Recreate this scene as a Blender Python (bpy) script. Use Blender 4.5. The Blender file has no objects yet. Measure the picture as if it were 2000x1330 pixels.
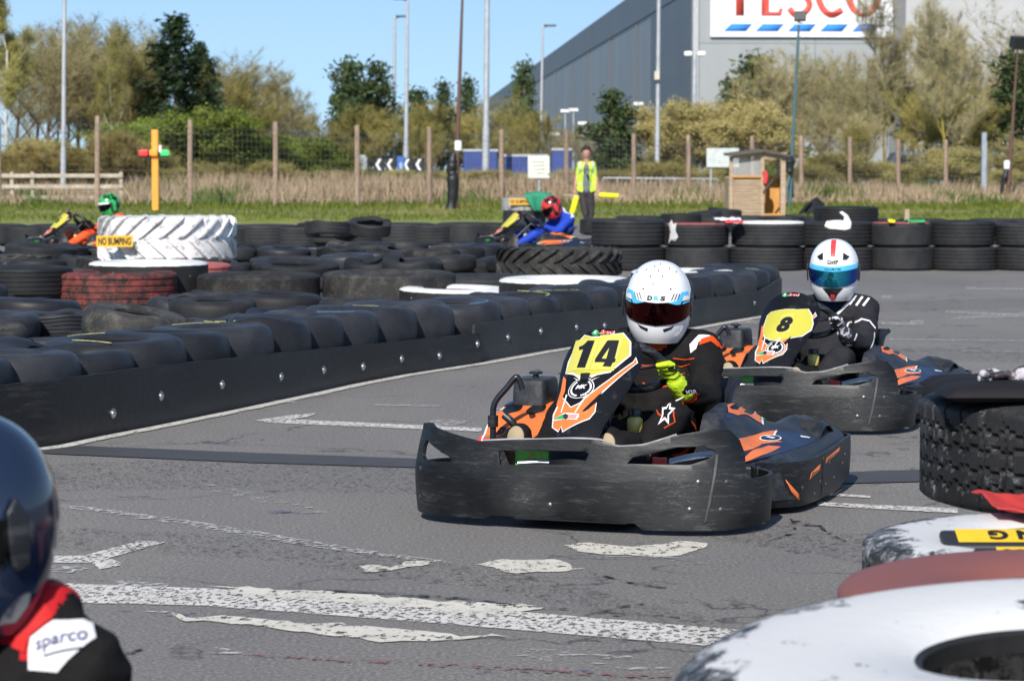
import bpy, bmesh, math, random
from math import sin, cos, pi, radians as R_, sqrt, atan2, tan
from mathutils import Vector as V, Matrix, noise, geometry
from mathutils.bvhtree import BVHTree
random.seed(7)
S = bpy.context.scene
COL = S.collection
# ---------------------------------------------------------------- camera
FP = 5000.0; CH = 1.334; PITCH = math.atan(337 / 5000)
cam_d = bpy.data.cameras.new('camera'); cam = bpy.data.objects.new('camera', cam_d); COL.objects.link(cam)
cam.location = (0, 0, CH); cam.rotation_euler = (pi / 2 - PITCH, 0, 0)
cam_d.sensor_width = 36; cam_d.lens = 90; cam_d.clip_start = .1; cam_d.clip_end = 3000
cam_d.dof.use_dof = True; cam_d.dof.focus_distance = 9.8; cam_d.dof.aperture_fstop = 8.0
S.camera = cam
# ---------------------------------------------------------------- world and sun
SUN_AZ = R_(-14); SUN_EL = R_(36)          # azimuth measured from straight behind the camera, minus = to the left
w = bpy.data.worlds.new('World'); S.world = w; w.use_nodes = True
nt = w.node_tree; bg = nt.nodes['Background']
sky = nt.nodes.new('ShaderNodeTexSky'); sky.sky_type = 'NISHITA'; sky.sun_disc = False
sky.sun_elevation = SUN_EL; sky.sun_rotation = pi - SUN_AZ * -1
sky.air_density = 1.0; sky.dust_density = 0.25; sky.ozone_density = 3.0; sky.altitude = 0
tcw = nt.nodes.new('ShaderNodeTexCoord'); mpw = nt.nodes.new('ShaderNodeMapping'); mpw.inputs['Location'].default_value = (0, 0, .115); mpw.inputs['Scale'].default_value = (1, 1, .8)
nt.links.new(tcw.outputs['Generated'], mpw.inputs[0]); nt.links.new(mpw.outputs[0], sky.inputs[0])   # clear blue right down to the horizon
nt.links.new(sky.outputs[0], bg.inputs[0]); bg.inputs[1].default_value = 0.105
sd = bpy.data.lights.new('sun', 'SUN'); sun = bpy.data.objects.new('sun', sd); COL.objects.link(sun)
sd.energy = 4.6; sd.angle = R_(.53); sd.color = (1, .95, .88)
sdir = V((sin(SUN_AZ) * cos(SUN_EL), -cos(SUN_AZ) * cos(SUN_EL), sin(SUN_EL)))
sun.rotation_euler = sdir.to_track_quat('Z', 'Y').to_euler()
S.view_settings.view_transform = 'Standard'; S.view_settings.look = 'None'
S.view_settings.exposure = 0.35; S.view_settings.gamma = 1
S.cycles.max_bounces = 6; S.cycles.transparent_max_bounces = 16
# ---------------------------------------------------------------- pixel -> place
def ray(px, py):
    dx = (px - 1000) / FP; dy = (665 - py) / FP
    return V((dx, cos(PITCH) + dy * sin(PITCH), -sin(PITCH) + dy * cos(PITCH)))
def G(px, py, z=0.0):
    d = ray(px, py); t = (z - CH) / d.z
    return V((0, 0, CH)) + d * t
def AT(px, py, y):
    d = ray(px, py); return V((0, 0, CH)) + d * (y / d.y)
# ---------------------------------------------------------------- objects
def tag(o, label=None, cat=None, group=None, kind=None):
    if label: o['label'] = label
    if cat: o['category'] = cat
    if group: o['group'] = group
    if kind: o['kind'] = kind
    return o
def empty(name, label, cat, loc=(0, 0, 0), rz=0, group=None):
    o = bpy.data.objects.new(name, None); COL.objects.link(o); o.location = loc; o.rotation_euler.z = rz
    o.empty_display_size = .1
    return tag(o, label, cat, group)
def link(name, me, parent=None, mats=None, smooth=False):
    if mats is not None:
        me.materials.clear()
        for m in (mats if isinstance(mats, (list, tuple)) else [mats]): me.materials.append(m)
    if smooth:
        me.polygons.foreach_set('use_smooth', [True] * len(me.polygons)); me.update()
    o = bpy.data.objects.new(name, me); COL.objects.link(o)
    if parent: o.parent = parent
    return o
def copy_tree(o, parent=None):
    c = o.copy(); COL.objects.link(c)
    if parent: c.parent = parent
    for ch in list(o.children): copy_tree(ch, c)
    return c
def autosm(o, a=40):
    me = o.data
    me.polygons.foreach_set('use_smooth', [True] * len(me.polygons))
    try: me.set_sharp_from_angle(angle=R_(a))
    except Exception: pass
    return o
def bevel(o, wd=.004, seg=2):
    m = o.modifiers.new('bevel', 'BEVEL'); m.width = wd; m.segments = seg; m.limit_method = 'ANGLE'; m.angle_limit = R_(35)
    return o
class MB:
    def __init__(s): s.v = []; s.f = []; s.m = []
    def add(s, vs, fs, mi=0):
        n = len(s.v); s.v += [tuple(x) for x in vs]; s.f += [tuple(i + n for i in f) for f in fs]; s.m += [mi] * len(fs); return s
    def box(s, c, d, mi=0, rot=None, M=None):
        vs = [V((x * d[0] / 2, y * d[1] / 2, z * d[2] / 2)) for x in (-1, 1) for y in (-1, 1) for z in (-1, 1)]
        if rot: 
            e = Matrix.Rotation(rot[2], 4, 'Z') @ Matrix.Rotation(rot[1], 4, 'Y') @ Matrix.Rotation(rot[0], 4, 'X')
            vs = [e @ q for q in vs]
        vs = [q + V(c) for q in vs]
        if M: vs = [M @ q for q in vs]
        return s.add(vs, [(0, 1, 3, 2), (4, 6, 7, 5), (0, 4, 5, 1), (2, 3, 7, 6), (0, 2, 6, 4), (1, 5, 7, 3)], mi)
    def tube(s, path, r, n=10, mi=0, cap=True, closed=False, flat=None):
        P = [V(p) for p in path]; k = len(P); rr = r if isinstance(r, (list, tuple)) else [r] * k
        up = None; rings = []
        for i, p in enumerate(P):
            a = P[(i - 1) % k] if (i > 0 or closed) else p; b = P[(i + 1) % k] if (i < k - 1 or closed) else p
            t = (b - a).normalized()
            if up is None: up = V((0, 0, 1)) if abs(t.z) < .9 else V((1, 0, 0))
            u = (up - t * up.dot(t)).normalized(); up = u; q = t.cross(u)
            fx, fy = (1, 1) if flat is None else flat
            rings.append([p + (u * cos(2 * pi * j / n) * fx + q * sin(2 * pi * j / n) * fy) * rr[i] for j in range(n)])
        vs = [x for g in rings for x in g]; fs = []
        for i in range(k if closed else k - 1):
            for j in range(n):
                a = i * n + j; b = i * n + (j + 1) % n; c = ((i + 1) % k) * n + (j + 1) % n; d = ((i + 1) % k) * n + j
                fs.append((a, b, c, d))
        if cap and not closed: fs.append(tuple(range(n))[::-1]); fs.append(tuple((k - 1) * n + j for j in range(n)))
        return s.add(vs, fs, mi)
    def lathe(s, prof, seg=32, c=(0, 0, 0), axis='Z', closed=False, mi=0, M=None):
        k = len(prof); vs = []
        for i in range(seg):
            a = 2 * pi * i / seg
            for r, z in prof:
                p = V((r * cos(a), r * sin(a), z))
                if axis == 'X': p = V((p.z, p.x, p.y))
                if axis == 'Y': p = V((p.x, p.z, p.y))
                p += V(c)
                vs.append(M @ p if M else p)
        fs = []
        for i in range(seg):
            for j in range(k if closed else k - 1):
                fs.append((i * k + j, ((i + 1) % seg) * k + j, ((i + 1) % seg) * k + (j + 1) % k, i * k + (j + 1) % k))
        return s.add(vs, fs, mi)
    def mesh(s, name):
        me = bpy.data.meshes.new(name); me.from_pydata(s.v, [], s.f); me.polygons.foreach_set('material_index', s.m)
        bm = bmesh.new(); bm.from_mesh(me); bmesh.ops.recalc_face_normals(bm, faces=bm.faces); bm.to_mesh(me); bm.free()
        me.update(); return me
    def build(s, name, mats, parent=None, smooth=None):
        o = link(name, s.mesh(name), parent, mats)
        if smooth: autosm(o, smooth)
        return o
# ---------------------------------------------------------------- flat outline bent onto a surface
def grid_map(bm, cell, mapf, off=0.0):
    for ax in (0, 1):
        if not cell[ax]: continue
        lo = min(v.co[ax] for v in bm.verts); hi = max(v.co[ax] for v in bm.verts); k = math.ceil(lo / cell[ax])
        while k * cell[ax] < hi - 1e-9:
            no = V((1, 0, 0)) if ax == 0 else V((0, 1, 0))
            bmesh.ops.bisect_plane(bm, geom=bm.verts[:] + bm.edges[:] + bm.faces[:], dist=1e-6, plane_co=no * (k * cell[ax]), plane_no=no)
            k += 1
    for v in bm.verts: v.co = mapf(v.co.x, v.co.y, off)
def sheet(name, outer, mapf, mat, parent=None, holes=(), cell=(.03, .03), off=0.0, thick=0, smooth=True, flip=False, bev=0):
    loops = [[V((x, y, 0)) for x, y in outer]] + [[V((x, y, 0)) for x, y in h] for h in holes]
    tris = geometry.tessellate_polygon(loops); flat = [p for l in loops for p in l]
    bm = bmesh.new(); vs = [bm.verts.new(p) for p in flat]
    for t in tris:
        try: f = bm.faces.new([vs[i] for i in t]); 
        except Exception: continue
    bmesh.ops.recalc_face_normals(bm, faces=bm.faces)
    for f in bm.faces:
        if f.normal.z < 0: f.normal_flip()
    grid_map(bm, cell, mapf, off)
    if flip: bmesh.ops.reverse_faces(bm, faces=bm.faces)
    me = bpy.data.meshes.new(name); bm.to_mesh(me); bm.free()
    o = link(name, me, parent, mat, smooth)
    if thick:
        m = o.modifiers.new('solid', 'SOLIDIFY'); m.thickness = thick; m.offset = -1
        if bev: bevel(o, bev, 2)
    return o
def text(name, s, cx, cy, hgt, wid, mapf, mat, parent=None, off=.002, cell=(.03, .03), bold=0.0, shear=0.0, rot=0):
    cu = bpy.data.curves.new('t', 'FONT'); cu.body = s; cu.size = 1; cu.offset = bold; cu.shear = shear; cu.resolution_u = 4
    to = bpy.data.objects.new('t', cu); COL.objects.link(to); bpy.context.view_layer.update()
    me = bpy.data.meshes.new_from_object(to); bpy.data.objects.remove(to); bpy.data.curves.remove(cu)
    xs = [v.co.x for v in me.vertices]; ys = [v.co.y for v in me.vertices]
    x0, x1, y0, y1 = min(xs), max(xs), min(ys), max(ys)
    bm = bmesh.new(); bm.from_mesh(me)
    for v in bm.verts:
        x = (v.co.x - (x0 + x1) / 2) / (x1 - x0) * wid; y = (v.co.y - (y0 + y1) / 2) / (y1 - y0) * hgt
        v.co = (cx + x * cos(rot) - y * sin(rot), cy + x * sin(rot) + y * cos(rot), 0)
    grid_map(bm, cell, mapf, off); bm.to_mesh(me); bm.free(); me.name = name
    me.materials.clear()
    return link(name, me, parent, mat)
def planemap(o, ux, uy):
    o = V(o); ux = V(ux).normalized(); uy = V(uy).normalized(); n = ux.cross(uy)
    return lambda x, y, d: o + ux * x + uy * y + n * d
# ---------------------------------------------------------------- bodies: capsules melted into one surface
def capsule(mb, p0, r0, p1, r1, n=12):
    p0 = V(p0); p1 = V(p1); d = p1 - p0; L = d.length
    if L < 1e-5: d = V((0, 0, 1))
    q = d.to_track_quat('Z', 'Y').to_matrix().to_4x4(); prof = []
    for i in range(6): a = -pi / 2 + i / 5 * pi / 2; prof.append((max(r0 * cos(a), 1e-4), r0 * sin(a)))
    for i in range(6): a = i / 5 * pi / 2; prof.append((max(r1 * cos(a), 1e-4), L + r1 * sin(a)))
    mb.lathe(prof, n, M=Matrix.Translation(p0) @ q)
    k = len(prof)
def blob(name, prims, voxel, mats, parent=None, smooth_it=4, wrinkle=0, wscale=9, seed=0, colf=None):
    mb = MB()
    for p in prims:
        m2 = MB(); capsule(m2, *p[:4]); n = len(m2.v); k = 12
        m2.f += [tuple(j * k for j in range(12))[::-1], tuple(j * k + k - 1 for j in range(12))]; m2.m += [0, 0]
        mb.add(m2.v, m2.f)
    me = bpy.data.meshes.new(name); me.from_pydata(mb.v, [], mb.f)
    o = bpy.data.objects.new('tmp', me); COL.objects.link(o)
    r = o.modifiers.new('r', 'REMESH'); r.mode = 'VOXEL'; r.voxel_size = voxel
    s = o.modifiers.new('s', 'SMOOTH'); s.factor = .6; s.iterations = smooth_it
    dg = bpy.context.evaluated_depsgraph_get(); dg.update()
    m = bpy.data.meshes.new_from_object(o.evaluated_get(dg)); bpy.data.objects.remove(o)
    m.name = name
    if wrinkle:
        cos_ = []
        for v in m.vertices:
            c = v.co; nz = noise.fractal(V((c.x * wscale + seed, c.y * wscale, c.z * wscale * 1.6)), .7, 2.2, 3)
            rg = 1 - abs(noise.noise(V((c.x * wscale * .8 + seed, c.y * wscale * .8, c.z * wscale * 2.2)))) * 2
            cos_.append(c + v.normal * (nz * wrinkle + (rg - .4) * wrinkle * .9))
        for v, c in zip(m.vertices, cos_): v.co = c
    o = link(name, m, parent, mats, True)
    def seg(p, a, b):
        d = b - a; t = max(0, min(1, (p - a).dot(d) / max(d.length_squared, 1e-9))); return (p - a - d * t).length, t
    P = [(V(p[0]), p[1], V(p[2]), p[3], p[4] if len(p) > 4 else 0) for p in prims]
    mi = []
    for f in m.polygons:
        c = f.center; best = 1e9; bi = 0
        for a, r0, b, r1, k in P:
            d, t = seg(c, a, b); d -= r0 + (r1 - r0) * t
            if d < best: best = d; bi = k
        if colf: bi = colf(c, bi, f.normal)
        mi.append(bi)
    m.polygons.foreach_set('material_index', mi)
    return o
def shrink(o):
    return BVHTree.FromPolygons([v.co for v in o.data.vertices], [tuple(p.vertices) for p in o.data.polygons])
def projmap(bvh, o, ux, uy):
    o = V(o); ux = V(ux).normalized(); uy = V(uy); uy = (uy - ux * uy.dot(ux)).normalized(); n = ux.cross(uy)
    def f(x, y, d):
        p = o + ux * x + uy * y
        hit = bvh.ray_cast(p + n * .3, -n)
        return (hit[0] + n * d) if hit[0] else p
    return f
# ---------------------------------------------------------------- materials
def lin(c): return tuple((x / 12.92 if x <= .04045 else ((x + .055) / 1.055) ** 2.4) for x in [k / 255 for k in c])
def newmat(name):
    m = bpy.data.materials.new(name); m.use_nodes = True; n = m.node_tree
    return m, n, n.nodes['Principled BSDF'], n.links
def coords(n, kind='Object', scale=(1, 1, 1)):
    tc = n.nodes.new('ShaderNodeTexCoord'); mp = n.nodes.new('ShaderNodeMapping'); mp.inputs['Scale'].default_value = scale
    if kind == 'World':
        g = n.nodes.new('ShaderNodeNewGeometry'); n.links.new(g.outputs['Position'], mp.inputs[0])
    else: n.links.new(tc.outputs[kind], mp.inputs[0])
    return mp.outputs[0]
def nz(n, vec, scale, detail=4, rough=.6):
    t = n.nodes.new('ShaderNodeTexNoise'); t.inputs['Scale'].default_value = scale; t.inputs['Detail'].default_value = detail
    t.inputs['Roughness'].default_value = rough; n.links.new(vec, t.inputs['Vector']); return t.outputs[0]
def ramp(n, fac, stops):
    r = n.nodes.new('ShaderNodeValToRGB'); e = r.color_ramp.elements
    while len(e) < len(stops): e.new(.5)
    for q, (p, c) in zip(e, stops):
        q.position = p; q.color = (*c, 1) if isinstance(c, (tuple, list)) else (c, c, c, 1)
    n.links.new(fac, r.inputs[0]); return r.outputs[0]
def mixc(n, fac, a, b, mode='MIX'):
    m = n.nodes.new('ShaderNodeMix'); m.data_type = 'RGBA'; m.blend_type = mode
    if isinstance(fac, (int, float)): m.inputs[0].default_value = fac
    else: n.links.new(fac, m.inputs[0])
    for i, x in ((6, a), (7, b)):
        if isinstance(x, (tuple, list)): m.inputs[i].default_value = (*x, 1)
        else: n.links.new(x, m.inputs[i])
    return m.outputs[2]
def mth(n, op, a, b=0.0):
    m = n.nodes.new('ShaderNodeMath'); m.operation = op
    for i, x in ((0, a), (1, b)):
        if isinstance(x, (int, float)): m.inputs[i].default_value = x
        else: n.links.new(x, m.inputs[i])
    return m.outputs[0]
def bump(n, b, h, strength=.3, dist=.01):
    q = n.nodes.new('ShaderNodeBump'); q.inputs['Strength'].default_value = strength; q.inputs['Distance'].default_value = dist
    n.links.new(h, q.inputs['Height']); n.links.new(q.outputs[0], b.inputs['Normal'])
def mat(name, c, r=.5, metal=0, var=.15, s=6, coat=0, bmp=0, bs=60, spec=.5, st=(1, 1, 1), c2=None, amt=(.55, .62), s2=8, st2=(1, 1, 1), r2=None, rnd=0, kind='Object', emit=0, det=4):
    if name.startswith('suit'): spec = .12
    m, n, b, L = newmat(name)
    vec = coords(n, kind, st); f = nz(n, vec, s, det)
    lo = tuple(x * (1 - var) for x in c); hi = tuple(min(1, x * (1 + var)) for x in c)
    col = ramp(n, f, [(.3, lo), (.7, hi)])
    if c2:
        v2 = coords(n, kind, st2); f2 = ramp(n, nz(n, v2, s2, 6, .7), [(amt[0], 0.0), (amt[1], 1.0)])
        col = mixc(n, f2, col, c2)
        if r2 is not None:
            rr = n.nodes.new('ShaderNodeMapRange'); L.new(f2, rr.inputs[0]); rr.inputs[3].default_value = r; rr.inputs[4].default_value = r2; L.new(rr.outputs[0], b.inputs['Roughness'])
    if rnd:
        oi = n.nodes.new('ShaderNodeObjectInfo'); rr = ramp(n, oi.outputs['Random'], [(0, 1 - rnd), (1, 1 + rnd)])
        mr = n.nodes.new('ShaderNodeMapRange'); L.new(oi.outputs['Random'], mr.inputs[0]); mr.inputs[3].default_value = 1 - rnd; mr.inputs[4].default_value = 1 + rnd
        hs = n.nodes.new('ShaderNodeHueSaturation'); L.new(col, hs.inputs['Color']); L.new(mr.outputs[0], hs.inputs['Value']); col = hs.outputs[0]
    L.new(col, b.inputs['Base Color'])
    if not (c2 and r2 is not None): b.inputs['Roughness'].default_value = r
    b.inputs['Metallic'].default_value = metal; b.inputs['Specular IOR Level'].default_value = spec; b.inputs['Coat Weight'].default_value = coat
    if bmp: bump(n, b, nz(n, coords(n, kind, st), bs, 4), bmp)
    if emit: L.new(col, b.inputs['Emission Color']); b.inputs['Emission Strength'].default_value = emit
    return m
# ================================================================ materials
BLK = mat('black_plastic', (.012, .013, .015), .38, s=4, c2=(.055, .058, .062), amt=(.5, .72), s2=5, st2=(2, 2, 9), r2=.55, bmp=.12, bs=30)
def scuffed(name, base, scr):
    # polymer bumper: long scratches along the side and pale rubbed patches
    m, n, b, L = newmat(name)
    f1 = ramp(n, nz(n, coords(n, 'Object', (3, 3, 24)), 3, 9, .8), [(.53, 0.0), (.72, 1.0)])
    f2 = ramp(n, nz(n, coords(n, 'Object', (1, 1, 1.6)), 3.2, 3, .5), [(.42, 0.0), (.66, 1.0)])
    f3 = ramp(n, nz(n, coords(n, 'Object', (9, 9, 30)), 5, 6, .85), [(.60, 0.0), (.66, 1.0)])
    k = mth(n, 'MULTIPLY', f1, mth(n, 'ADD', mth(n, 'MULTIPLY', f2, .8), .2))
    k = mth(n, 'MAXIMUM', k, mth(n, 'MULTIPLY', f3, mth(n, 'MULTIPLY', f2, .8)))
    # denser scratches in set patches, plus the bumper's sun sheen painted in as grey
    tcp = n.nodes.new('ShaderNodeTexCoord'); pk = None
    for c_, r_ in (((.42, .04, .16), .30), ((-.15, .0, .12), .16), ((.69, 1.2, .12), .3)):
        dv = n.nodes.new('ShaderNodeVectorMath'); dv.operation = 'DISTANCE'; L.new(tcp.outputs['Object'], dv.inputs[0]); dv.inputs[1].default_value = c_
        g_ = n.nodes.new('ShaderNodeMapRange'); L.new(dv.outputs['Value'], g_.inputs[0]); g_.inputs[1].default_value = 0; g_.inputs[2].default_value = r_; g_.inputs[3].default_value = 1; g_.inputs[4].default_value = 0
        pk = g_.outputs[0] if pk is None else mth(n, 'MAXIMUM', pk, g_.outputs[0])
    sc_ = nz(n, coords(n, 'Object', (10, 10, 45)), 4, 8, .85); sd_ = nz(n, coords(n, 'Object', (9, 5, 16)), 4, 8, .8)
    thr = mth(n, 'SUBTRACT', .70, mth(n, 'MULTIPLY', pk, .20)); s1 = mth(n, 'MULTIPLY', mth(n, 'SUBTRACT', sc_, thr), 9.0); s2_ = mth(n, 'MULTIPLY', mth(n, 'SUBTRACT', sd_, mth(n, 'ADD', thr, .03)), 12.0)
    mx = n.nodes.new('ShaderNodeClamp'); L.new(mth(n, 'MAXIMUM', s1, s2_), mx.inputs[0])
    k = mth(n, 'MAXIMUM', k, mth(n, 'MULTIPLY', mx.outputs[0], .8)); k = mth(n, 'ADD', k, mth(n, 'MULTIPLY', mth(n, 'MULTIPLY', pk, .45), nz(n, coords(n, 'Object', (4, 4, 9)), 2.5, 7, .75)))  # second term: broad grey sheen of the sunlit curve, put into the colour
    k = mth(n, 'ADD', k, mth(n, 'MULTIPLY', f2, .10))
    cl = n.nodes.new('ShaderNodeClamp'); L.new(k, cl.inputs[0]); k = cl.outputs[0]
    L.new(mixc(n, k, base, scr), b.inputs['Base Color'])
    rr = n.nodes.new('ShaderNodeMapRange'); L.new(k, rr.inputs[0]); rr.inputs[3].default_value = .40; rr.inputs[4].default_value = .60; L.new(rr.outputs[0], b.inputs['Roughness']); b.inputs['Specular IOR Level'].default_value = .32
    bump(n, b, mth(n, 'ADD', nz(n, coords(n, 'Object', (6, 6, 18)), 5, 6, .7), mth(n, 'MULTIPLY', nz(n, coords(n, 'Object'), 5, 2), 1.2)), .18, .005)
    return m
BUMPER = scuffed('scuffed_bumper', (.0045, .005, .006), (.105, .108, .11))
PODBLK = mat('pod_black', (.014, .016, .02), .42, s=5, c2=(.05, .05, .055), amt=(.45, .75), s2=6, st2=(5, 2, 5), r2=.6)
TUBE = mat('black_tube', (.012, .013, .018), .3, s=20, var=.3)
GLOSSK = mat('gloss_black', (.005, .005, .007), .45, s=6, coat=0.0, spec=.3, c2=(.04, .04, .045), amt=(.58, .7), s2=9, r2=.5)
ORANGE = mat('kart_orange', (.72, .17, .04), .4, s=5, var=.1, c2=(.3, .09, .04), amt=(.66, .74), s2=14, st2=(1, 3, 3), r2=.6)
YEL = mat('plate_yellow', (.50, .46, .06), .4, s=6, var=.06, c2=(.55, .48, .12), amt=(.68, .8), s2=12)
YELP = mat('plate_yellow_pale', (.56, .52, .10), .35, s=6, var=.05)
WHT = mat('sticker_white', (.78, .78, .76), .45, s=10, var=.06)
DIG = mat('digit_black', (.01, .01, .012), .45)
SRED = mat('sticker_red', (.65, .05, .05), .4, s=10); SGRN = mat('sticker_green', (.03, .33, .10), .4, s=10)
SBLU = mat('sticker_blue', (.010, .020, .055), .35, s=8); PINK = mat('sticker_pink', (.75, .28, .25), .4)
GPLATE = mat('green_plate', (.08, .42, .04), .45, s=9); GOLD = mat('gold_mark', (.35, .24, .06), .5)
RUB = mat('kart_tyre_rubber', (.018, .018, .018), .75, s=20, bmp=.3, bs=80)
STEEL = mat('steel', (.5, .5, .5), .35, 1, s=20); STEELD = mat('dark_steel', (.12, .12, .13), .4, .8, s=20)
FLUID = mat('reservoir_plastic', (.55, .48, .14), .4)
ASEAT = mat('seat_black', (.012, .012, .013), .35, s=10, coat=.2)
def asphalt():
    m, n, b, L = newmat('asphalt'); vec = coords(n, 'World')
    vo = n.nodes.new('ShaderNodeTexVoronoi'); vo.inputs['Scale'].default_value = 95; L.new(vec, vo.inputs['Vector'])
    st = ramp(n, nz(n, vec, 72, 5, .8), [(.33, (.026, .025, .024)), (.44, (.138, .130, .122)), (.56, (.215, .204, .19)), (.70, (.48, .46, .43))])
    st = mixc(n, mth(n, 'MULTIPLY', ramp(n, vo.outputs['Color'], [(.0, 0.0), (.9, 1.0)]), .35), st, (.185, .176, .165))
    big = ramp(n, nz(n, coords(n, 'World', (1, .35, 1)), .8, 5, .6), [(.3, (.86, .86, .88)), (.7, (1.1, 1.09, 1.06))])
    c = mixc(n, 1.0, st, big, 'MULTIPLY')
    # bluish polished racing line further out, and dark stains
    c = mixc(n, mth(n, 'MULTIPLY', ramp(n, nz(n, coords(n, 'World', (.25, .06, 1)), 1.3, 4, .6), [(.5, 0.0), (.66, 1.0)]), .35), c, (.085, .09, .105))
    c = mixc(n, mth(n, 'MULTIPLY', ramp(n, nz(n, coords(n, 'World', (.5, 1.6, 1)), 2.3, 8, .8), [(.64, 0.0), (.69, 1.0)]), .55), c, (.05, .05, .056))
    # hairline cracks
    wv = n.nodes.new('ShaderNodeTexVoronoi'); wv.feature = 'DISTANCE_TO_EDGE'; wv.inputs['Scale'].default_value = .55
    d = n.nodes.new('ShaderNodeVectorMath'); d.operation = 'ADD'; L.new(vec, d.inputs[0])
    tn = n.nodes.new('ShaderNodeTexNoise'); tn.inputs['Scale'].default_value = 3; tn.inputs['Detail'].default_value = 6; L.new(vec, tn.inputs['Vector'])
    sc = n.nodes.new('ShaderNodeVectorMath'); sc.operation = 'SCALE'; sc.inputs['Scale'].default_value = .9; L.new(tn.outputs['Color'], sc.inputs[0]); L.new(sc.outputs[0], d.inputs[1]); L.new(d.outputs[0], wv.inputs['Vector'])
    cr = mth(n, 'MULTIPLY', ramp(n, wv.outputs['Distance'], [(.0, 1.0), (.010, 0.0)]), ramp(n, nz(n, vec, 1.1), [(.44, 0.0), (.54, .8)]))
    c = mixc(n, cr, c, (.03, .03, .032))
    L.new(c, b.inputs['Base Color']); b.inputs['Roughness'].default_value = .82; b.inputs['Specular IOR Level'].default_value = .35
    bump(n, b, nz(n, vec, 72, 5, .8), .5, .004)
    return m
ASPH = asphalt()
def worn(name, c, thr, scale=30, st=(1, 1, 1), rough=.7):
    # paint worn through to the stones: real holes in the film
    m, n, b, L = newmat(name)
    f = ramp(n, nz(n, coords(n, 'World', st), scale, 6, .75), [(thr, 0.0), (thr + .04, 1.0)])
    col = ramp(n, nz(n, coords(n, 'World'), 6, 4), [(.3, tuple(x * .82 for x in c)), (.7, c)])
    L.new(col, b.inputs['Base Color']); b.inputs['Roughness'].default_value = rough
    L.new(f, b.inputs['Alpha']); return m
LINEW = worn('worn_white_line', (.66, .63, .58), .445, 48, (1, .6, 1)); LINEC = worn('cream_patch', (.66, .62, .53), .415, 26, (1, .6, 1))
LINEF = worn('faded_line', (.5, .49, .46), .50, 30); LINET = worn('faint_traces', (.5, .5, .48), .56, 14, (.6, 1.2, 1))
LINER = worn('faint_red_line', (.26, .13, .12), .52, 30); LINEB = worn('blue_scuff', (.06, .09, .2), .55, 16, (.6, 1.4, 1))
LINEK = worn('black_scuff', (.025, .025, .03), .5, 13, (.5, 1.5, 1)); TAR = worn('tar_strip', (.058, .057, .060), .2, 40)
CHALK = worn('edge_line', (.6, .58, .53), .40, 26)
RUBS = worn('rubbered_trace', (.11, .104, .098), .56, 60, (.6, 1.0, 1))
# tyres
def tyremat(name, base, rough=.62, chalk=None, thr=(.5, .6), top=False, s=7, lvl=.30, dirt=(.085, .08, .072), dz=.35, rnd=.35, rad=None):
    m, n, b, L = newmat(name)
    f = nz(n, coords(n, 'Object'), s, 6, .65)
    col = ramp(n, f, [(.3, tuple(x * .7 for x in base)), (.7, tuple(x * 1.35 for x in base))])
    dn = ramp(n, nz(n, coords(n, 'World'), 3.3, 6, .7), [(.48, 0.0), (.72, 1.0)])
    tc = n.nodes.new('ShaderNodeTexCoord'); sp = n.nodes.new('ShaderNodeSeparateXYZ'); L.new(tc.outputs['Normal'], sp.inputs[0])
    up = ramp(n, sp.outputs['Z'], [(.2, .25), (.9, 1.0)])
    col = mixc(n, mth(n, 'MULTIPLY', mth(n, 'MULTIPLY', dn, up), dz), col, dirt)
    if chalk:
        cf = ramp(n, nz(n, coords(n, 'Object'), 9, 8, .8), [(thr[0], 0.0), (thr[1], 1.0)])
        if top:
            tf = ramp(n, mth(n, 'ADD', sp.outputs['Z'], mth(n, 'MULTIPLY', mth(n, 'SUBTRACT', nz(n, coords(n, 'Object'), 11, 6, .75), .5), top)), [(lvl, 0.0), (lvl + .05, 1.0)])
            if rad:
                ln = n.nodes.new('ShaderNodeVectorMath'); ln.operation = 'LENGTH'; xy = n.nodes.new('ShaderNodeVectorMath'); xy.operation = 'MULTIPLY'; xy.inputs[1].default_value = (1, 1, 0); L.new(tc.outputs['Object'], xy.inputs[0]); L.new(xy.outputs[0], ln.inputs[0])
                rm = n.nodes.new('ShaderNodeMapRange'); L.new(ln.outputs['Value'], rm.inputs[0]); rm.inputs[1].default_value = rad[0]; rm.inputs[2].default_value = rad[1]; rm.inputs[3].default_value = .62; rm.inputs[4].default_value = .34
                tf = ramp(n, mth(n, 'SUBTRACT', rm.outputs[0], nz(n, coords(n, 'Object'), 8, 8, .8)), [(.0, 0.0), (.03, 1.0)])
                tf = mth(n, 'MULTIPLY', tf, mth(n, 'GREATER_THAN', ln.outputs['Value'], rad[2]))
                col = mixc(n, mth(n, 'MULTIPLY', ramp(n, nz(n, coords(n, 'Object'), 20, 6, .8), [(.48, 0.0), (.56, .8)]), mth(n, 'GREATER_THAN', ln.outputs['Value'], rad[2])), col, (.22, .22, .23))
            cf = mth(n, 'MAXIMUM', mth(n, 'MULTIPLY', tf, ramp(n, nz(n, coords(n, 'Object'), 13, 8, .8), [(.28, 0.0), (.34, 1.0)])), cf)
        col = mixc(n, cf, col, chalk)
    oi = n.nodes.new('ShaderNodeObjectInfo'); mr = n.nodes.new('ShaderNodeMapRange'); L.new(oi.outputs['Random'], mr.inputs[0]); mr.inputs[3].default_value = 1 - rnd; mr.inputs[4].default_value = 1 + rnd
    hs = n.nodes.new('ShaderNodeHueSaturation'); L.new(col, hs.inputs['Color']); L.new(mr.outputs[0], hs.inputs['Value'])
    L.new(hs.outputs[0] if not top else col, b.inputs['Base Color']); b.inputs['Roughness'].default_value = rough; b.inputs['Specular IOR Level'].default_value = .28
    bump(n, b, nz(n, coords(n, 'Object'), 38, 5, .7), .35, .006)
    return m
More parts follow.
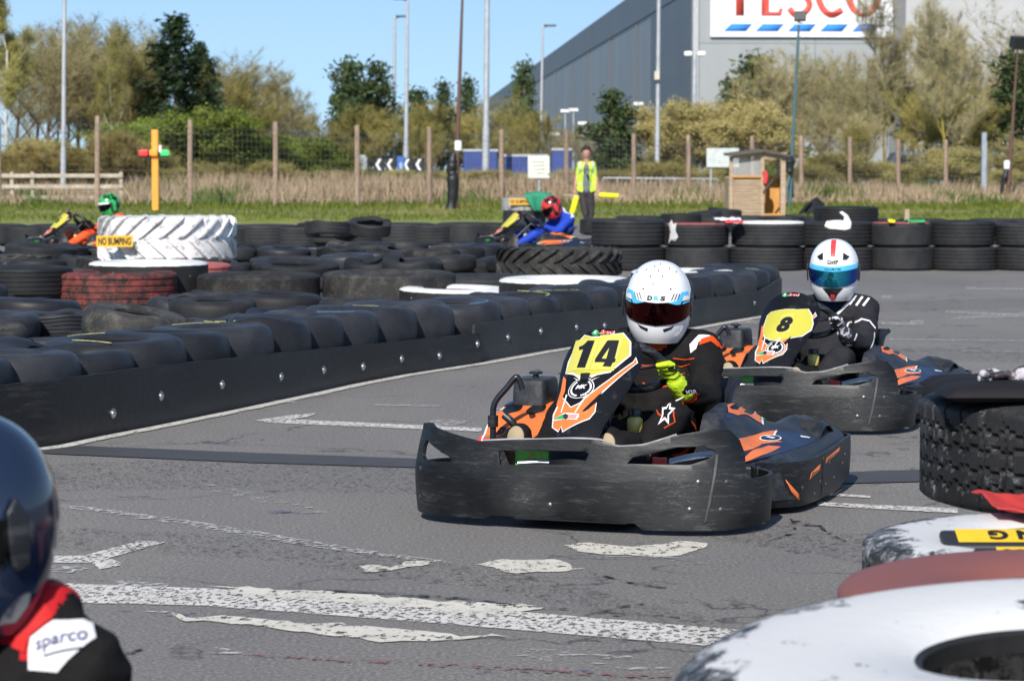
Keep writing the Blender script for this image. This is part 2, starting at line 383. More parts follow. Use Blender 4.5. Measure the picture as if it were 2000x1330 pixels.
TY = tyremat('tyre_black', (.020, .0205, .022)); TYS = tyremat('tyre_slick', (.022, .023, .027), .48, dz=.5, dirt=(.06, .063, .07))
TYW = tyremat('tyre_white_top', (.02, .02, .02), .6, (.68, .68, .66), (.62, .66), .9)
TYWB = tyremat('tyre_white_worn', (.02, .02, .021), .5, (.60, .60, .59), (.66, .70), 1.5, dirt=(.3, .3, .29), dz=.0, rad=(.36, .52, .275))
TYWN = tyremat('tyre_white_near', (.02, .02, .021), .5, (.60, .60, .59), (.70, .74), 1.5, dirt=(.3, .3, .29), dz=.0, rad=(.43, .59, .186))
TYG = tyremat('tyre_grey_chipped', (.013, .013, .014), .55, (.15, .15, .155), (.57, .66), s=9, dirt=(.12, .12, .12))
TYR = tyremat('tyre_red', (.028, .024, .022), .7, (.27, .06, .05), (.42, .60), dirt=(.14, .08, .07), s=5)
TYRT = tyremat('tyre_red_top', (.028, .02, .02), .7, (.36, .11, .095), (.40, .45), 1.0)
TYTW = tyremat('tractor_white', (.10, .10, .10), .6, (.60, .60, .59), (.34, .50), s=9, dirt=(.3, .3, .3))
PANELK = mat('conveyor_rubber', (.007, .007, .008), .5, s=2, c2=(.036, .035, .035), amt=(.48, .74), s2=4, st2=(1, 1, 6), r2=.75, bmp=.35, bs=18)
PANELG = mat('grey_rubber_panel', (.020, .021, .023), .55, s=2, c2=(.05, .05, .05), amt=(.4, .8), s2=3, r2=.7, bmp=.3, bs=18)
# clothing
SUITK = mat('suit_black', (.011, .010, .010), .8, s=30, bmp=.3, bs=120); SUITG = mat('suit_charcoal', (.022, .022, .026), .75, s=30, bmp=.3, bs=120)
SUITO = mat('suit_orange', (.60, .07, .012), .7); SUITB = mat('suit_blue', (.02, .06, .42), .6, s=10); SUITN = mat('suit_navy', (.014, .02, .05), .7)
SUITR = mat('suit_red', (.5, .02, .02), .6); SUITW = mat('suit_white', (.72, .72, .74), .7); HIVIS = mat('glove_yellow', (.52, .72, .02), .6, s=12)
HELW = mat('helmet_white', (.78, .78, .79), .16, s=3, var=.02, coat=.5); HELK = mat('helmet_black', (.008, .01, .015), .14, s=3, coat=.6)
def visor(name, c1, c2, c3):
    m, n, b, L = newmat(name)
    lw = n.nodes.new('ShaderNodeLayerWeight'); lw.inputs[0].default_value = .45
    L.new(ramp(n, lw.outputs['Facing'], [(.0, c1), (.35, c2), (.8, c3)]), b.inputs['Base Color'])
    b.inputs['Metallic'].default_value = .9; b.inputs['Roughness'].default_value = .06; return m
VIS14 = visor('visor_red_mirror', (.022, .004, .005), (.05, .004, .004), (.16, .04, .006))
VIS8 = visor('visor_blue_mirror', (.04, .42, .55), (.02, .10, .45), (.05, .02, .30)); VISK = visor('visor_dark', (.02, .02, .02), (.03, .03, .03), (.05, .05, .06))
CYAN = mat('strip_cyan', (.08, .48, .80), .3)
# background
CLADL = None
def clad(name, c, pw, ph, line, m_=.35):
    m, n, b, L = newmat(name)
    br = n.nodes.new('ShaderNodeTexBrick'); br.offset = 0; br.inputs['Scale'].default_value = 1; br.inputs['Brick Width'].default_value = pw; br.inputs['Row Height'].default_value = ph
    br.inputs['Mortar Size'].default_value = .05; br.inputs['Color1'].default_value = (*c, 1); br.inputs['Color2'].default_value = (*[x * .93 for x in c], 1); br.inputs['Mortar'].default_value = (*line, 1)
    L.new(coords(n, 'Object'), br.inputs[0]); L.new(mixc(n, 1.0, br.outputs[0], ramp(n, nz(n, coords(n, 'Object', (1, .2, 1)), .2, 5), [(.3, .88), (.7, 1.08)]), 'MULTIPLY'), b.inputs['Base Color'])
    b.inputs['Roughness'].default_value = .5; b.inputs['Metallic'].default_value = m_
    wv = n.nodes.new('ShaderNodeTexWave'); wv.inputs['Scale'].default_value = 1.6; L.new(coords(n, 'Object'), wv.inputs[0]); bump(n, b, wv.outputs[0], .25, .05)
    return m
WOODP = mat('fence_post_wood', (.30, .215, .155), .85, s=3, st=(4, 4, .6), var=.3, rnd=.12); WOODR = mat('rail_wood', (.42, .36, .28), .85, s=3, var=.25)
WOODH = mat('hut_wood', (.38, .28, .19), .8, s=3, st=(1, 1, 6), var=.25); WOODO = mat('hut_orange_board', (.55, .27, .07), .75, s=3, var=.15)
POLEG = mat('galvanised_pole', (.42, .44, .46), .5, .2, s=3); POLED = mat('dark_pole', (.10, .12, .13), .5, .2); POLEB = mat('brown_pole', (.11, .055, .04), .6); POLET = mat('teal_pole', (.06, .12, .14), .5)
ORP = mat('orange_post', (.80, .33, .04), .5, s=2)
GRASS = mat('grass_bank', (.17, .19, .04), .9, s=2.2, st=(.3, 1, 1), var=.35, c2=(.26, .22, .09), amt=(.5, .72), s2=.9, kind='World', det=8)
FIELD = mat('field_ground', (.11, .11, .05), .95, s=.3, var=.3, kind='World')
# ================================================================ ground, markings
def poly_obj(name, pts, mat_, kind='structure', parent=None):
    me = bpy.data.meshes.new(name); me.from_pydata([tuple(p) for p in pts], [], [tuple(range(len(pts)))])
    me.update()
    if me.polygons[0].normal.z < 0: me.flip_normals()
    o = link(name, me, parent, mat_); o['kind'] = kind; return o
poly_obj('asphalt_track', [(-900, -60, 0), (900, -60, 0), (900, 1600, 0), (-900, 1600, 0)], ASPH)
# grass bank behind the track, slightly raised, with an uneven front edge
mb = MB(); pts = []
N = 60
for i in range(N + 1):
    x = -60 + 130 * i / N
    y0 = 59.5 + .10 * (x + 12) + noise.noise(V((x * .3, 0, 0))) * 1.0
    pts.append((x, y0))
for i, (x, y0) in enumerate(pts):
    mb.v += [(x, y0, .0), (x, y0 + .8, .06), (x, y0 + 8, .1), (x, 97, .12)]
for i in range(N):
    for j in range(3): a = i * 4 + j; mb.f.append((a, a + 4, a + 5, a + 1)); mb.m.append(0)
g = mb.build('grass_verge', GRASS); g['kind'] = 'structure'
poly_obj('rough_field', [(-700, 96.5, .118), (700, 96.5, .118), (700, 1500, .118), (-700, 1500, .118)], FIELD)
# painted lines and worn patches, traced to their place on the ground
LV = [0]
def mark(pix, m, name='painted_line', jag=0.0, label=None):
    LV[0] = (LV[0] + 1) % 12; z = .003 + LV[0] * .0002
    P = [G(px, py) for px, py in pix]; out = []
    for i, p in enumerate(P):
        q = P[(i + 1) % len(P)]; k = max(1, int((q - p).length / .03)) if jag else 1; k = min(k, 160)
        for j in range(k):
            r = p.lerp(q, j / k); 
            if jag: r = r + V((noise.noise(r * 9) * jag, noise.noise(r * 9 + V((5, 3, 1))) * jag * 2.2, 0)) + V((noise.noise(r * 40) * jag * .5, noise.noise(r * 40 + V((5, 3, 1))) * jag, 0))
            out.append((r.x, r.y, z))
    lo = [V((a[0], a[1], 0)) for a in out]; tr = geometry.tessellate_polygon([lo])
    me = bpy.data.meshes.new(name); me.from_pydata(out, [], [tuple(t) for t in tr]); me.update()
    o = link(name, me, None, m); o['kind'] = 'structure'; return o
def stroke(pix, wpx, m, name='painted_line', jag=0):
    up = [(x, y - w_ / 2) for (x, y), w_ in zip(pix, wpx)]; dn = [(x, y + w_ / 2) for (x, y), w_ in zip(pix, wpx)]
    return mark(up + dn[::-1], m, name, jag)
mark([(60, 1138), (400, 1150), (850, 1182), (1330, 1222), (1600, 1244), (1600, 1282), (1320, 1257), (850, 1218), (400, 1184), (60, 1176)], LINEW, jag=.004)
mark([(60, 1088), (165, 1086), (272, 1057), (324, 1060), (212, 1091), (246, 1103), (196, 1113), (178, 1101), (60, 1099)], LINEW, jag=.004)
mark([(60, 1106), (150, 1106), (176, 1112), (150, 1120), (60, 1116)], LINEF, jag=.004)
stroke([(60, 984), (200, 998), (400, 1028), (600, 1062), (760, 1087), (880, 1100)], [5, 9, 12, 11, 9, 4], LINEF, jag=.006)
mark([(500, 822), (575, 811), (620, 808), (598, 816), (566, 820), (940, 837), (940, 844), (530, 827)], LINEW, jag=.003)
mark([(826, 826), (850, 820), (915, 823), (905, 829), (880, 833), (838, 834)], LINEF, jag=.005)
stroke([(730, 792), (860, 794)], [3, 3], LINEF); stroke([(960, 800), (1010, 801)], [3, 3], LINEF); stroke([(470, 780), (580, 787)], [3, 3], LINEF)
mark([(60, 868), (200, 874), (500, 886), (860, 899), (860, 916), (500, 905), (200, 892), (60, 886)], TAR, 'tar_repair_strip', .002)
mark([(1640, 924), (1800, 919), (2100, 915), (2100, 935), (1800, 942), (1640, 946)], TAR, 'tar_repair_strip', .002)
mark([(1098, 1066), (1150, 1062), (1240, 1068), (1320, 1058), (1382, 1062), (1372, 1072), (1320, 1087), (1200, 1086), (1130, 1078)], LINEC, 'cream_patch', .028)
mark([(930, 1103), (985, 1095), (1080, 1094), (1110, 1104), (1150, 1116), (1100, 1118), (1020, 1122), (970, 1114)], LINEC, 'cream_patch', .028)
mark([(700, 1108), (735, 1106), (760, 1111), (790, 1098), (846, 1095), (840, 1104), (775, 1113), (735, 1119), (705, 1117)], LINEC, 'cream_patch', .028)
mark([(225, 1134), (330, 1142), (326, 1150), (232, 1146)], LINEF, 'cream_patch', .006)
mark([(400, 1146), (500, 1152), (700, 1160), (870, 1177), (1000, 1178), (1070, 1191), (930, 1197), (800, 1186), (600, 1166), (480, 1163)], LINEC, 'cream_patch', .028)
mark([(280, 1198), (430, 1206), (520, 1214), (700, 1222), (830, 1238), (1000, 1245), (880, 1254), (700, 1248), (560, 1232), (400, 1214)], LINEC, 'cream_patch', .028)
stroke([(1596, 985), (1700, 991), (1870, 999)], [7, 8, 9], LINEW, jag=.002); stroke([(1560, 966), (1640, 968), (1700, 972)], [5, 5, 4], LINEW)
stroke([(420, 1275), (700, 1292), (1000, 1308), (1310, 1327)], [5, 7, 8, 8], LINER, jag=.006)
# ticks and grid-box marks further out on the right
for a in ([(1440, 629), (1466, 624), (1478, 629), (1520, 630), (1520, 633), (1444, 633)], [(1722, 578), (1742, 577), (1742, 584), (1722, 584)], [(1720, 630), (1778, 631), (1778, 627), (1803, 627), (1806, 636), (1720, 636)],
          [(1884, 561), (1905, 560), (1908, 563), (2080, 563), (2080, 567), (1886, 566)], [(1846, 607), (1990, 613), (1990, 610), (2080, 611), (2080, 616), (1850, 625), (1880, 618), (1925, 616), (1846, 611)], [(1360, 626), (1404, 618), (1408, 623), (1362, 633)]):
    mark(a, LINEF, jag=.004)
stroke([(1470, 578), (1560, 579)], [3, 3], LINEF); stroke([(1470, 594), (1520, 595)], [3, 3], LINEF); stroke([(1700, 663), (2050, 667)], [2, 2], LINEF); stroke([(1880, 686), (2050, 689)], [2, 2], LINEF); stroke([(1460, 661), (1560, 662)], [2, 2], LINEF)
for a, wd in (([(60, 935), (400, 925), (900, 940), (1300, 1010), (1700, 1080)], [50, 60, 60, 60, 50]), ([(1480, 640), (1700, 600), (2050, 590)], [26, 22, 18]), ([(60, 1050), (500, 1070), (1000, 1140), (1400, 1230)], [40, 44, 44, 40]), ([(1560, 700), (1800, 690), (2050, 700)], [30, 26, 22])): stroke(a, wd, RUBS, 'rubber_streak', .02)
# scuffs: thin blue and black traces
for a, wd, m in (([(170, 1190), (300, 1200), (385, 1208), (400, 1196)], [4, 4, 6, 2], LINEB), ([(345, 1190), (360, 1206), (390, 1205)], [14, 22, 10], LINEB), ([(900, 1318), (1060, 1310), (1120, 1302), (1180, 1330)], [3, 4, 8, 14], LINEB),
                 ([(130, 958), (250, 950)], [2, 2], LINEB), ([(385, 862), (420, 866), (515, 860)], [5, 6, 2], LINEB), ([(110, 1132), (200, 1136)], [6, 5], LINEB), ([(520, 1000), (620, 1003)], [6, 3], LINEB),
                 ([(1480, 1062), (1560, 1040), (1540, 1018), (1600, 1030), (1650, 1058)], [3, 4, 8, 5, 3], LINEK), ([(180, 1298), (260, 1276), (300, 1258)], [3, 6, 3], LINEK), ([(1150, 1120), (1240, 1142), (1300, 1150)], [2, 4, 2], LINEK),
                 ([(560, 1150), (840, 1166), (1100, 1192), (1330, 1208)], [3, 5, 4, 3], LINEK), ([(1130, 1206), (1170, 1196), (1260, 1180)], [3, 4, 2], LINEK)):
    stroke(a, wd, m, 'scuff_mark', .01)
stroke([(1000, 1275), (1100, 1283), (1330, 1300)], [26, 30, 34], LINET, 'faint_paint_traces', .01); stroke([(380, 1268), (520, 1284)], [14, 14], LINET, 'faint_paint_traces', .01)
stroke([(400, 1216), (560, 1226)], [8, 8], LINET, 'faint_paint_traces', .01); stroke([(1180, 1080), (1420, 1100)], [16, 12], LINET, 'faint_paint_traces', .01); stroke([(400, 950), (640, 1004)], [12, 16], LINET, 'faint_paint_traces', .01)
# ================================================================ tyres
def tyre_prof(R, W, ri, kind):
    h = W / 2; side = R - ri
    tw = {'slick': .16, 'rib': .40, 'block': .41, 'flat': .40}[kind] * W; sh = {'slick': .22, 'rib': .045, 'block': .05, 'flat': .05}[kind] * side * 2
    L = [(ri + .005, -h * .62), (ri, -h * .80), (ri + side * .10, -h * .93), (ri + side * .35, -h * .985), (ri + side * .62, -h), (ri + side * .82, -h * .96)]
    L += [(R - sh * .55, -h * .90), (R - sh * .14, -tw - (h * .9 - tw) * .35), (R, -tw)]
    if kind == 'slick':
        L = L[:4] + [(ri + side * .5 * (1 + sin(t * pi / 2) ** .72 * .999), -h * (.995 * cos(t * pi / 2) ** .55)) for t in [k / 12 for k in range(0, 12)]]
    tr = []
    if kind == 'rib':
        for i in range(5):
            zc = (-1 + 2 * (i + .5) / 5) * tw; g = .006 * W / .3
            tr += [(R, zc - g * 1.5), (R - .009, zc - g), (R - .009, zc + g), (R, zc + g * 1.5)]
    elif kind == 'slick': tr = [(R, 0)]
    else: tr = [(R, -tw + 2 * tw * i / 22) for i in range(1, 22)]
    up = [(r, -z) for r, z in L[::-1]]
    inn = [(ri + .03, h * .60), (R - side * .22, h * .86), (R - .03, h * .6), (R - .03, -h * .6), (R - side * .22, -h * .86), (ri + .03, -h * .6)]
    return L + tr + up + inn
def tyre_mesh(name, R, W, ri, kind, seg=56):
    prof = tyre_prof(R, W, ri, kind); mb = MB(); mb.lathe(prof, seg, closed=True)
    if kind == 'block':
        k = len(prof); tw = .41 * W; nb = 44
        for i in range(seg):
            th = i / seg * nb
            zig = abs((th % 1) - .5) * 2          # 0..1..0
            for j, (r, z) in enumerate(prof):
                if r < R - .035 or abs(z) > W * .475: continue
                d = 0
                for q, zz in enumerate((-.62, -.22, .22, .62)):
                    ph = (zig if q % 2 else 1 - zig) - .5
                    if abs(z - (zz * tw + ph * tw * .17)) < tw * .045: d = .013
                q = (th + (.25 if z > 0 else -.25) * z / tw) % 1
                if q < .075 and abs(z) > tw * .2: d = .012
                if abs(z) > tw * 1.0 and q < .09: d = .009
                if d:
                    a = 2 * pi * i / seg; rr = r - d; mb.v[i * k + j] = (rr * cos(a), rr * sin(a), z)
    me = mb.mesh(name); me.polygons.foreach_set('use_smooth', [True] * len(me.polygons))
    try: me.set_sharp_from_angle(angle=R_(48))
    except Exception: pass
    return me
def tractor_mesh(name, R, W, ri, nl=22):
    h = W / 2; D = .05; Rb = R - D
    prof = [(ri, -h * .7), (ri + .03, -h * .9), (ri + (R - ri) * .5, -h * .97), (Rb - .03, -h * .93), (Rb, -h * .8), (Rb + .01, 0), (Rb, h * .8), (Rb - .03, h * .93), (ri + (R - ri) * .5, h * .97), (ri + .03, h * .9), (ri, h * .7), (R - .12, h * .6), (R - .12, -h * .6)]
    mb = MB(); mb.lathe(prof, 72, closed=True)
    for s_ in (-1, 1):
        for i in range(nl):
            a0 = 2 * pi * (i + (.5 if s_ > 0 else 0)) / nl; sw = 2 * pi / nl * 1.15; ring = []
            n = 7
            for q in range(n + 1):
                t = q / n; z = s_ * h * (.06 + .94 * t) ; a = a0 + sw * t; wd = (2 * pi / nl) * (.17 + .06 * t)
                rt = R - (.006 if q else .02) - (0.05 * max(0, t - .88) / .12); rb = Rb - .02 - (.03 if t > .9 else 0)
                ring.append([(rt, a - wd * .42), (rt, a + wd * .42), (rb, a + wd * .75), (rb, a - wd * .75), z])
            vs = []; fs = []
            for g in ring:
                for r, an in g[:4]: vs.append((r * cos(an), r * sin(an), g[4]))
            for q in range(n):
                for c in range(4): fs.append((q * 4 + c, q * 4 + (c + 1) % 4, (q + 1) * 4 + (c + 1) % 4, (q + 1) * 4 + c))
            fs += [(0, 1, 2, 3), tuple(n * 4 + c for c in (3, 2, 1, 0))]
            mb.add(vs, fs)
    me = mb.mesh(name); me.polygons.foreach_set('use_smooth', [True] * len(me.polygons))
    try: me.set_sharp_from_angle(angle=R_(35))
    except Exception: pass
    return me
TM = {'slick': tyre_mesh('slick_tyre', .33, .21, .15, 'slick', 48), 'slickw': tyre_mesh('slick_tyre_wide', .33, .28, .15, 'slick', 48),
      'car': tyre_mesh('car_tyre', .31, .19, .19, 'rib', 40), 'truck': tyre_mesh('truck_tyre', .49, .31, .27, 'rib', 64), 'truckf': tyre_mesh('truck_tyre_worn', .49, .31, .27, 'flat', 56)}
def droop(me, seed, amt):
    m = me.copy()
    for v in m.vertices:
        r = sqrt(v.co.x ** 2 + v.co.y ** 2); a = atan2(v.co.y, v.co.x)
        v.co.z += amt * noise.noise(V((cos(a) * 1.2 + seed, sin(a) * 1.2, r * 2))) * (1 if v.co.z > 0 else .3) - (max(0, .33 - r) * amt * 2 if v.co.z > 0 else 0)
    return m
TM['slick2'] = droop(TM['slickw'], 3, .05); TM['slick3'] = droop(TM['slick'], 9, .07); TM['car2'] = droop(TM['car'], 5, .05)
for k in list(TM): TM[k].materials.clear()
def tyre(me, m, loc, label, group=None, tilt=(0, 0), sc=1.0, rz=None, name='tyre', scz=None):
    key = me.name + m.name
    if key not in TM:
        c = me.copy(); c.materials.clear(); c.materials.append(m); TM[key] = c
    o = bpy.data.objects.new(name, TM[key]); COL.objects.link(o); o.location = loc
    o.rotation_euler = (tilt[0], tilt[1], random.uniform(0, 6.28) if rz is None else rz); o.scale = (sc, sc, sc if scz is None else scz)
    return tag(o, label, 'tyre', group)
# ---- front barrier of the left tyre island: path on the ground (bottom pixel, top-of-panel pixel)
FR = [(-140, 882, 752), (0, 866, 737), (80, 850, 727), (200, 828, 712), (350, 799, 697), (500, 769, 683), (600, 748, 673), (700, 730, 664), (800, 715, 654), (862, 706, 648)]
BK = [(856, 707, 633), (989, 684, 612), (1130, 663, 600), (1250, 645, 590), (1360, 626, 577), (1430, 615, 566), (1462, 608, 547), (1472, 601, 543), (1472, 592, 540)]
def panel(pts, name, label, m, off, bolts):
    root = empty(name, label, 'barrier', (0, 0, 0))
    P = []
    for px, yb, yt in pts:
        g_ = G(px, yb); hgt = CH - (CH - 0) * 1.0; y = g_.y; top = AT(px, yt, y).z; P.append((g_, top))
    # subdivide
    Q = []
    for i in range(len(P) - 1):
        n = 10
        for j in range(n): t = j / n; Q.append((P[i][0].lerp(P[i + 1][0], t), P[i][1] * (1 - t) + P[i + 1][1] * t))
    Q.append(P[-1]); mb = MB(); T = .022; k = len(Q)
    for i, (p, h) in enumerate(Q):
        d = (Q[min(i + 1, k - 1)][0] - Q[max(i - 1, 0)][0]).normalized(); nrm = V((d.y, -d.x, 0))
        wv = noise.noise(p * 1.3) * .02 + noise.noise(p * .5) * .02; wv2 = noise.noise(p * 6) * .004; p = p + nrm * off
        for z, o_ in ((.004, 0), (h * .3, wv * .4), (h * .65, wv * .8 + wv2), (h + wv2, wv)):
            q = p + nrm * o_; mb.v.append((q.x, q.y, z))
        for z, o_ in ((h + wv2, wv - T), (h * .65, wv * .8 - T + wv2), (h * .3, wv * .4 - T), (.004, -T)):
            q = p + nrm * o_; mb.v.append((q.x, q.y, z))
    for i in range(k - 1):
        for j in range(8): mb.f.append((i * 8 + j, (i + 1) * 8 + j, (i + 1) * 8 + (j + 1) % 8, i * 8 + (j + 1) % 8)); mb.m.append(0)
    mb.f += [tuple(range(8)), tuple((k - 1) * 8 + j for j in range(8))[::-1]]; mb.m += [0, 0]
    mb.build('panel', m, root, 40)
    for bx, by in bolts:
        # find place on the panel under that pixel column
        best = min(range(k), key=lambda i: abs(1000 + 5000 * Q[i][0].x / Q[i][0].y - bx)); p, h = Q[best]
        d = (Q[min(best + 1, k - 1)][0] - Q[max(best - 1, 0)][0]).normalized(); nrm = V((d.y, -d.x, 0)); z = AT(bx, by, p.y).z
        b = MB(); wv = noise.noise(p * 1.3) * .02 + noise.noise(p * .5) * .02; c = p + nrm * (off + wv * .6 + .002); c.z = z
        b.lathe([(.0001, .012), (.010, .011), (.016, .006), (.018, 0), (.026, 0), (.026, -.006)], 12, M=Matrix.Translation(c) @ nrm.to_track_quat('Z', 'Y').to_matrix().to_4x4())
        b.build('bolt', STEEL, root, 50)
    return root, Q
f_root, FQ = panel(FR, 'tyre_barrier_panel', 'long black conveyor rubber strip bolted along the front of the left tyre island', PANELK, .30, [(107, 803), (214, 770), (336, 748), (456, 733), (543, 720), (621, 713), (702, 698), (777, 692), (857, 669)])
b_root, BQ = panel(BK, 'tyre_barrier_panel', 'dark grey rubber strip round the far tip of the left tyre island', PANELG, .27, [(930, 657), (984, 645), (1058, 637), (1115, 634), (1166, 614), (1196, 614), (1420, 590), (1455, 585)])
# white edge line following the barrier on the asphalt
mb = MB()
pp = [G(px, yb) for px, yb, _ in FR] + [G(px, yb) for px, yb, _ in BK[1:6]]; pth = []
for i in range(len(pp) - 1):
    for j in range(12): pth.append(pp[i].lerp(pp[i + 1], j / 12))
for i in range(1, len(pth) - 1):
    d = (pth[i + 1] - pth[i - 1]).normalized(); nrm = V((d.y, -d.x, 0)); a = pth[i] + nrm * .33; b = pth[i] + nrm * (.41 + noise.noise(pth[i] * 5) * .012)
    mb.v += [(a.x, a.y, .0056), (b.x, b.y, .0056)]
for i in range(len(mb.v) // 2 - 1): mb.f.append((2 * i, 2 * i + 1, 2 * i + 3, 2 * i + 2)); mb.m.append(0)
o = mb.build('edge_line', CHALK); o['kind'] = 'structure'
# ---- front row of smooth tyres along the panels
def along(Q, s):
    L = 0
    for i in range(len(Q) - 1):
        d = (Q[i + 1][0] - Q[i][0]).length
        if L + d >= s: t = (s - L) / d; p = Q[i][0].lerp(Q[i + 1][0], t); dr = (Q[i + 1][0] - Q[i][0]).normalized(); return p, V((dr.y, -dr.x, 0))
        L += d
    return None
taken = []
ARCY = mat('chalk_yellow', (.42, .42, .16), .8, s=40, var=.5); ARCB = mat('chalk_blue', (.08, .28, .45), .8, s=40, var=.4)
random.seed(11)
ORD = ['first', 'second', 'third', 'fourth', 'fifth', 'sixth', 'seventh', 'eighth', 'ninth', 'tenth', 'eleventh', 'twelfth', 'thirteenth', 'fourteenth', 'fifteenth', 'sixteenth', 'seventeenth', 'eighteenth', 'nineteenth', 'twentieth', 'last']
for Q, where, st, tot in ((FQ, 'behind the bolted black strip', .15, 18), (BQ, 'behind the grey rubber strip', .45, 19)):
    s = st; i = 0
    while True:
        r = along(Q, s)
        if not r or i >= tot: break
        p, nrm = r; sc = random.uniform(.98, 1.08) * 1.12; c = p - nrm * (.33 * sc - .262 + random.uniform(-.01, .02))
        for lv in (0, 1):
            zz = .105 + lv * .175; me = TM['slickw' if lv else 'slick']
            if Q is BQ: zz -= .005 + lv * .012
            if lv and i % 4 == 2: me = TM['slick2']
            tyre(me, TYS, (c.x, c.y, zz), f'{"upper" if lv else "lower"} slick tyre of the {ORD[min(i, 20)]} stack from the near end {where}', 'smooth tyres in the front row of the left island', tilt=(random.uniform(-.04, .04), random.uniform(-.05, .05)) if lv else (0, 0), sc=sc, scz=1.05 if Q is FQ else .95)
            if lv and i % 3 != 1:
                o_ = COL.objects[-1]; mb = MB(); a0 = random.uniform(0, 6.28); ztop = (.14 if me is TM['slickw'] else .145)
                for q in range(random.choice([1, 2, 4])):
                    a1 = a0 + q * .5; L_ = random.uniform(.25, .45) if q else random.uniform(.5, 1.2)
                    m2 = MB(); m2.tube([(.245 * cos(a1 + L_ * k / 8), .245 * sin(a1 + L_ * k / 8), ztop - .001) for k in range(9)], .006, 6, flat=(.4, 1)); c_ = m2.build('chalk_arc', ARCY if i % 4 else ARCB, o_)
        taken.append((c.x, c.y, .36)); s += .49 * sc; i += 1
def big(px, wpx, ytop, D, me, m, label, zc=None, h=None, W=.31, tilt=(0, 0), name='tyre', group=None, rz=None, tk=True):
    s = wpx / D; y = FP / s; x = (px - 1000) / s; top = CH - (ytop - 328) / s
    sc = D / 2 / max(v.co.x for v in me.vertices)
    o = tyre(me, m, (x, y, top - W * sc / 2), label, group, tilt, sc, rz, name)
    if tk: taken.append((x, y, D / 2 * .97))
    return o
TRW = tractor_mesh('tractor_tyre', .72, .46, .40, 21)
TW = .62
# individually recognisable tyres of the island
big(327, 270, 421, 1.44, TRW, TYTW, 'white painted tractor tyre with deep chevron lugs, carrying a yellow board', W=.46, name='tractor_tyre', rz=.1)
TRB = tractor_mesh('tractor_tyre_black', .68, .30, .38, 24)
TYD = tyremat('tractor_dusty', (.024, .024, .024), .7, (.075, .068, .058), (.48, .62))
big(1092, 246, 483, 1.36, TRB, TYD, 'dusty black tractor tyre with slanted lugs lying on the far end of the left island', W=.30, name='tractor_tyre', rz=.3)
big(224, 243, 529, 1.10, TM['truck'], TYR, 'faded red painted tyre with dark grooves, nearest of the red tyres on the island', W=.31)
big(290, 232, 509, 1.08, TM['truckf'], TYW, 'white topped truck tyre half hidden behind the faded red tyre', W=.31, group=None)
big(352, 200, 513, 1.02, TM['truck'], TYRT, 'red topped truck tyre under the right end of the white tractor tyre', W=.31)
big(20, 120, 540, .62, TM['slickw'], TYS, 'tall dark slick tyre at the left edge of the frame before the red tyre', W=.28)
big(52, 178, 520, .80, TM['truck'], TY, 'black ribbed tyre just left of the faded red tyre', W=.31)
big(262, 206, 606, .66, TM['slick'], TYD, 'open black tyre with scuffed flat sidewall before the red tyre', W=.20, tilt=(.16, 0))
big(358, 150, 584, .64, TM['slick2'], TYS, 'smooth grey slick tyre with dark hole right behind the scuffed open tyre', W=.28, tilt=(.08, -.02))
big(408, 140, 570, .64, TM['slickw'], TYS, 'smooth slick tyre with faded sidewall lettering behind the grey holed one', W=.28)
big(440, 145, 564, .66, TM['slickw'], TYS, 'rounded slick tyre right of the lettered slick tyre', W=.28)
big(80, 140, 478, .84, TM['truckf'], TY, 'black truck tyre with open grey rim left of the white tractor tyre', W=.31, tilt=(.07, 0))
big(573, 135, 496, .98, TM['truckf'], TYW, 'thin white topped tyre right of the white tractor tyre', W=.31)
big(812, 130, 491, .98, TM['truckf'], TYW, 'sagging white topped tyre in the middle of the island', W=.31, tilt=(.02, .07))
big(890, 222, 560, 1.0, TM['truckf'], TYW, 'white topped tyre nearest the front row of slicks', W=.31, tilt=(0, .02))
big(1105, 262, 541, 1.15, TM['truckf'], TYW, 'broad white topped tyre left of the white helmet', W=.31)
big(1335, 205, 526, .98, TM['truckf'], TYW, 'white topped tyre at the far tip of the island right of the white helmet', W=.31)
big(1195, 228, 558, .98, TM['truckf'], TYW, 'white topped tyre directly left behind the white helmet', W=.31, group=None)
big(650, 160, 520, .98, TM['truckf'], TYRT, 'flat red topped tyre in the middle of the island', W=.31)
big(505, 240, 533, 1.1, TM['truckf'], TYD, 'dusty grey flat tyre right of the red topped tyre stack', W=.31)
big(760, 260, 529, 1.2, TM['truckf'], TYD, 'wide dusty tyre lying beside the flat red topped tyre', W=.31)
big(935, 250, 537, 1.2, TM['truckf'], TY, 'wide low black tyre before the dusty tractor tyre', W=.31)
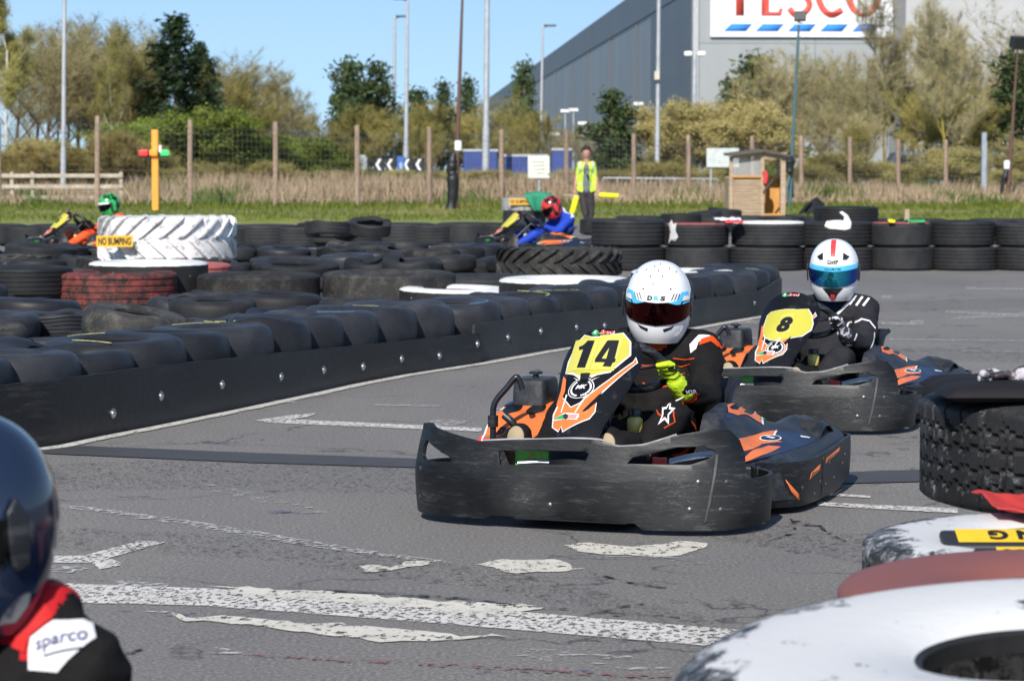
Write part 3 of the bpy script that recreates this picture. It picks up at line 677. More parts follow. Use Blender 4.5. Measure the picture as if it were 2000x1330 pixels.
# ---- filler tyres of the island
poly = [(-14, 12.6)] + [(q[0].x, q[0].y) for q in FQ[::6]] + [(q[0].x, q[0].y) for q in BQ[::6]] + [(2.3, 25.0), (1.2, 27.8), (1.0, 33.8), (-10, 33.8), (-14, 30)]
def inside(x, y, P):
    c = False
    for i in range(len(P)):
        x1, y1 = P[i]; x2, y2 = P[i - 1]
        if (y1 > y) != (y2 > y) and x < (x2 - x1) * (y - y1) / (y2 - y1) + x1: c = not c
    return c
random.seed(5)
zones = lambda x, y: ('near the front row of slicks' if y < 19 else 'in the middle of the left island' if y < 27 else 'in the back rows of the left island')
cnt = 0
yy = 13.4
while yy < 34:
    xx = -.205 * yy - .3
    step = .62 if yy < 24 else .78
    while xx < 3:
        x = xx + random.uniform(-.06, .06); y = yy + random.uniform(-.08, .08)
        trk = yy > 19.5 and random.random() < (.35 if yy < 24 else .75)
        r = (.49 if trk else .32)
        ppx = 1000 + 5000 * x / y
        if (17.8 < y < 22.6 and 70 < ppx < 400): xx += .12; continue
        if inside(x, y + .0, poly) and inside(x + .3, y - .3, poly) and all((x - a) ** 2 + (y - b) ** 2 > ((r + c) * .93) ** 2 for a, b, c in taken):
            if trk:
                me = random.choice([TM['truck'], TM['truckf'], TM['truckf'], TM['truckf']]); W = .31; n = 1 if (y < 30 or random.random() < .6) else 1; m = TY if random.random() < .85 else TYD
            else:
                me = random.choice([TM['slickw'], TM['slick'], TM['slick'], TM['slick3'], TM['car2'], TM['slick2'], TM['slickw']]); W = .28 if me in (TM['slickw'], TM['slick2']) else .2; n = 2 if W < .25 else 1; m = random.choice([TYS, TY, TYD if random.random() < .4 else TY])
            z0 = 0
            for lv in range(n):
                W_ = W; z = z0 + W_ / 2 + (random.uniform(0, .03) if lv == n - 1 else 0)
                low = .9 if (16.5 < y < 20.6 and 400 < ppx < 780) else .5 if (16.5 < y < 28 and 400 < ppx < 780) else .46 if (18.5 < y < 27.5 and ppx >= 780) else .86
                tyre(me, m, (x, y, z * low), f'{"worn black truck" if trk else "worn black"} tyre {zones(x, y)}', f'black tyres {zones(x, y)}', tilt=(random.uniform(-.07, .07), random.uniform(-.07, .07)) if lv == n - 1 else (0, 0), sc=random.uniform(.96, 1.04) if not trk else 1, scz=low)
                z0 += W_
                cnt += 1
            taken.append((x, y, r)); xx += step * (1.3 if trk else .85)
        else: xx += .12
    yy += .30
print('filler tyres', cnt)
# tyres heaped on the back edge of the island
for px, py, wd, tl in ((640, 433, 90, (.1, .08)), (680, 431, 80, (.16, .1)), (722, 430, 84, (.2, .14))):
    big(px, wd, py, .62, TM['car2'], TY, 'black car tyre tipped over on the back edge of the island', W=.19, tilt=tl, group='tipped tyres on the back edge', tk=False)
for i, px in enumerate(range(-10, 1000, 66)):
    yt = 437 + random.uniform(-3, 3) - (3 if px > 600 else 0)
    big(px + random.uniform(-8, 8), 128, yt + 3, 1.0, random.choice([TM['truck'], TM['truckf']]), TY, 'black truck tyre in the far row along the grass', W=.31, group='truck tyres in the far row along the grass', tk=False)
def child_keep(ch, o):
    ch.parent = o; ch.matrix_parent_inverse = (Matrix.Translation(o.location) @ o.rotation_euler.to_matrix().to_4x4() @ Matrix.Diagonal((*o.scale, 1))).inverted()
RIMR = mat('rim_red', (.32, .09, .08), .7); RIMW = mat('rim_white', (.7, .7, .68), .7)
# ---- stacked truck tyres on the right, two high
cols = [(1231, 138, 478, 427), (1361, 128, 480, 438), (1497, 144, 482, 436), (1635, 136, 482, 432), (1761, 124, 485, 436), (1882, 126, 486, 430), (2010, 132, 487, 436), (2140, 138, 487, 433)]
names = ['wide black stack at the left end of the right tyre wall', 'stack with the white splash left of the white topped one', 'stack behind the white topped tyre', 'stack with the white painted arrow', 'red rimmed stack right of the arrow', 'plain black stack right of the red rimmed one', 'block treaded stack at the right edge', 'stack beyond the right edge']
for i, (px, wd, ym, yt) in enumerate(cols):
    s = 149.0; y = FP / s; x = (px - 1000) / s; D = wd / s * 1.02; sc = D / .98
    lo = CH - (ym - 328) / s; me = TM['truck'] if i not in (1, 4) else TM['truckf']
    tyre(me, TY, (x, y, .155), f'lower tyre of the {names[i]}', 'stacked truck tyres of the right wall', sc=sc, scz=1.0)
    hi = CH - (yt - 328) / s; mm = {2: TYW, 1: TY, 4: TY}.get(i, TY)
    o = tyre(TM['truck'] if i != 4 else TM['truckf'], TY, (x + random.uniform(-.03, .03), y, .313 + (hi - .313) / 2), f'upper tyre of the {names[i]}', 'stacked truck tyres of the right wall', sc=sc * (1.03 if i in (0, 3) else 1), scz=(hi - .313) / .31)
    if i == 3:
        AR = o
    if i == 1: SPL = o
    if i in (1, 4):
        r = MB(); r.tube([(o.location.x + sc * .40 * cos(a), y + sc * .40 * sin(a), hi + .002) for a in [2 * pi * k / 40 for k in range(40)]], .03, 8, closed=True, flat=(.35, 1))
        child_keep(r.build('painted_band', RIMR), o)
    if i == 2:
        r = MB(); r.tube([(o.location.x + sc * .40 * cos(a), y + sc * .40 * sin(a), hi + .002) for a in [2 * pi * k / 40 for k in range(40)]], .075, 8, closed=True, flat=(.35, 1))
        child_keep(r.build('painted_band', RIMW), o)
def wrapmap(o, R):
    cx, cy, cz = o.location
    return lambda a, z, d: V((cx + (R + d) * sin(a), cy - (R + d) * cos(a), z))
R3 = .49 * AR.scale[0]
ar = [(-.42, .58), (-.36, .645), (-.1, .66), (.1, .655), (.12, .70), (-.02, .76), (.06, .775), (.22, .72), (.32, .63), (.30, .55), (.12, .53), (-.1, .545), (-.3, .55)]
a_ = sheet('arrow_marking', [(x * 1.0, z) for x, z in ar], wrapmap(AR, R3), mat('arrow_white', (.72, .72, .70), .6), None, cell=(.06, .06), off=.004, thick=.003); child_keep(a_, AR)
R3 = .49 * SPL.scale[0]
sp_ = sheet('paint_splash', [(-.98, .35), (-.9, .5), (-.98, .6), (-.85, .66), (-.78, .6), (-.66, .62), (-.7, .52), (-.6, .44), (-.72, .38), (-.86, .4)], wrapmap(SPL, R3), mat('splash_white', (.5, .5, .5), .7), None, cell=(.06, .06), off=.004, thick=.003); child_keep(sp_, SPL)
big(1652, 126, 403, .98, TM['truck'], TY, 'single black tyre on top of the wall above the arrow', W=.31, tk=False)
# loose tyres and line behind the right wall
for px, wd, yt, tl, lb in ((1375, 70, 413, (.05, .1), 'black tyre left before the wooden hut'), (1415, 66, 407, (.05, -.1), 'black tyre at the foot of the wooden hut'), (1330, 80, 417, (0, 0), 'low black tyre left of the tyres by the hut')):
    big(px, wd, yt, .8, TM['truckf'], TY, lb, W=.31, tilt=tl, tk=False)
t = big(1404, 34, 387, .62, TM['car'], TY, 'small upright tyre standing beside the hut', W=.19, tk=False); t.rotation_euler = (R_(84), 0, .35)
t = big(1580, 66, 405, .9, TM['truckf'], TY, 'tyre leaning open behind the topmost tyre', W=.31, tk=False); t.rotation_euler = (.1, R_(-48), 0)
t = big(1550, 60, 420, .8, TM['truckf'], TY, 'tyre lying at the right foot of the hut', W=.31, tk=False)
for i, px in enumerate([1180, 1250, 1320, 1390, 1460, 1530, 1600, 1690, 1730, 1800, 1870, 1940, 2010]):
    big(px, 96, 423 + random.uniform(-2, 4) + (4 if px > 1650 else 0), .98, random.choice([TM['truck'], TM['truckf']]), TY, 'low black tyre in the row behind the right tyre wall', W=.31, group='tyres in the row behind the right wall', tk=False)
# ---- foreground stack line at the lower right
BLKT = tyre_mesh('big_block_tyre', .52, .30, .28, 'block', 880)
FWT = tyre_mesh('broad_tyre', .575, .34, .175, 'slick', 160)
def at_xyz(x, y, top, W): return (x, y, top - W / 2)
tyre(FWT, TYWN, at_xyz(.800, 3.80, .632, .34), 'huge white painted tyre with black chipped sidewall in the near right corner', name='tyre', tilt=(R_(-4.5), 0))
tyre(FWT, TY, (.83, 3.84, .125), 'black tyre under the huge white corner tyre', name='tyre', sc=.92)
RFT = tyre_mesh('red_flat_tyre', .50, .30, .26, 'flat', 128)
TYRD = tyremat('tyre_red_dusty', (.03, .02, .02), .6, (.22, .082, .07), (.22, .30), 1.2, dz=.35, s=6, dirt=(.16, .11, .10))
tyre(RFT, TYRD, at_xyz(1.127, 4.86, .545, .30), 'dull red painted tyre between the two white tyres at right')
tyre(RFT, TY, (1.14, 4.88, .12), 'black tyre under the dull red tyre', sc=.97, scz=.8)
W2 = tyre_mesh('white_flat_tyre', .50, .30, .26, 'block', 620)
tyre(W2, TYWB, at_xyz(1.312, 5.86, .487, .30), 'white topped tyre carrying the two yellow boards')
tyre(RFT, TY, (1.32, 5.88, .09), 'black tyre under the white topped tyre with the boards', sc=.98, scz=.58)
tyre(BLKT, TYG, at_xyz(1.66, 7.08, .705, .295), 'black truck tyre with zigzag tread and peeling grey paint, under the cushion', sc=1.0)
tyre(TM['truckf'], TY, (1.80, 7.12, .21), 'narrow black tyre in shade under the zigzag treaded tyre', sc=.86, scz=1.25)
# ================================================================ karts
K14 = ((.19, 9.33, 0), R_(-20)); K8 = ((1.278, 12.88, 0), R_(-22))
def KM(k): return Matrix.Translation(k[0]) @ Matrix.Rotation(k[1], 4, 'Z')
def smooth_curve(P, n=14):
    out = []
    for i in range(len(P) - 1):
        p0 = V(P[max(i - 1, 0)]); p1 = V(P[i]); p2 = V(P[i + 1]); p3 = V(P[min(i + 2, len(P) - 1)])
        for j in range(n):
            t = j / n; out.append(.5 * ((2 * p1) + (p2 - p0) * t + (2 * p0 - 5 * p1 + 4 * p2 - p3) * t * t + (3 * p1 - p0 - 3 * p2 + p3) * t ** 3))
    out.append(V(P[-1])); return out
def planmap(pts, u0=0.0, lean=0.0):
    C = smooth_curve([(x, y, 0) for x, y in pts]); L = [0]
    for i in range(1, len(C)): L.append(L[-1] + (C[i] - C[i - 1]).length)
    tot = L[-1]; base = tot / 2 if u0 is None else u0
    def f(u, v, d):
        s = max(0, min(tot - 1e-6, u + base)); i = 1
        while L[i] < s: i += 1
        t = (s - L[i - 1]) / max(1e-9, L[i] - L[i - 1]); p = C[i - 1].lerp(C[i], t); dr = (C[i] - C[i - 1]).normalized(); n = V((dr.y, -dr.x, 0))
        bul = .012 * sin(min(1, max(0, v / .34)) * pi)
        return V((p.x, p.y, v)) + n * (d + bul - lean * max(0, v - .2))
    return f, tot
half = [(0, 0), (.2, .006), (.4, .03), (.52, .065), (.60, .12), (.65, .20), (.675, .31), (.66, .42), (.60, .50)]
FB, FBL = planmap([(-x, y) for x, y in half[:0:-1]] + half, None, .12)
def side_h(x, y, sg=1):    # height field of the side pod shell, x measured outward from the kart centre
    t = max(0, min(1, (x - .33) / .35))
    def pw(y, K):
        if y <= K[0][0]: return K[0][1]
        for (a, va), (b, vb) in zip(K, K[1:]):
            if y <= b: q = (y - a) / (b - a); q = q * q * (3 - 2 * q); return va + (vb - va) * q
        return K[-1][1]
    hi = pw(y, [(.58, .25), (.72, .385), (.95, .405), (1.15, .365), (1.4, .27), (1.65, .25)])
    if sg < 0: hi = pw(y, [(.575, .235), (.62, .27), (.80, .355), (.95, .385), (1.15, .37), (1.4, .27), (1.65, .25)])
    mid = pw(y, [(.58, .215), (.8, .25), (1.1, .285), (1.35, .30), (1.5, .315), (1.62, .30)]); out = pw(y, [(.58, .19), (.9, .20), (1.3, .215), (1.65, .225)])
    t0, t1 = (.12, .5) if sg > 0 else (.62, .95)
    a = 0 if t < t0 else 1 if t > t1 else (t - t0) / (t1 - t0); a = a * a * (3 - 2 * a)
    h = hi * (1 - a) + mid * a
    if t > .5 and sg > 0: q = (t - .5) / .5; h = mid * (1 - q) + out * q
    if sg < 0: h = hi * (1 - a) + out * a
    if t > .93: h -= (t - .93) * .35
    return h
def podmap(sg): 
    def f(x, y, d):
        e = .004; h = side_h(abs(x), y, sg); nx = -(side_h(abs(x) + e, y, sg) - h) / e * sg; ny = -(side_h(abs(x), y + e, sg) - h) / e
        n = V((nx, ny, 1)).normalized(); return V((x, y, h)) + n * d
    return f
def pixpod(K, pts):
    Mi = KM(K).inverted(); o = Mi @ V((0, 0, CH)); out = []
    sg = -1 if sum(p[0] for p in pts) / len(pts) < 1200 else 1
    for px, py in pts:
        d = (Mi.to_3x3() @ ray(px, py)).normalized(); t = 8.6; best = None
        while t < 12:
            p = o + d * t; cx = max(.335, min(.685, p.x * sg)); cy = max(.585, min(1.66, p.y))
            h = side_h(cx, cy, sg); e = abs(p.x * sg - cx) + abs(p.y - cy)
            if e < 1e-6 and p.z < h: best = (0, cx, cy); break
            c = e + max(0, p.z - h) * 1.5
            if best is None or c < best[0]: best = (c, cx, cy)
            t += .004
        out.append((best[1] * sg, best[2]))
    return out
PO = V((0, .10, .335)); PU = V((0, .73, .684)); PN = V((0, -.684, .73))
def pmap(a, b, d): return PO + V((a, 0, 0)) + PU * b + PN * (d - 2.3 * a * a - .5 * max(0, .1 - b) ** 2)
def pixpan(K, pts, z0=None, sc=1):
    Mi = KM(K).inverted(); o = Mi @ V((0, 0, CH)); out = []
    for q in pts:
        px, py = (z0[0] + q[0] / z0[2], z0[1] + q[1] / z0[2]) if z0 else q
        d = Mi.to_3x3() @ ray(px, py); a = 0
        for _ in range(6):
            P0 = PO + PN * (-2.3 * a * a); t = (P0 - o).dot(PN) / d.dot(PN); p = o + d * t; a = p.x
        out.append((a, (p - PO).dot(PU)))
    return out
Z14 = (1080, 640, 5.784); Z8 = (1380, 440, 3.167)
def ring(pts, w):
    c = V((sum(p[0] for p in pts) / len(pts), sum(p[1] for p in pts) / len(pts))); return [tuple(c + (V(p) - c) * (1 + w / max((V(p) - c).length, 1e-4))) for p in pts]
def ell(cx, cy, rx, ry, n=28, a0=0, a1=2 * pi): return [(cx + rx * cos(a0 + (a1 - a0) * i / n), cy + ry * sin(a0 + (a1 - a0) * i / n)) for i in range(n)]
def rotbox(cx, cy, w_, h_, a):
    return [(cx + x * cos(a) - y * sin(a), cy + x * sin(a) + y * cos(a)) for x, y in ((-w_ / 2, -h_ / 2), (w_ / 2, -h_ / 2), (w_ / 2, h_ / 2), (-w_ / 2, h_ / 2))]
def wheel(parent, x, y, R, W, steer=0):
    Mx = Matrix.Translation((x, y, R)) @ Matrix.Rotation(steer, 4, 'Z'); sg = 1 if x > 0 else -1
    h = W / 2; r0 = R * .5
    prof = [(r0, -h * .8), (r0 + .01, -h * .95), (R * .8, -h), (R * .96, -h * .9), (R, -h * .7), (R, 0), (R, h * .7), (R * .96, h * .9), (R * .8, h), (r0 + .01, h * .95), (r0, h * .8)]
    a = MB(); a.lathe(prof, 40, axis='X', M=Mx, closed=True); t = a.build('wheel', RUB, parent, 50)
    b = MB(); b.lathe([(.001, 0), (R * .2, h * .25 * sg), (R * .24, -h * .1 * sg), (r0 * .8, -h * .2 * sg), (r0 * .95, h * .75 * sg), (r0 + .006, h * .85 * sg), (r0 + .004, h * .7 * sg), (r0 * .95, -h * .8 * sg)], 28, axis='X', M=Mx); b.build('rim', STEELD, t, 40)
    return t
def make_kart(K, label, group, nosefn, full=True):
    root = empty('racing_kart', label, 'kart', K[0], K[1], group)
    # front bumper with three openings
    H = FBL / 2
    top = [(-H, .20), (-.72, .205), (-.71, .335), (-.69, .366), (-.60, .374), (-.575, .362), (-.42, .335), (-.34, .322), (-.22, .332), (.02, .345), (.12, .345), (.20, .322), (.30, .330), (.42, .368), (.56, .392), (.63, .385), (.675, .345), (.69, .30), (.685, .21), (.74, .205), (H, .205)]
    bot = [(H, .035), (.72, .03), (.60, .022), (.30, .022), (.27, .045), (-.28, .05), (-.31, .035), (-.6, .03), (-.8, .035), (-H, .04)]
    holes = [[(-.625, .285), (-.615, .306), (-.60, .306), (-.455, .252), (-.455, .237), (-.60, .236), (-.62, .25)],
             [(-.25, .24), (-.26, .287), (-.24, .293), (.08, .302), (.095, .292), (.08, .258), (.06, .252)],
             [(.24, .262), (.26, .285), (.42, .325), (.52, .330), (.565, .31), (.54, .285), (.47, .263)]]
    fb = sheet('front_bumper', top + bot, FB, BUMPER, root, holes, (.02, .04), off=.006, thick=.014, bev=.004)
    lip = MB(); pth = [FB(u, v, .0) for u, v in [(-.33, .323), (-.22, .333), (-.1, .338), (.02, .346), (.12, .346), (.16, .338), (.20, .324), (.25, .326), (.30, .332), (.36, .35), (.42, .37)]]
    lip.tube(smooth_curve(pth, 5), .0035, 6); lip.build('worn_top_edge', mat('worn_edge', (.35, .35, .36), .4), fb, 60)
    for u, v in ((.50, .20), (.47, .10), (.58, .10), (.60, .20), (-.62, .20), (-.63, .09), (-.05, .10)):
        b = MB(); p = FB(u, v, .007); q = (FB(u, v, .1) - p).to_track_quat('Z', 'Y').to_matrix().to_4x4()
        b.lathe([(.0001, .003), (.004, .0035), (.007, .001), (.0105, .0), (.0105, -.003)], 12, M=Matrix.Translation(p) @ q); b.build('bolt', STEELD, fb, 50)
    sheet('bumper_seam', [(.565, .30), (.575, .30), (.53, .05), (.52, .05)], FB, mat('seam_pale', (.06, .06, .062), .6), fb, cell=(.02, .03), off=.0078, thick=.001)
    # side bumpers following the pods
    for sg, nm in ((1, 'side_bumper'), (-1, 'side_bumper')):
        pts = [(.585, .50), (.555, .56), (.565, .64), (.63, .72), (.685, .80), (.705, .95), (.712, 1.25), (.70, 1.50), (.685, 1.66), (.64, 1.76), (.56, 1.80)]
        if sg < 0: pts = [(-x, y) for x, y in pts[::-1]]
        f, tot = planmap(pts, 0.0)
        T = [(0, .205), (.1, .215), (.22, .205), (.5, .205), (.75, .215), (.95, .222), (1.1, .225), (1.22, .222), (tot, .215)]
        B = [(tot, .07), (1.1, .05), (.9, .028), (.3, .028), (0, .035)]
        if sg < 0: T = [(tot - u, v) for u, v in T[::-1]]; B = [(tot - u, v) for u, v in B[::-1]]
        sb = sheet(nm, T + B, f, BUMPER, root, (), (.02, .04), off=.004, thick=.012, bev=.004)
        if sg > 0:
            for q in ([(.27, .14), (.34, .075), (.345, .05), (.30, .09)], [(.42, .125), (.56, .15), (.56, .172), (.44, .15)], [(.64, .165), (.90, .19), (.90, .205), (.66, .185)]):
                sheet('orange_slot', q, f, ORANGE, sb, cell=(.03, .03), off=.0055, thick=.001)
            sheet('panel_joint', [(.60, .04), (.605, .04), (.605, .2), (.60, .2)], f, BLK, sb, cell=(.03, .03), off=.0065, thick=.002)
            for u, v in ((.36, .10), (.5, .06), (.57, .10), (.66, .08), (.8, .09), (.97, .13), (1.02, .16), (.7, .16)):
                b = MB(); p = f(u, v, .005); q = (f(u, v, .1) - p).to_track_quat('Z', 'Y').to_matrix().to_4x4()
                b.lathe([(.0001, .003), (.004, .0035), (.009, .0), (.009, -.003)], 10, M=Matrix.Translation(p) @ q); b.build('bolt', STEELD, sb, 50)
    # side pods
    for sg in (1, -1):
        xs = [.325, .33, .345, .36, .375, .39, .405, .42, .44, .46, .48, .50, .53, .56, .59, .62, .645, .66, .672, .68, .688, .69]; ys = [.575] + [.58 + 1.09 * i / 44 for i in range(45)] + [1.675]
        mb = MB(); 
        for x in xs:
            for y in ys:
                z = side_h(x, y, sg)
                xo = x
                if y < .78: xo = x if x < .5 else .5 + (x - .5) * (.28 + .72 * (y - .575) / .205)
                if y in (ys[0], ys[-1]): z = .05
                if x in (xs[0],): z = .10
                if x == xs[-1]: z = .06
                mb.v.append((xo * sg, y, z))
        n = len(ys)
        for i in range(len(xs) - 1):
            for j in range(n - 1): mb.f.append((i * n + j, (i + 1) * n + j, (i + 1) * n + j + 1, i * n + j + 1)); mb.m.append(0)
        pod = mb.build('side_pod', PODBLK, root, 40)
        m_ = podmap(sg)
        def g(name, pix, mt, lay=1, KK=K14, thick=.0008):
            return sheet(name, pixpod(KK, pix), m_, mt, pod, cell=(.02, .02), off=.0012 * lay)
        if sg > 0:
            g('blue_graphic', [(1406, 903), (1440, 872), (1516, 842), (1572, 848), (1594, 862), (1560, 874), (1500, 893), (1450, 905)], SBLU, 1)
            g('orange_graphic', [(1402, 884), (1430, 868), (1462, 853), (1490, 845), (1518, 842), (1510, 858), (1528, 864), (1488, 868), (1470, 878), (1440, 882), (1404, 893)], ORANGE, 2)
            g('orange_graphic', [(1448, 899), (1468, 882), (1500, 871), (1525, 873), (1498, 887), (1456, 903)], ORANGE, 2)
            g('white_edge', [(1514, 842), (1518, 842), (1510, 860), (1506, 860)], WHT, 3)
            g('green_logo', [(1403, 895), (1414, 888), (1426, 885), (1441, 886), (1434, 893), (1420, 896), (1404, 900)], SGRN, 3)
            g('white_logo', [(1409, 896), (1418, 890), (1422, 890), (1414, 897)], WHT, 4); g('white_logo', [(1424, 893), (1430, 888), (1434, 888), (1428, 893)], WHT, 4)
            for q in ell(1504, 858, 18, 5, 2, 0, 2 * pi)[:1]:
                g('white_oval', ell(1504, 857, 22, 6, 20), WHT, 3); g('dark_oval', ell(1504, 857, 19, 4.6, 20), SBLU, 4); g('pale_mark', [(1494, 856), (1500, 854), (1514, 857), (1508, 859)], WHT, 5)
            g('white_scribble', [(1562, 852), (1582, 855), (1580, 857), (1564, 855)], WHT, 3)
            g('orange_graphic', [(1420, 792), (1450, 784), (1470, 788), (1484, 801), (1488, 828), (1462, 812), (1440, 812), (1422, 806)], ORANGE, 2)
            g('black_mark', [(1424, 796), (1436, 790), (1455, 786), (1440, 794), (1458, 796), (1440, 801), (1430, 800)], GLOSSK, 3); g('black_mark', [(1452, 805), (1462, 800), (1474, 806), (1464, 810)], GLOSSK, 3)
            g('blue_graphic', [(1418, 806), (1440, 811), (1430, 818), (1418, 818)], SBLU, 1)
            g('white_edge', [(1486, 806), (1489, 808), (1491, 831), (1487, 829)], WHT, 3)
            g('green_logo', [(1483, 818), (1488, 808), (1497, 804), (1503, 808), (1498, 818), (1488, 821)], SGRN, 3); g('white_logo', [(1490, 815), (1494, 809), (1497, 810), (1493, 816)], WHT, 4); g('red_logo', [(1492, 807), (1500, 802), (1502, 805)], SRED, 4)
        else:
            q = lambda nm, P, mt, lay: sheet(nm, P, m_, mt, pod, cell=(.02, .02), off=.0012 * lay)
            q('orange_graphic', [(-.335, .595), (-.55, .595), (-.565, .70), (-.55, .86), (-.47, .93), (-.50, 1.0), (-.44, 1.14), (-.335, 1.18)], ORANGE, 2)
            q('white_edge', [(-.55, .60), (-.565, .70), (-.55, .86), (-.543, .855), (-.557, .70), (-.543, .60)], WHT, 3)
            q('pink_graphic', [(-.335, 1.0), (-.40, 1.0), (-.42, 1.12), (-.335, 1.16)], PINK, 3); q('blue_graphic', [(-.555, .87), (-.48, .94), (-.52, 1.05), (-.57, 1.0)], SBLU, 2)
            q('dark_recess', ell(-.505, .84, .036, .07, 20), GLOSSK, 4); q('dark_recess', ell(-.405, .84, .036, .07, 20), GLOSSK, 4)
            cx, cy = -.45, .66
            text('pod_number', 'P225', cx, cy, .07, .13, m_, BLK, pod, off=.006, cell=(.02, .02), bold=.03, shear=.3)
            g('orange_graphic', [(932, 862), (940, 852), (960, 847), (985, 849), (998, 856), (990, 866), (940, 868)], SRED, 2); g('green_logo', [(948, 853), (972, 850), (972, 855), (950, 857)], SGRN, 3); g('white_edge', [(985, 848), (1000, 857), (996, 860), (982, 851)], WHT, 3)
    # nose panel
    out = [(-.075, -.13), (.075, -.13), (.082, 0), (.10, .10), (.122, .20), (.142, .30), (.155, .38), (.158, .44), (.151, .485), (.130, .522), (.097, .546), (.05, .558), (0, .561), (-.05, .558), (-.097, .546), (-.130, .522), (-.151, .485), (-.158, .44), (-.155, .38), (-.142, .30), (-.122, .20), (-.10, .10), (-.082, 0)]
    np_ = sheet('nose_panel', out, pmap, GLOSSK, root, (), (.02, .03), thick=.022, bev=.006)
    nosefn(np_)
    # back braces of the panel, steering column and wheel
    cw = V((0, .76, .55)); un = V((0, .66, .75)); uu = V((0, -.75, .66))
    mb = MB(); mb.tube([cw + V((.162 * cos(a), 0, 0)) + uu * (.162 * sin(a) * (.86 if sin(a) < 0 else 1)) for a in [2 * pi * i / 40 for i in range(40)]], .018, 12, closed=True)
    sw = mb.build('steering_wheel', BLK, root, 60)
    mb = MB()
    for a in (R_(10), R_(170), R_(-90)): mb.tube([cw - un * .02, cw + V((.07 * cos(a), 0, 0)) + uu * .07 * sin(a) - un * .01, cw + V((.15 * cos(a), 0, 0)) + uu * .15 * sin(a) * .9], .012, 8, flat=(.5, 1.3))
    mb.lathe([(.0001, .012), (.035, .012), (.04, 0), (.04, -.02), (.0001, -.02)], 20, M=Matrix.Translation(cw) @ un.to_track_quat('Z', 'Y').to_matrix().to_4x4()); mb.build('spokes', STEELD, sw, 50)
    mb = MB(); mb.tube([cw - un * .02, (0, .45, .30), (0, .36, .16)], .013, 10); mb.build('steering_column', STEELD, root, 50)
    mb = MB(); mb.tube([(-.06, .30, .42), (-.05, .44, .30), (-.05, .5, .1)], .009, 8); mb.tube([(.06, .30, .42), (.05, .44, .30), (.05, .5, .1)], .009, 8); mb.build('panel_brace', SBLU, root, 50)
    # chassis rails, floor, seat
    mb = MB()
    for s_ in (-1, 1):
        mb.tube([(s_ * .22, .10, .06), (s_ * .22, .5, .055), (s_ * .31, .9, .055), (s_ * .31, 1.7, .08)], .016, 10)
        mb.tube([(s_ * .30, .65, .06), (s_ * .60, .68, .07), (s_ * .62, 1.3, .07), (s_ * .3, 1.35, .07)], .012, 10)
    for y in (.12, .5, 1.1, 1.6): mb.tube([(-.3 if y > .6 else -.22, y, .06), (.3 if y > .6 else .22, y, .06)], .014, 10)
    mb.tube([(-.6, 1.45, .14), (.6, 1.45, .14)], .02, 12); mb.tube([(-.42, .38, .12), (.42, .38, .12)], .012, 10)
    mb.build('chassis_frame', TUBE, root, 50)
    mb = MB(); mb.box((0, .5, .034), (.44, .85, .008)); mb.build('floor_tray', STEELD, root)
    mb = MB(); S_ = []
    prof = [(.80, .10, .16), (.92, .055, .18), (1.08, .05, .19), (1.22, .09, .20), (1.31, .20, .205), (1.36, .34, .205), (1.41, .47, .19), (1.435, .56, .15)]
    for k, (y, z, hw) in enumerate(prof):
        for i in range(13):
            t = -1 + 2 * i / 12; e = abs(t) ** 2.5; tz = .17 * e if k < 4 else .10 * e; ty = 0 if k < 3 else -.17 * e * (min(k - 2, 3) / 3)
            mb.v.append((t * hw * 1.12, y + ty, z + tz))
    for k in range(len(prof) - 1):
        for i in range(12): mb.f.append((k * 13 + i, k * 13 + i + 1, (k + 1) * 13 + i + 1, (k + 1) * 13 + i)); mb.m.append(0)
    st = link('seat', mb.mesh('seat'), root, ASEAT, True); q = st.modifiers.new('s', 'SOLIDIFY'); q.thickness = .012; q.offset = 0; q = st.modifiers.new('ss', 'SUBSURF'); q.levels = 1; q.render_levels = 2
    mb = MB()
    Mi = KM(K14).inverted()
    edge = [Mi @ AT(px, py, z) for px, py, z in ((1393, 893, 10.0), (1400, 872, 10.08), (1412, 845, 10.17), (1420, 812, 10.27), (1425, 780, 10.36), (1432, 757, 10.43), (1441, 746, 10.46), (1446, 742, 10.47))]
    mb.tube(smooth_curve(edge, 5), .014, 10); mb.build('seat_edge', TUBE, st, 60)
    mb = MB(); inner = [Mi @ AT(px, py, z) for px, py, z in ((1372, 893, 10.05), (1376, 872, 10.13), (1384, 845, 10.22), (1390, 812, 10.32), (1395, 780, 10.41), (1398, 757, 10.48), (1400, 742, 10.52), (1402, 739, 10.52))]
    C = smooth_curve(edge, 5); D = smooth_curve(inner, 5)
    for p, q in zip(C, D): mb.v += [tuple(p), tuple(p.lerp(q, .5) + V((.0, .015, 0))), tuple(q)]
    for i in range(len(C) - 1):
        for j in (0, 1): mb.f.append((3 * i + j, 3 * i + 3 + j, 3 * i + 4 + j, 3 * i + j + 1)); mb.m.append(0)
    o = link('seat_wing', mb.mesh('seat_wing'), st, ASEAT, True); q = o.modifiers.new('s', 'SOLIDIFY'); q.thickness = .012
    mb = MB(); mb.tube(smooth_curve([(.33, 1.13, .12), (.30, 1.12, .25), (.27, 1.15, .36)], 6), .012, 10); mb.build('seat_stay', STEEL, st, 60)
    # tank with cap, side hoop, engine
    tk = MB(); tx, ty = -.455, .98
    a, b = .082, .070
    for z, e in ((.30, .95), (.325, 1.02), (.33, .96), (.45, .90), (.475, .86), (.482, .78)):
        for k in range(24):
            an = 2 * pi * k / 24; cx = (abs(cos(an)) ** .35) * (1 if cos(an) > 0 else -1); cy = (abs(sin(an)) ** .35) * (1 if sin(an) > 0 else -1); tk.v.append((tx + a * e * cx, ty + b * 1.5 * e * cy, z))
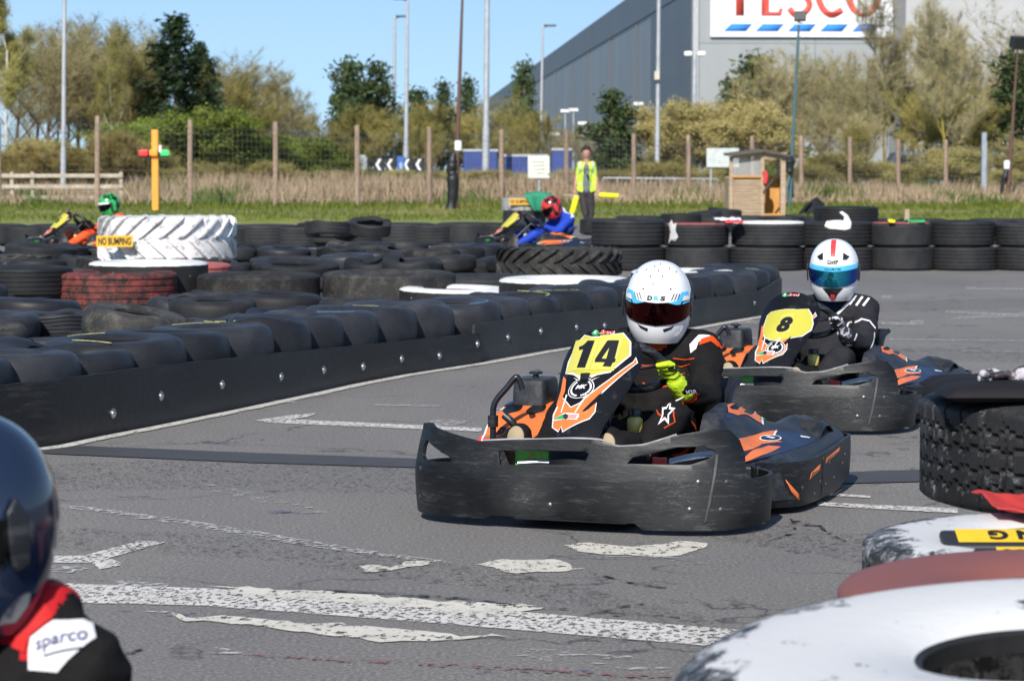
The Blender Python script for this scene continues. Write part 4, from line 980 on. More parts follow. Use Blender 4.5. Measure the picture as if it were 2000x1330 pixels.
    for i in range(5):
        for k in range(24): tk.f.append((i * 24 + k, i * 24 + (k + 1) % 24, (i + 1) * 24 + (k + 1) % 24, (i + 1) * 24 + k)); tk.m.append(0)
    tk.f.append(tuple(5 * 24 + k for k in range(24))); tk.m.append(0)
    tank = tk.build('fuel_tank', PODBLK, root, 35)
    mb = MB(); prof = [(.0001, .506), (.018, .506), (.020, .500), (.012, .498), (.012, .480)]
    k0 = len(prof); mb.lathe(prof, 24, c=(tx, ty, 0))
    mb.lathe([(.021, .507), (.028, .505), (.028, .497), (.018, .496)], 24, c=(tx, ty, 0), closed=True); mb.build('tank_cap', BLK, tank, 40)
    mb = MB(); Mi = KM(K14).inverted()
    hp = [Mi @ AT(px, py, 10.0) for px, py in ((963, 846), (963, 826), (964, 795), (972, 778), (990, 757), (1003, 741), (1010, 737), (1016, 746), (1020, 760))]
    hp[0].z -= .1
    mb.tube(smooth_curve(hp, 6), .0125, 12); hoop = mb.build('side_hoop', TUBE, root, 60)
    mb = MB(); mb.tube([hp[1] - V((0, 0, .015)), hp[1] + V((0, 0, .03))], .021, 12); mb.build('clamp', BLK, hoop, 50)
    mb = MB(); mb.tube(smooth_curve([hp[1] + V((.035, .03, .03)), hp[1] + V((.07, .03, -.0)), hp[1] + V((.10, .05, -.06))], 6), .016, 10); mb.build('hose', BLK, root, 60)
    mb = MB(); mb.box((-.30, 1.25, .2), (.2, .26, .26)); mb.lathe([(.0001, .07), (.07, .07), (.07, -.07), (.0001, -.07)], 20, c=(-.28, 1.22, .36)); 
    for i in range(6): mb.box((-.30, 1.25, .16 + i * .03), (.23, .29, .006))
    e_ = mb.build('engine', STEELD, root, 40)
    # pedals, reservoir, odd parts seen through the openings
    mb = MB(); mb.tube([(.11, .30, .07), (.115, .24, .2)], .008, 8); mb.box((.115, .235, .20), (.07, .012, .02)); mb.build('pedal', SRED, root)
    mb = MB(); mb.tube([(-.26, .30, .07), (-.262, .24, .2)], .008, 8); mb.box((-.262, .235, .20), (.07, .012, .02)); mb.build('pedal', SRED, root)
    pr = Mi @ AT(1240, 826, 9.85)
    mb = MB(); mb.lathe([(.001, -.035), (.026, -.035), (.03, -.02), (.03, .015), (.02, .024), (.018, .03), (.001, .03)], 20, c=pr); rs = mb.build('fluid_reservoir', FLUID, root, 50)
    mb = MB(); mb.lathe([(.001, .056), (.024, .056), (.027, .05), (.027, .028), (.001, .028)], 18, c=pr); mb.build('reservoir_cap', BLK, rs, 40)
    mb = MB(); mb.box((-.155, .09, .265), (.13, .01, .075)); gp = mb.build('green_plate', GPLATE, root)
    gm = planemap((-.155, .084, .265), (1, 0, 0), (0, 0, 1))
    for q in ([(-.02, -.03), (-.005, .02), (.0, .0), (.01, .02), (.0, -.03), (-.01, -.005)], [(.02, -.03), (.035, .02), (.045, -.02), (.03, -.01)], [(-.045, -.02), (-.025, -.01), (-.02, -.025)]): sheet('gold_mark', q, gm, GOLD, gp, cell=(0, 0), off=.001)
    mb = MB(); mb.box((.05, .10, .255), (.05, .015, .03)); mb.build('red_bracket', SRED, root); mb = MB(); mb.box((.33, .12, .26), (.05, .02, .03)); mb.build('red_bracket', SRED, root)
    mb = MB(); mb.tube([(-.2, .06, .24), (-.12, .08, .245), (.2, .08, .24)], .012, 8); mb.tube([(-.3, .1, .29), (.3, .1, .29)], .010, 8); mb.tube(smooth_curve([(.36, .16, .25), (.44, .17, .27), (.52, .2, .28)], 5), .02, 10); mb.build('bumper_bar', STEEL, root, 50)
    # front side nerf brackets and grille block beside the front wheel
    mb = MB(); mb.box((.52, .60, .13), (.13, .05, .14)); mb.box((.60, .585, .12), (.03, .03, .15)); o = mb.build('pod_front_block', PODBLK, root); bevel(o, .008)
    mb = MB(); mb.box((-.52, .60, .13), (.13, .05, .14)); o = mb.build('pod_front_block', PODBLK, root); bevel(o, .008)
    rb = planmap([(-.56, 1.80), (-.3, 1.83), (0, 1.84), (.3, 1.83), (.56, 1.80)], None)[0]
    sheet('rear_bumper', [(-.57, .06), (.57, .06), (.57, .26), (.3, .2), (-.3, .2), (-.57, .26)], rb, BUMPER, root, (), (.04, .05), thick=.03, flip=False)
    for x in (-.47, .47): wheel(root, x, .38, .128, .12, R_(8))
    for x in (-.535, .535): wheel(root, x, 1.47, .15, .19)
    # arch over the rear wheel
    for s_ in (-1, 1):
        mb = MB(); n = 16
        for i in range(n + 1):
            a = pi * (-.08 + 1.0 * i / n); 
            for xx in (.48, .54, .62, .645): mb.v.append((s_ * xx, 1.47 - .175 * cos(a), .13 + .165 * sin(a) * (1 if .5 < xx < .63 else .9)))
        for i in range(n):
            for j in range(3): mb.f.append((i * 4 + j, (i + 1) * 4 + j, (i + 1) * 4 + j + 1, i * 4 + j + 1)); mb.m.append(0)
        o = mb.build('wheel_arch', PODBLK, root, 60); q = o.modifiers.new('s', 'SOLIDIFY'); q.thickness = .008
    return root
def strip(name, pts, w_, mt, par, mp, off):
    mb = MB(); n = len(pts); 
    for i, p in enumerate(pts):
        d = (V(pts[min(i + 1, n - 1)]) - V(pts[max(i - 1, 0)])).normalized(); q = V((d.y, -d.x)) * w_ / 2
        mb.v += [tuple(mp(p[0] + q.x, p[1] + q.y, off)), tuple(mp(p[0] - q.x, p[1] - q.y, off))]
    for i in range(n - 1): mb.f.append((2 * i, 2 * i + 1, 2 * i + 3, 2 * i + 2)); mb.m.append(0)
    return link(name, mb.mesh(name), par, mt)
def dens(pts, step=.01):
    out = []
    for i in range(len(pts) - 1):
        a, b = V(pts[i]), V(pts[i + 1]); n = max(1, int((b - a).length / step))
        out += [tuple(a.lerp(b, j / n)) for j in range(n)]
    return out + [pts[-1]]
def lay(np_, name, pts, mt, n, K=K14, Z=Z14, conv=True, holes=()):
    P = pixpan(K, pts, Z) if conv else pts
    return sheet(name, P, pmap, mt, np_, [pixpan(K, h, Z) for h in holes] if conv else holes, (.012, .02), off=.0014 * n), P
def emblem(np_, c, letters):
    ro = sheet('round_emblem', ell(c[0], c[1], .052, .052, 40), pmap, WHT, np_, [ell(c[0], c[1], .049, .049, 40)], (.012, .02), off=.0045)
    sheet('emblem_disc', ell(c[0], c[1], .0485, .0485, 40), pmap, GLOSSK, ro, (), (.012, .02), off=.0042)
    for s_ in (-1, 1):
        for k in range(8):
            a = -pi / 2 + s_ * (.35 + k * .29); r = .039
            x = c[0] + r * cos(a); y = c[1] + r * sin(a); t = a + s_ * pi / 2
            for w_ in (-.5, .5):
                sheet('laurel_leaf', rotbox(x, y, .013, .0035, t + w_), pmap, WHT, ro, (), (0, 0), off=.0052)
    text('emblem_letters', letters, c[0], c[1] + .006, .020, .045, pmap, WHT, ro, off=.0056, cell=(.01, .02), bold=.04, shear=.3)
def base_graphics(np_, K=K14):
    L = lambda nm, p, mt, n: lay(np_, nm, p, mt, n)[0]
    L('white_flash', [(0, 985), (100, 780), (152, 832), (203, 896), (300, 850), (640, 582), (905, 388), (938, 335), (962, 400), (700, 612), (500, 800), (495, 850), (480, 955), (415, 1035), (105, 1180), (92, 1118), (58, 1180), (-12, 1130)], WHT, 1)
    L('orange_flash', [(18, 985), (108, 800), (150, 848), (200, 910), (305, 862), (645, 592), (912, 398), (936, 352), (950, 400), (695, 605), (560, 720), (335, 950), (372, 955), (488, 845), (470, 950), (410, 1025), (110, 1168), (95, 1108), (60, 1165), (0, 1128)], ORANGE, 2)
    L('orange_flash', [(120, 555), (150, 590), (138, 720), (95, 830), (60, 900), (40, 880), (90, 720)], ORANGE, 2)
    L('black_wedge', [(330, 950), (560, 730), (500, 845), (370, 950)], GLOSSK, 3)
    L('white_spike', [(90, 965), (150, 760), (165, 765), (100, 965)], WHT, 3); L('white_spike', [(245, 965), (375, 760), (392, 770), (258, 965)], WHT, 3)
    L('white_badge', [(-5, 1055), (130, 975), (295, 985), (298, 1010), (270, 1050), (0, 1068)], WHT, 4)
    L('green_badge', [(5, 1052), (120, 988), (130, 1045)], SGRN, 5); L('red_badge', [(170, 990), (280, 993), (255, 1042), (165, 1040)], PINK, 5); L('panel_screw', [(120, 1000), (145, 985), (175, 1000), (172, 1035), (145, 1048), (120, 1035)], BLK, 6)
    L('green_logo', [(436, 78), (470, 40), (500, 36), (525, 55), (515, 92), (480, 100), (455, 95)], SGRN, 4)
    c = pixpan(K14, [(480, 68)], Z14)[0]; text('logo_figure', '4', c[0], c[1], .018, .012, pmap, WHT, np_, off=.008, cell=(0, 0), bold=.04)
    c = pixpan(K14, [(615, 60)], Z14)[0]; text('logo_word', 'kart', c[0], c[1], .020, .062, pmap, WHT, np_, off=.005, cell=(.01, .02), bold=.09, shear=.3); text('logo_word', 'kart', c[0], c[1], .017, .058, pmap, SRED, np_, off=.007, cell=(.01, .02), bold=.03, shear=.3)
def nose14(np_):
    base_graphics(np_)
    yl = [(155, 515), (185, 390), (275, 190), (365, 95), (440, 118), (545, 118), (700, 85), (785, 72), (868, 170), (865, 315), (710, 440), (640, 500), (450, 545), (330, 560), (215, 520)]
    P = pixpan(K14, yl, Z14); sheet('white_plate_border', ring(P, .006), pmap, WHT, np_, (), (.012, .02), off=.0028)
    pl = sheet('number_plate', P, pmap, YEL, np_, (), (.012, .02), off=.0042)
    sheet('taped_number', pixpan(K14, [(148, 522), (262, 160), (540, 140), (535, 98), (812, 105), (690, 498), (412, 487)], Z14), pmap, YELP, pl, (), (.012, .02), off=.0056)
    sheet('tape_seam', pixpan(K14, [(536, 138), (541, 138), (415, 488), (409, 487)], Z14), pmap, mat('seam_yellow', (.45, .40, .10), .6), pl, (), (.012, .02), off=.0064)
    sheet('digit', pixpan(K14, [(297, 232), (340, 215), (375, 185), (395, 160), (476, 160), (365, 465), (272, 466), (345, 258), (300, 268)], Z14), pmap, DIG, pl, (), (.012, .02), off=.0072)
    sheet('digit', pixpan(K14, [(620, 158), (752, 158), (700, 365), (716, 365), (703, 406), (680, 406), (655, 455), (563, 450), (590, 405), (474, 403), (482, 365)], Z14), pmap, DIG, pl, [pixpan(K14, [(642, 235), (553, 362), (606, 364)], Z14)], (.012, .02), off=.0072)
    sheet('black_tab', pixpan(K14, [(318, 530), (425, 526), (400, 600), (308, 602)], Z14), pmap, BLK, np_, (), (.012, .02), off=.008)
    for q in ([(195, 512), (235, 520), (320, 575), (310, 600)], [(640, 498), (560, 520), (425, 580), (412, 600), (450, 545)], [(230, 572), (300, 605), (290, 615)], [(530, 562), (440, 595), (446, 602)]): lay(np_, 'white_spike', q, WHT, 3)
    emblem(np_, pixpan(K14, [(318, 690)], Z14)[0], 'MK')
def nose8(np_):
    base_graphics(np_)
    yl = [(352, 640), (358, 590), (378, 530), (400, 508), (440, 498), (560, 492), (628, 488), (648, 520), (658, 580), (645, 622), (590, 660), (470, 688), (395, 686), (360, 668)]
    P = pixpan(K8, yl, Z8); sheet('white_plate_border', ring(P, .004), pmap, WHT, np_, (), (.012, .02), off=.0028)
    pl = sheet('number_plate', P, pmap, YEL, np_, (), (.012, .02), off=.0042)
    sheet('number_patch', pixpan(K8, [(425, 655), (470, 525), (545, 520), (515, 640)], Z8), pmap, YELP, pl, (), (.012, .02), off=.0054)
    c = pixpan(K8, [(484, 588)], Z8)[0]; text('digit', '8', c[0], c[1], .115, .075, pmap, DIG, pl, off=.0072, cell=(.012, .02), bold=.06, shear=.25)
    emblem(np_, pixpan(K8, [(425, 738)], Z8)[0], 'MK')
def nosefar(np_):
    base_graphics(np_)
    sheet('number_plate', [(-.10, .22), (.0, .20), (.10, .22), (.13, .36), (.11, .48), (.04, .50), (-.04, .50), (-.11, .48), (-.13, .36)], pmap, YEL, np_, (), (.02, .03), off=.0056)
def nosefar6(np_):
    nosefar(np_); text('digit', '6', 0, .36, .13, .08, pmap, DIG, np_, off=.009, cell=(.02, .03), bold=.04)
kart14 = make_kart(K14, 'leading kart with number 14 on its yellow plate and an orange and black nose', None, nose14)
kart8 = make_kart(K8, 'second kart with number 8 on its yellow plate, following the kart numbered 14', None, nose8); kart8.scale.z = .955
KB = ((-.36, 37.2, 0), R_(-62)); kartb = make_kart(KB, 'distant kart seen side on, driven by the blue suited driver beyond the tyres', None, nosefar)
KL = ((-6.80, 36.6, 0), R_(-52)); kartl = make_kart(KL, 'distant kart behind the left tyre rows, driven by the driver in the green helmet', None, nosefar6)
KN = ((-1.335, 2.76, 0), R_(-25)); kartn = make_kart(KN, 'kart at the bottom left corner, only a scrap of its orange bodywork showing', None, nosefar)
# ================================================================ drivers
def hk(z):
    if z >= 0: return max(0.0, 1 - (z / .168) ** 2.25) ** (1 / 2.1)
    return max(0.0, 1 - (-z / .212) ** 2.5) ** .55
def hmap(az, z, d):
    k = hk(min(z, .1679)); fr = cos(az); ry = .168 if fr > 0 else .15
    if z < 0: ry = ry if fr > 0 else ry * (1 - .25 * min(1, -z / .15))
    p = V((.134 * k * sin(az), -ry * k * fr, z)); n = V((p.x / .134 ** 2, p.y / ry ** 2, z / .168 ** 2 * .9)).normalized(); return p + n * d
def helmet(parent, loc, rot, mt, vis):
    mb = MB(); n = 96; zs = [-.156 + .008 * i for i in range(35)] + [.124, .131, .138, .145, .151, .156, .160, .1635, .166, .1675, .1679]
    for z in zs:
        for i in range(n): mb.v.append(tuple(hmap(2 * pi * i / n, z, 0)))
    for j in range(len(zs) - 1):
        for i in range(n): mb.f.append((j * n + i, j * n + (i + 1) % n, (j + 1) * n + (i + 1) % n, (j + 1) * n + i)); mb.m.append(0)
    mb.f.append(tuple((len(zs) - 1) * n + i for i in range(n))); mb.m.append(0)
    k = len(mb.v)
    for s_, z in ((1.0, -.156), (.97, -.163), (.86, -.160), (.80, -.14), (.70, -.10)):
        for i in range(n): q = hmap(2 * pi * i / n, -.156, 0); mb.v.append((q.x * s_, q.y * s_, z))
    for j in range(4):
        for i in range(n): mb.f.append((k + j * n + i, k + j * n + (i + 1) % n, k + (j + 1) * n + (i + 1) % n, k + (j + 1) * n + i)); mb.m.append(1)
    mb.f.append(tuple(k + 4 * n + i for i in range(n))); mb.m.append(1)
    h = link('helmet', mb.mesh('helmet'), parent, [mt, SUITK], True); h.location = loc; h.rotation_euler = rot
    v = [(-1.28, .022), (-1.1, .026), (-.5, .014), (0, .010), (.5, .014), (1.1, .026), (1.28, .022), (1.36, -.012), (1.25, -.040), (1.0, -.059), (.6, -.073), (0, -.081), (-.6, -.073), (-1.0, -.059), (-1.25, -.040), (-1.36, -.015)]
    vo = sheet('visor', v, hmap, vis, h, (), (.06, .012), off=.0055, thick=.004, bev=.001)
    for s_ in (-1, 1):
        sheet('visor_pivot', [(s_ * 1.30, .03), (s_ * 1.40, .05), (s_ * 1.52, .02), (s_ * 1.50, -.05), (s_ * 1.34, -.055), (s_ * 1.30, -.02)], hmap, BLK, h, (), (.06, .012), off=.009, thick=.006, flip=(s_ < 0))
    return h, vo
HS = lambda nm, pts, mt, h, off=.008, **k: sheet(nm, pts, hmap, mt, h, (), (.05, .012), off=off, **k)
GLK = mat('glove_print_black', (.02, .03, .005), .6)
def seated(label, mats, colf, h_rot=(0, 0, 0), lean=(0, 0), K=K14, elb=(.248, 1.03, .40), group=None, vox=.011, sw=.168, shz=.595, gl=HIVIS, hel=HELW, vis=VIS14, hz=.79, shoe=SUITK, seed=0, hy=1.20, tight=1, detail=False):
    hx = lean[0]
    sh = lambda s_: V((s_ * sw + hx * .6, 1.285, shz)); hd = lambda s_: V((s_ * .163, .755, .525)); wr = lambda s_: V((s_ * .205, .835, .475)); el = lambda s_: V((s_ * elb[0], elb[1], elb[2]))
    P = [((-.10, 1.17, .17), .135, (.10, 1.17, .17), .135, 0), ((0, 1.18, .19), .15, (0, 1.25, .36), .155, 0), ((-.09, 1.26, .42), .125, (.09, 1.26, .42), .125, 0),
         ((-.13 + hx * .5, 1.275, .56), .095, (.13 + hx * .5, 1.275, .56), .095, 0), ((hx * .6, 1.255, .58), .07, (hx * .8, 1.235, .70), .062, 2)]
    for s_ in (-1, 1):
        P += [(sh(s_), .078, el(s_), .062, 0), (el(s_), .060, wr(s_), .043, 0), ((hx * .5, 1.26, .62), .07, sh(s_), .075, 0)]
        kn = V((s_ * .215, .67, .365)); an = V((.10 if s_ > 0 else -.26, .36, .17))
        P += [((s_ * .10, 1.13, .17), .105, kn, .072, 0), (kn, .070, an, .052, 0), (an, .055, (an.x, an.y - .02, .14), .055, 1)]
    b = blob('person', [tuple(p) for p in P], vox, mats, None, 3, .0045 * tight, 7, seed, colf)
    b.location = K[0]; b.rotation_euler.z = K[1]; tag(b, label, 'driver', group)
    for s_ in (-1, 1):
        C = V((s_ * .162, .76, .54)); u = V((0, -.75, .66)); pr = [((s_ * .20, .835, .478), .036, (s_ * .185, .79, .515), .030), ((s_ * .19, .80, .49), .028, (s_ * .185, .775, .53), .028), ((s_ * .205, .86, .46), .048, (s_ * .19, .80, .495), .036)]
        for i, t in enumerate((.040, .0145, -.011, -.036)):
            k_ = C + u * t + V((s_ * .034, .004, 0)); m_ = C + u * t + V((s_ * .016, -.026, .006)); e_ = C + u * t + V((-s_ * .016, -.022, .0)); tp = C + u * t * .95 + V((-s_ * .024, .006, -.004))
            pr += [(V((s_ * .185, .785, .51)) + u * t * .7, .017, k_, .0125), (k_, .0128, m_, .0115), (m_, .0115, e_, .0105), (e_, .0105, tp, .009)]
        pr += [((s_ * .18, .80, .53), .017, C + u * .03 + V((s_ * .01, .03, .01)), .0135), (C + u * .03 + V((s_ * .01, .03, .01)), .013, C + u * .05 + V((-s_ * .008, .02, .0)), .011)]
        g = blob('glove', pr, .003, [gl, BLK], b, 1, .0012, 30)
        if detail:
            gv = shrink(g); gm_ = projmap(gv, C + V((s_ * .03, 0, 0)), (1, .15, 0), (0, -.5, .8))
            for t in (.026, .002, -.023): strip('finger_seam', dens([(-s_ * .05, t * 1.0), (s_ * .0, t), (s_ * .03, t * .8)], .006), .0055, GLK, g, gm_, .0014)
            sheet('knuckle_pad', [(s_ * .005, .045), (s_ * .02, .03), (s_ * .018, .004), (-s_ * .012, .02), (-s_ * .016, .044)], gm_, GLK, g, (), (.006, .006), off=.0016)
            strip('wrist_logo', dens([(s_ * .05, -.03), (s_ * .035, .0), (s_ * .055, .02), (s_ * .06, -.01), (s_ * .045, -.03)], .005), .004, GLK, g, gm_, .0016); strip('cuff_line', dens([(s_ * .075, -.06), (s_ * .085, -.02)], .005), .004, GLK, g, gm_, .0016)
        x = .10 if s_ > 0 else -.26
        pr = [((x, .40, .16), .055, (x, .31, .20), .056), ((x, .31, .20), .056, (x + .02 * s_, .25, .29), .052), ((x, .25, .29), .050, (x, .25, .325), .046), ((x + .05 * s_, .33, .30), .05, (x + .02 * s_, .26, .31), .045)]
        sh_ = blob('shoe', pr, .008, [shoe], b, 3, .001, 20)
        mb = MB(); mb.lathe([(.0001, .006), (.028, .004), (.033, 0), (.033, -.01)], 20, M=Matrix.Translation((x, .197, .308 if s_ > 0 else .322)) @ V((0, -1, .25)).to_track_quat('Z', 'Y').to_matrix().to_4x4() @ Matrix.Diagonal((1, 1.3, 1, 1)))
        so = mb.build('shoe_sole', mat('sole_beige', (.34, .27, .16), .7), sh_, 50)
    h, vo = helmet(b, (hx, hy, hz), h_rot, hel, vis)
    return b, h, vo
# --- driver 14
d14, h14, v14 = seated('leading driver in black suit, plain white helmet and bright yellow gloves', [SUITK, SUITK, SUITO], lambda c, i, n: 2 if (i == 2 and c.z < .665) or (abs(c.y - .86) < .03 and c.z < .445 and abs(c.x) > .16) else (0 if i == 2 else i), (R_(3), R_(2), R_(13)), K=K14, detail=True, tight=1.8)
bv = shrink(d14)
def onbody(par, bv, name, o, ux, uy, pts, mt, off=.003, cell=(.012, .012)): return sheet(name, pts, projmap(bv, o, ux, uy), mt, par, (), cell, off=off)
FRx, FRy = (1, 0, 0), (0, 0, 1)
for q in (((.07, .56), (.12, .555), (.17, .565)), ((.06, .53), (.10, .525), (.15, .54)), ((.02, .49), (.07, .49), (.12, .50)), ((.14, .50), (.155, .47), (.15, .43)), ((-.1, .53), (-.05, .525), (0, .53)), ((-.05, .46), (0, .44), (.06, .45))):
    strip('orange_piping', dens([(a, b - .4) for a, b in q], .008), .004, SUITO, d14, projmap(bv, (0, 1.0, .4), FRx, FRy), .004)
for q in (((.10, .42), (.12, .38), (.11, .33), (.13, .28)), ((.24, .40), (.25, .36), (.22, .34)), ((.16, .40), (.2, .385), (.23, .36))):
    strip('orange_piping', dens([(a, b - .4) for a, b in q], .008), .004, SUITO, d14, projmap(bv, (0, .6, .4), FRx, FRy), .004)
pm = projmap(bv, (.19, 1.2, .62), (.93, .36, -.1), (-.1, .5, .86))
sheet('shoulder_patch', [(-.05, -.045), (-.055, 0), (-.02, .045), (.03, .05), (.01, .03), (-.02, .01), (-.03, -.03)], pm, SUITW, d14, (), (.012, .012), off=.004)
sheet('shoulder_patch', [(-.02, -.01), (-.01, .025), (.035, .05), (.09, .02), (.06, .005), (.03, .02), (.0, .0)], pm, SUITO, d14, (), (.012, .012), off=.005)
text('cuff_letters', 'M2R', .23 - .23, 0, .018, .028, projmap(bv, (.245, .9, .455), FRx, FRy), SUITW, d14, off=.004, cell=(.01, .01), bold=.02)
st_ = [((.022 if i % 2 else .048) * sin(pi * i / 5) * .62, (.022 if i % 2 else .048) * cos(pi * i / 5) * 1.1) for i in range(10)]
st_o = projmap(bv, (.215, .55, .395), FRx, FRy)
sheet('white_star', st_, st_o, SUITW, d14, [[(x * .62, y * .62) for x, y in st_]], (.01, .01), off=.004)
# helmet 14 stickers
HS('visor_strip', [(-1.18, .020), (-.5, .014), (0, .010), (.5, .014), (1.18, .020), (1.20, .054), (.6, .048), (0, .044), (-.6, .048), (-1.20, .054)], SUITW, v14, .0075)
for s_ in (-1, 1):
    HS('blue_flash', [(s_ * .34, .0115), (s_ * .62, .020), (s_ * .78, .051), (s_ * 1.10, .053), (s_ * 1.12, .038), (s_ * .86, .038), (s_ * .74, .004), (s_ * .6, .003)], CYAN, v14, .0085)
    HS('blue_flash', [(s_ * .80, .004), (s_ * 1.15, .012), (s_ * 1.16, .018), (s_ * .82, .012)], CYAN, v14, .0085)
    for k in range(3):
        a = s_ * (.42 + k * .095); HS('black_bar', [(a, .021), (a + s_ * .03, .022), (a + s_ * .12, .046), (a + s_ * .09, .046)], BLK, v14, .009)
    HS('chin_vent', [(s_ * .24, -.096), (s_ * .55, -.084), (s_ * .62, -.081), (s_ * .52, -.096), (s_ * .28, -.108)], BLK, h14, .002)
for a, z, c_, sdx in ((-.185, .0285, 'D', 0), (0, .0285, 'R', 0), (.185, .0285, 'S', 0)):
    text('strip_letter', c_, a, z, .018, .15, hmap, CYAN if c_ == 'R' else BLK, v14, off=.009, cell=(.04, .01), bold=.06, shear=.1)
text('brow_letters', 'BELL', -.05, .084, .014, .24, hmap, PINK, h14, off=.002, cell=(.04, .01), bold=.03)
for a, z in ((-.45, .062), (.45, .066), (-.28, .112), (.18, .114), (-.6, .135), (.0, .135), (.6, .142), (-.25, .15), (.9, .13), (-1.1, .12), (.1, .158)):
    HS('vent_hole', ell(a, z, .028, .0038, 10), BLK, h14, .0012)
# --- driver 8
d8, h8, v8 = seated('second driver in charcoal suit, white helmet with red stripe and blue visor', [SUITG, SUITK, SUITN], None, (R_(4), 0, R_(12)), (.035, 0), K8, gl=mat('glove_black_white', (.02, .02, .03), .6, s=26, var=.1, c2=(.6, .6, .65), amt=(.52, .56), s2=28), vis=VIS8, seed=4, hz=.81, tight=1.8)
HS('red_stripe', [(-.10, .085), (.10, .085), (.13, .12), (.2, .15), (.35, .165), (-.35, .165), (-.2, .15), (-.13, .12)], SRED, h8, .002); HS('red_stripe', [(-.11, -.148), (.11, -.148), (.10, -.118), (-.10, -.118)], SRED, h8, .0035)
HS('chin_grille', [(-.45, -.085), (.45, -.085), (.22, -.118), (.10, -.15), (-.10, -.15), (-.22, -.122)], BLK, h8, .002)
HS('visor_strip', [(-1.18, .018), (-.5, .010), (0, .006), (.5, .010), (1.18, .018), (1.20, .040), (.6, .036), (0, .032), (-.6, .036), (-1.20, .040)], CYAN, v8, .0075)
text('strip_letters', 'CLUB100', 0, .0185, .012, .62, hmap, BLK, v8, off=.0085, cell=(.04, .01), bold=.03)
text('brow_letters', 'OMP', 0, .058, .020, .46, hmap, BLK, h8, off=.004, cell=(.03, .005), bold=.035)
for z in (.045, .075): HS('black_line', [(-.22, z), (.22, z), (.22, z + .002), (-.22, z + .002)], BLK, h8, .002)
for s_ in (-1, 1): HS('ear_vent', [(s_ * .42, .068), (s_ * .50, .105), (s_ * .80, .082), (s_ * .60, .066)] if 1 else [], BLK, h8, .002)
d8.location.z = -.03
bv = shrink(d8); pm = projmap(bv, (.15, 1.2, .62), (.93, .36, -.1), (-.1, .5, .86))
for k in range(3): sheet('white_shoulder_bar', rotbox(-.01 + k * .035, .03 - k * .008, .012, .07, -.5), pm, SUITW, d8, (), (.012, .012), off=.004)
sheet('white_collar_stripe', [(-.08, -.05), (-.03, .0), (.0, .03), (-.01, .04), (-.05, .0), (-.09, -.04)], pm, SUITW, d8, (), (.012, .012), off=.004)
am = projmap(bv, (.24, 1.05, .5), (.9, .43, 0), FRy)
strip('white_piping', dens([(-.09, -.05), (-.05, .02), (.0, .05), (.04, .04), (.07, .0)], .008), .007, SUITW, d8, am, .004); strip('white_piping', dens([(.02, -.10), (.05, -.06), (.06, -.02)], .008), .005, SUITW, d8, am, .004)
# --- far drivers
HELR = mat('helmet_red_black', (.01, .01, .012), .2, c2=(.55, .04, .03), amt=(.48, .5), s2=11); HELG = mat('helmet_green_black', (.01, .015, .012), .2, c2=(.03, .42, .10), amt=(.46, .48), s2=12)
db, hb, vb = seated('hunched driver in blue suit with white shoulders and red helmet', [SUITB, SUITK, SUITW], lambda c, i, n: 2 if c.z > .61 and n.y > -.2 else i if i != 2 else 0, (R_(22), 0, R_(-15)), (0, 0), KB, vox=.02, gl=SUITN, hel=HELR, vis=VISK, hz=.76, hy=1.08)
SUITOR = mat('suit_orange_red', (.75, .10, .03), .7)
dl, hl, vl = seated('driver in orange suit and green and black helmet, half hidden behind the white tractor tyre', [SUITOR, SUITK, SUITW], None, (R_(8), 0, R_(-10)), (0, 0), KL, vox=.02, gl=SUITK, hel=HELG, vis=VISK, hz=.80)
HS('white_band', [(-1.2, .02), (1.2, .02), (1.2, .045), (-1.2, .045)], SUITW, vl, .0075)
# --- near driver at the left edge
SUITRD = mat('suit_red_trim', (.45, .015, .02), .6)
def cn(c, i, n):
    if i == 2: return 1 if c.z > .655 else 2
    if .62 < c.z < .70 and abs(c.x) < .13: return 2
    if .10 < c.x < .125 and c.z > .60: return 2
    return 0
dn, hn, vn = seated('driver cropped by the left edge, glossy dark helmet and red and white shoulder', [SUITK, SUITN, SUITRD], cn, (R_(4), 0, R_(-8)), (0, 0), KN, vox=.009, gl=SUITK, hel=mat('helmet_navy', (.012, .020, .045), .14, s=3, coat=.6), vis=VISK, hz=.80, seed=8, sw=.07, shz=.63, elb=(.11, 1.14, .30), tight=2)
bn = shrink(dn); pn = projmap(bn, (.17, 1.22, .64), (.96, .28, -.12), (-.05, .42, .9))
rp = lambda P, a=.42, k=.76, o=(.0, -.012): [(o[0] + k * (x * cos(a) - y * sin(a)), o[1] + k * (x * sin(a) + y * cos(a))) for x, y in P]
sheet('shoulder_patch', rp([(-.085, -.035), (-.07, .03), (-.02, .055), (.05, .045), (.055, .0), (-.03, -.055)]), pn, SUITW, dn, (), (.01, .01), off=.004)
text('patch_letters', 'sparco', -.007, -.014, .022, .078, pn, mat('letter_navy', (.02, .03, .12), .6), dn, off=.006, cell=(.01, .01), shear=.15, bold=.01, rot=.42)
sheet('patch_underline', rotbox(.0, -.028, .06, .0025, .42), pn, SUITN, dn, (), (.01, .01), off=.006)
sheet('red_shoulder_band', rp([(-.085, .0), (-.07, .035), (-.02, .062), (-.03, .095), (-.08, .07), (-.11, .02)]), pn, SUITR, dn, (), (.01, .01), off=.004)
strip('red_sleeve_stripe', dens([(-.13, -.03), (-.15, -.09), (-.16, -.16)], .008), .028, SUITR, dn, pn, .004)
print('karts done')
# ================================================================ background beyond the grass
def SC(y): return FP / y
def PX(px, py, y): return AT(px, py, y)
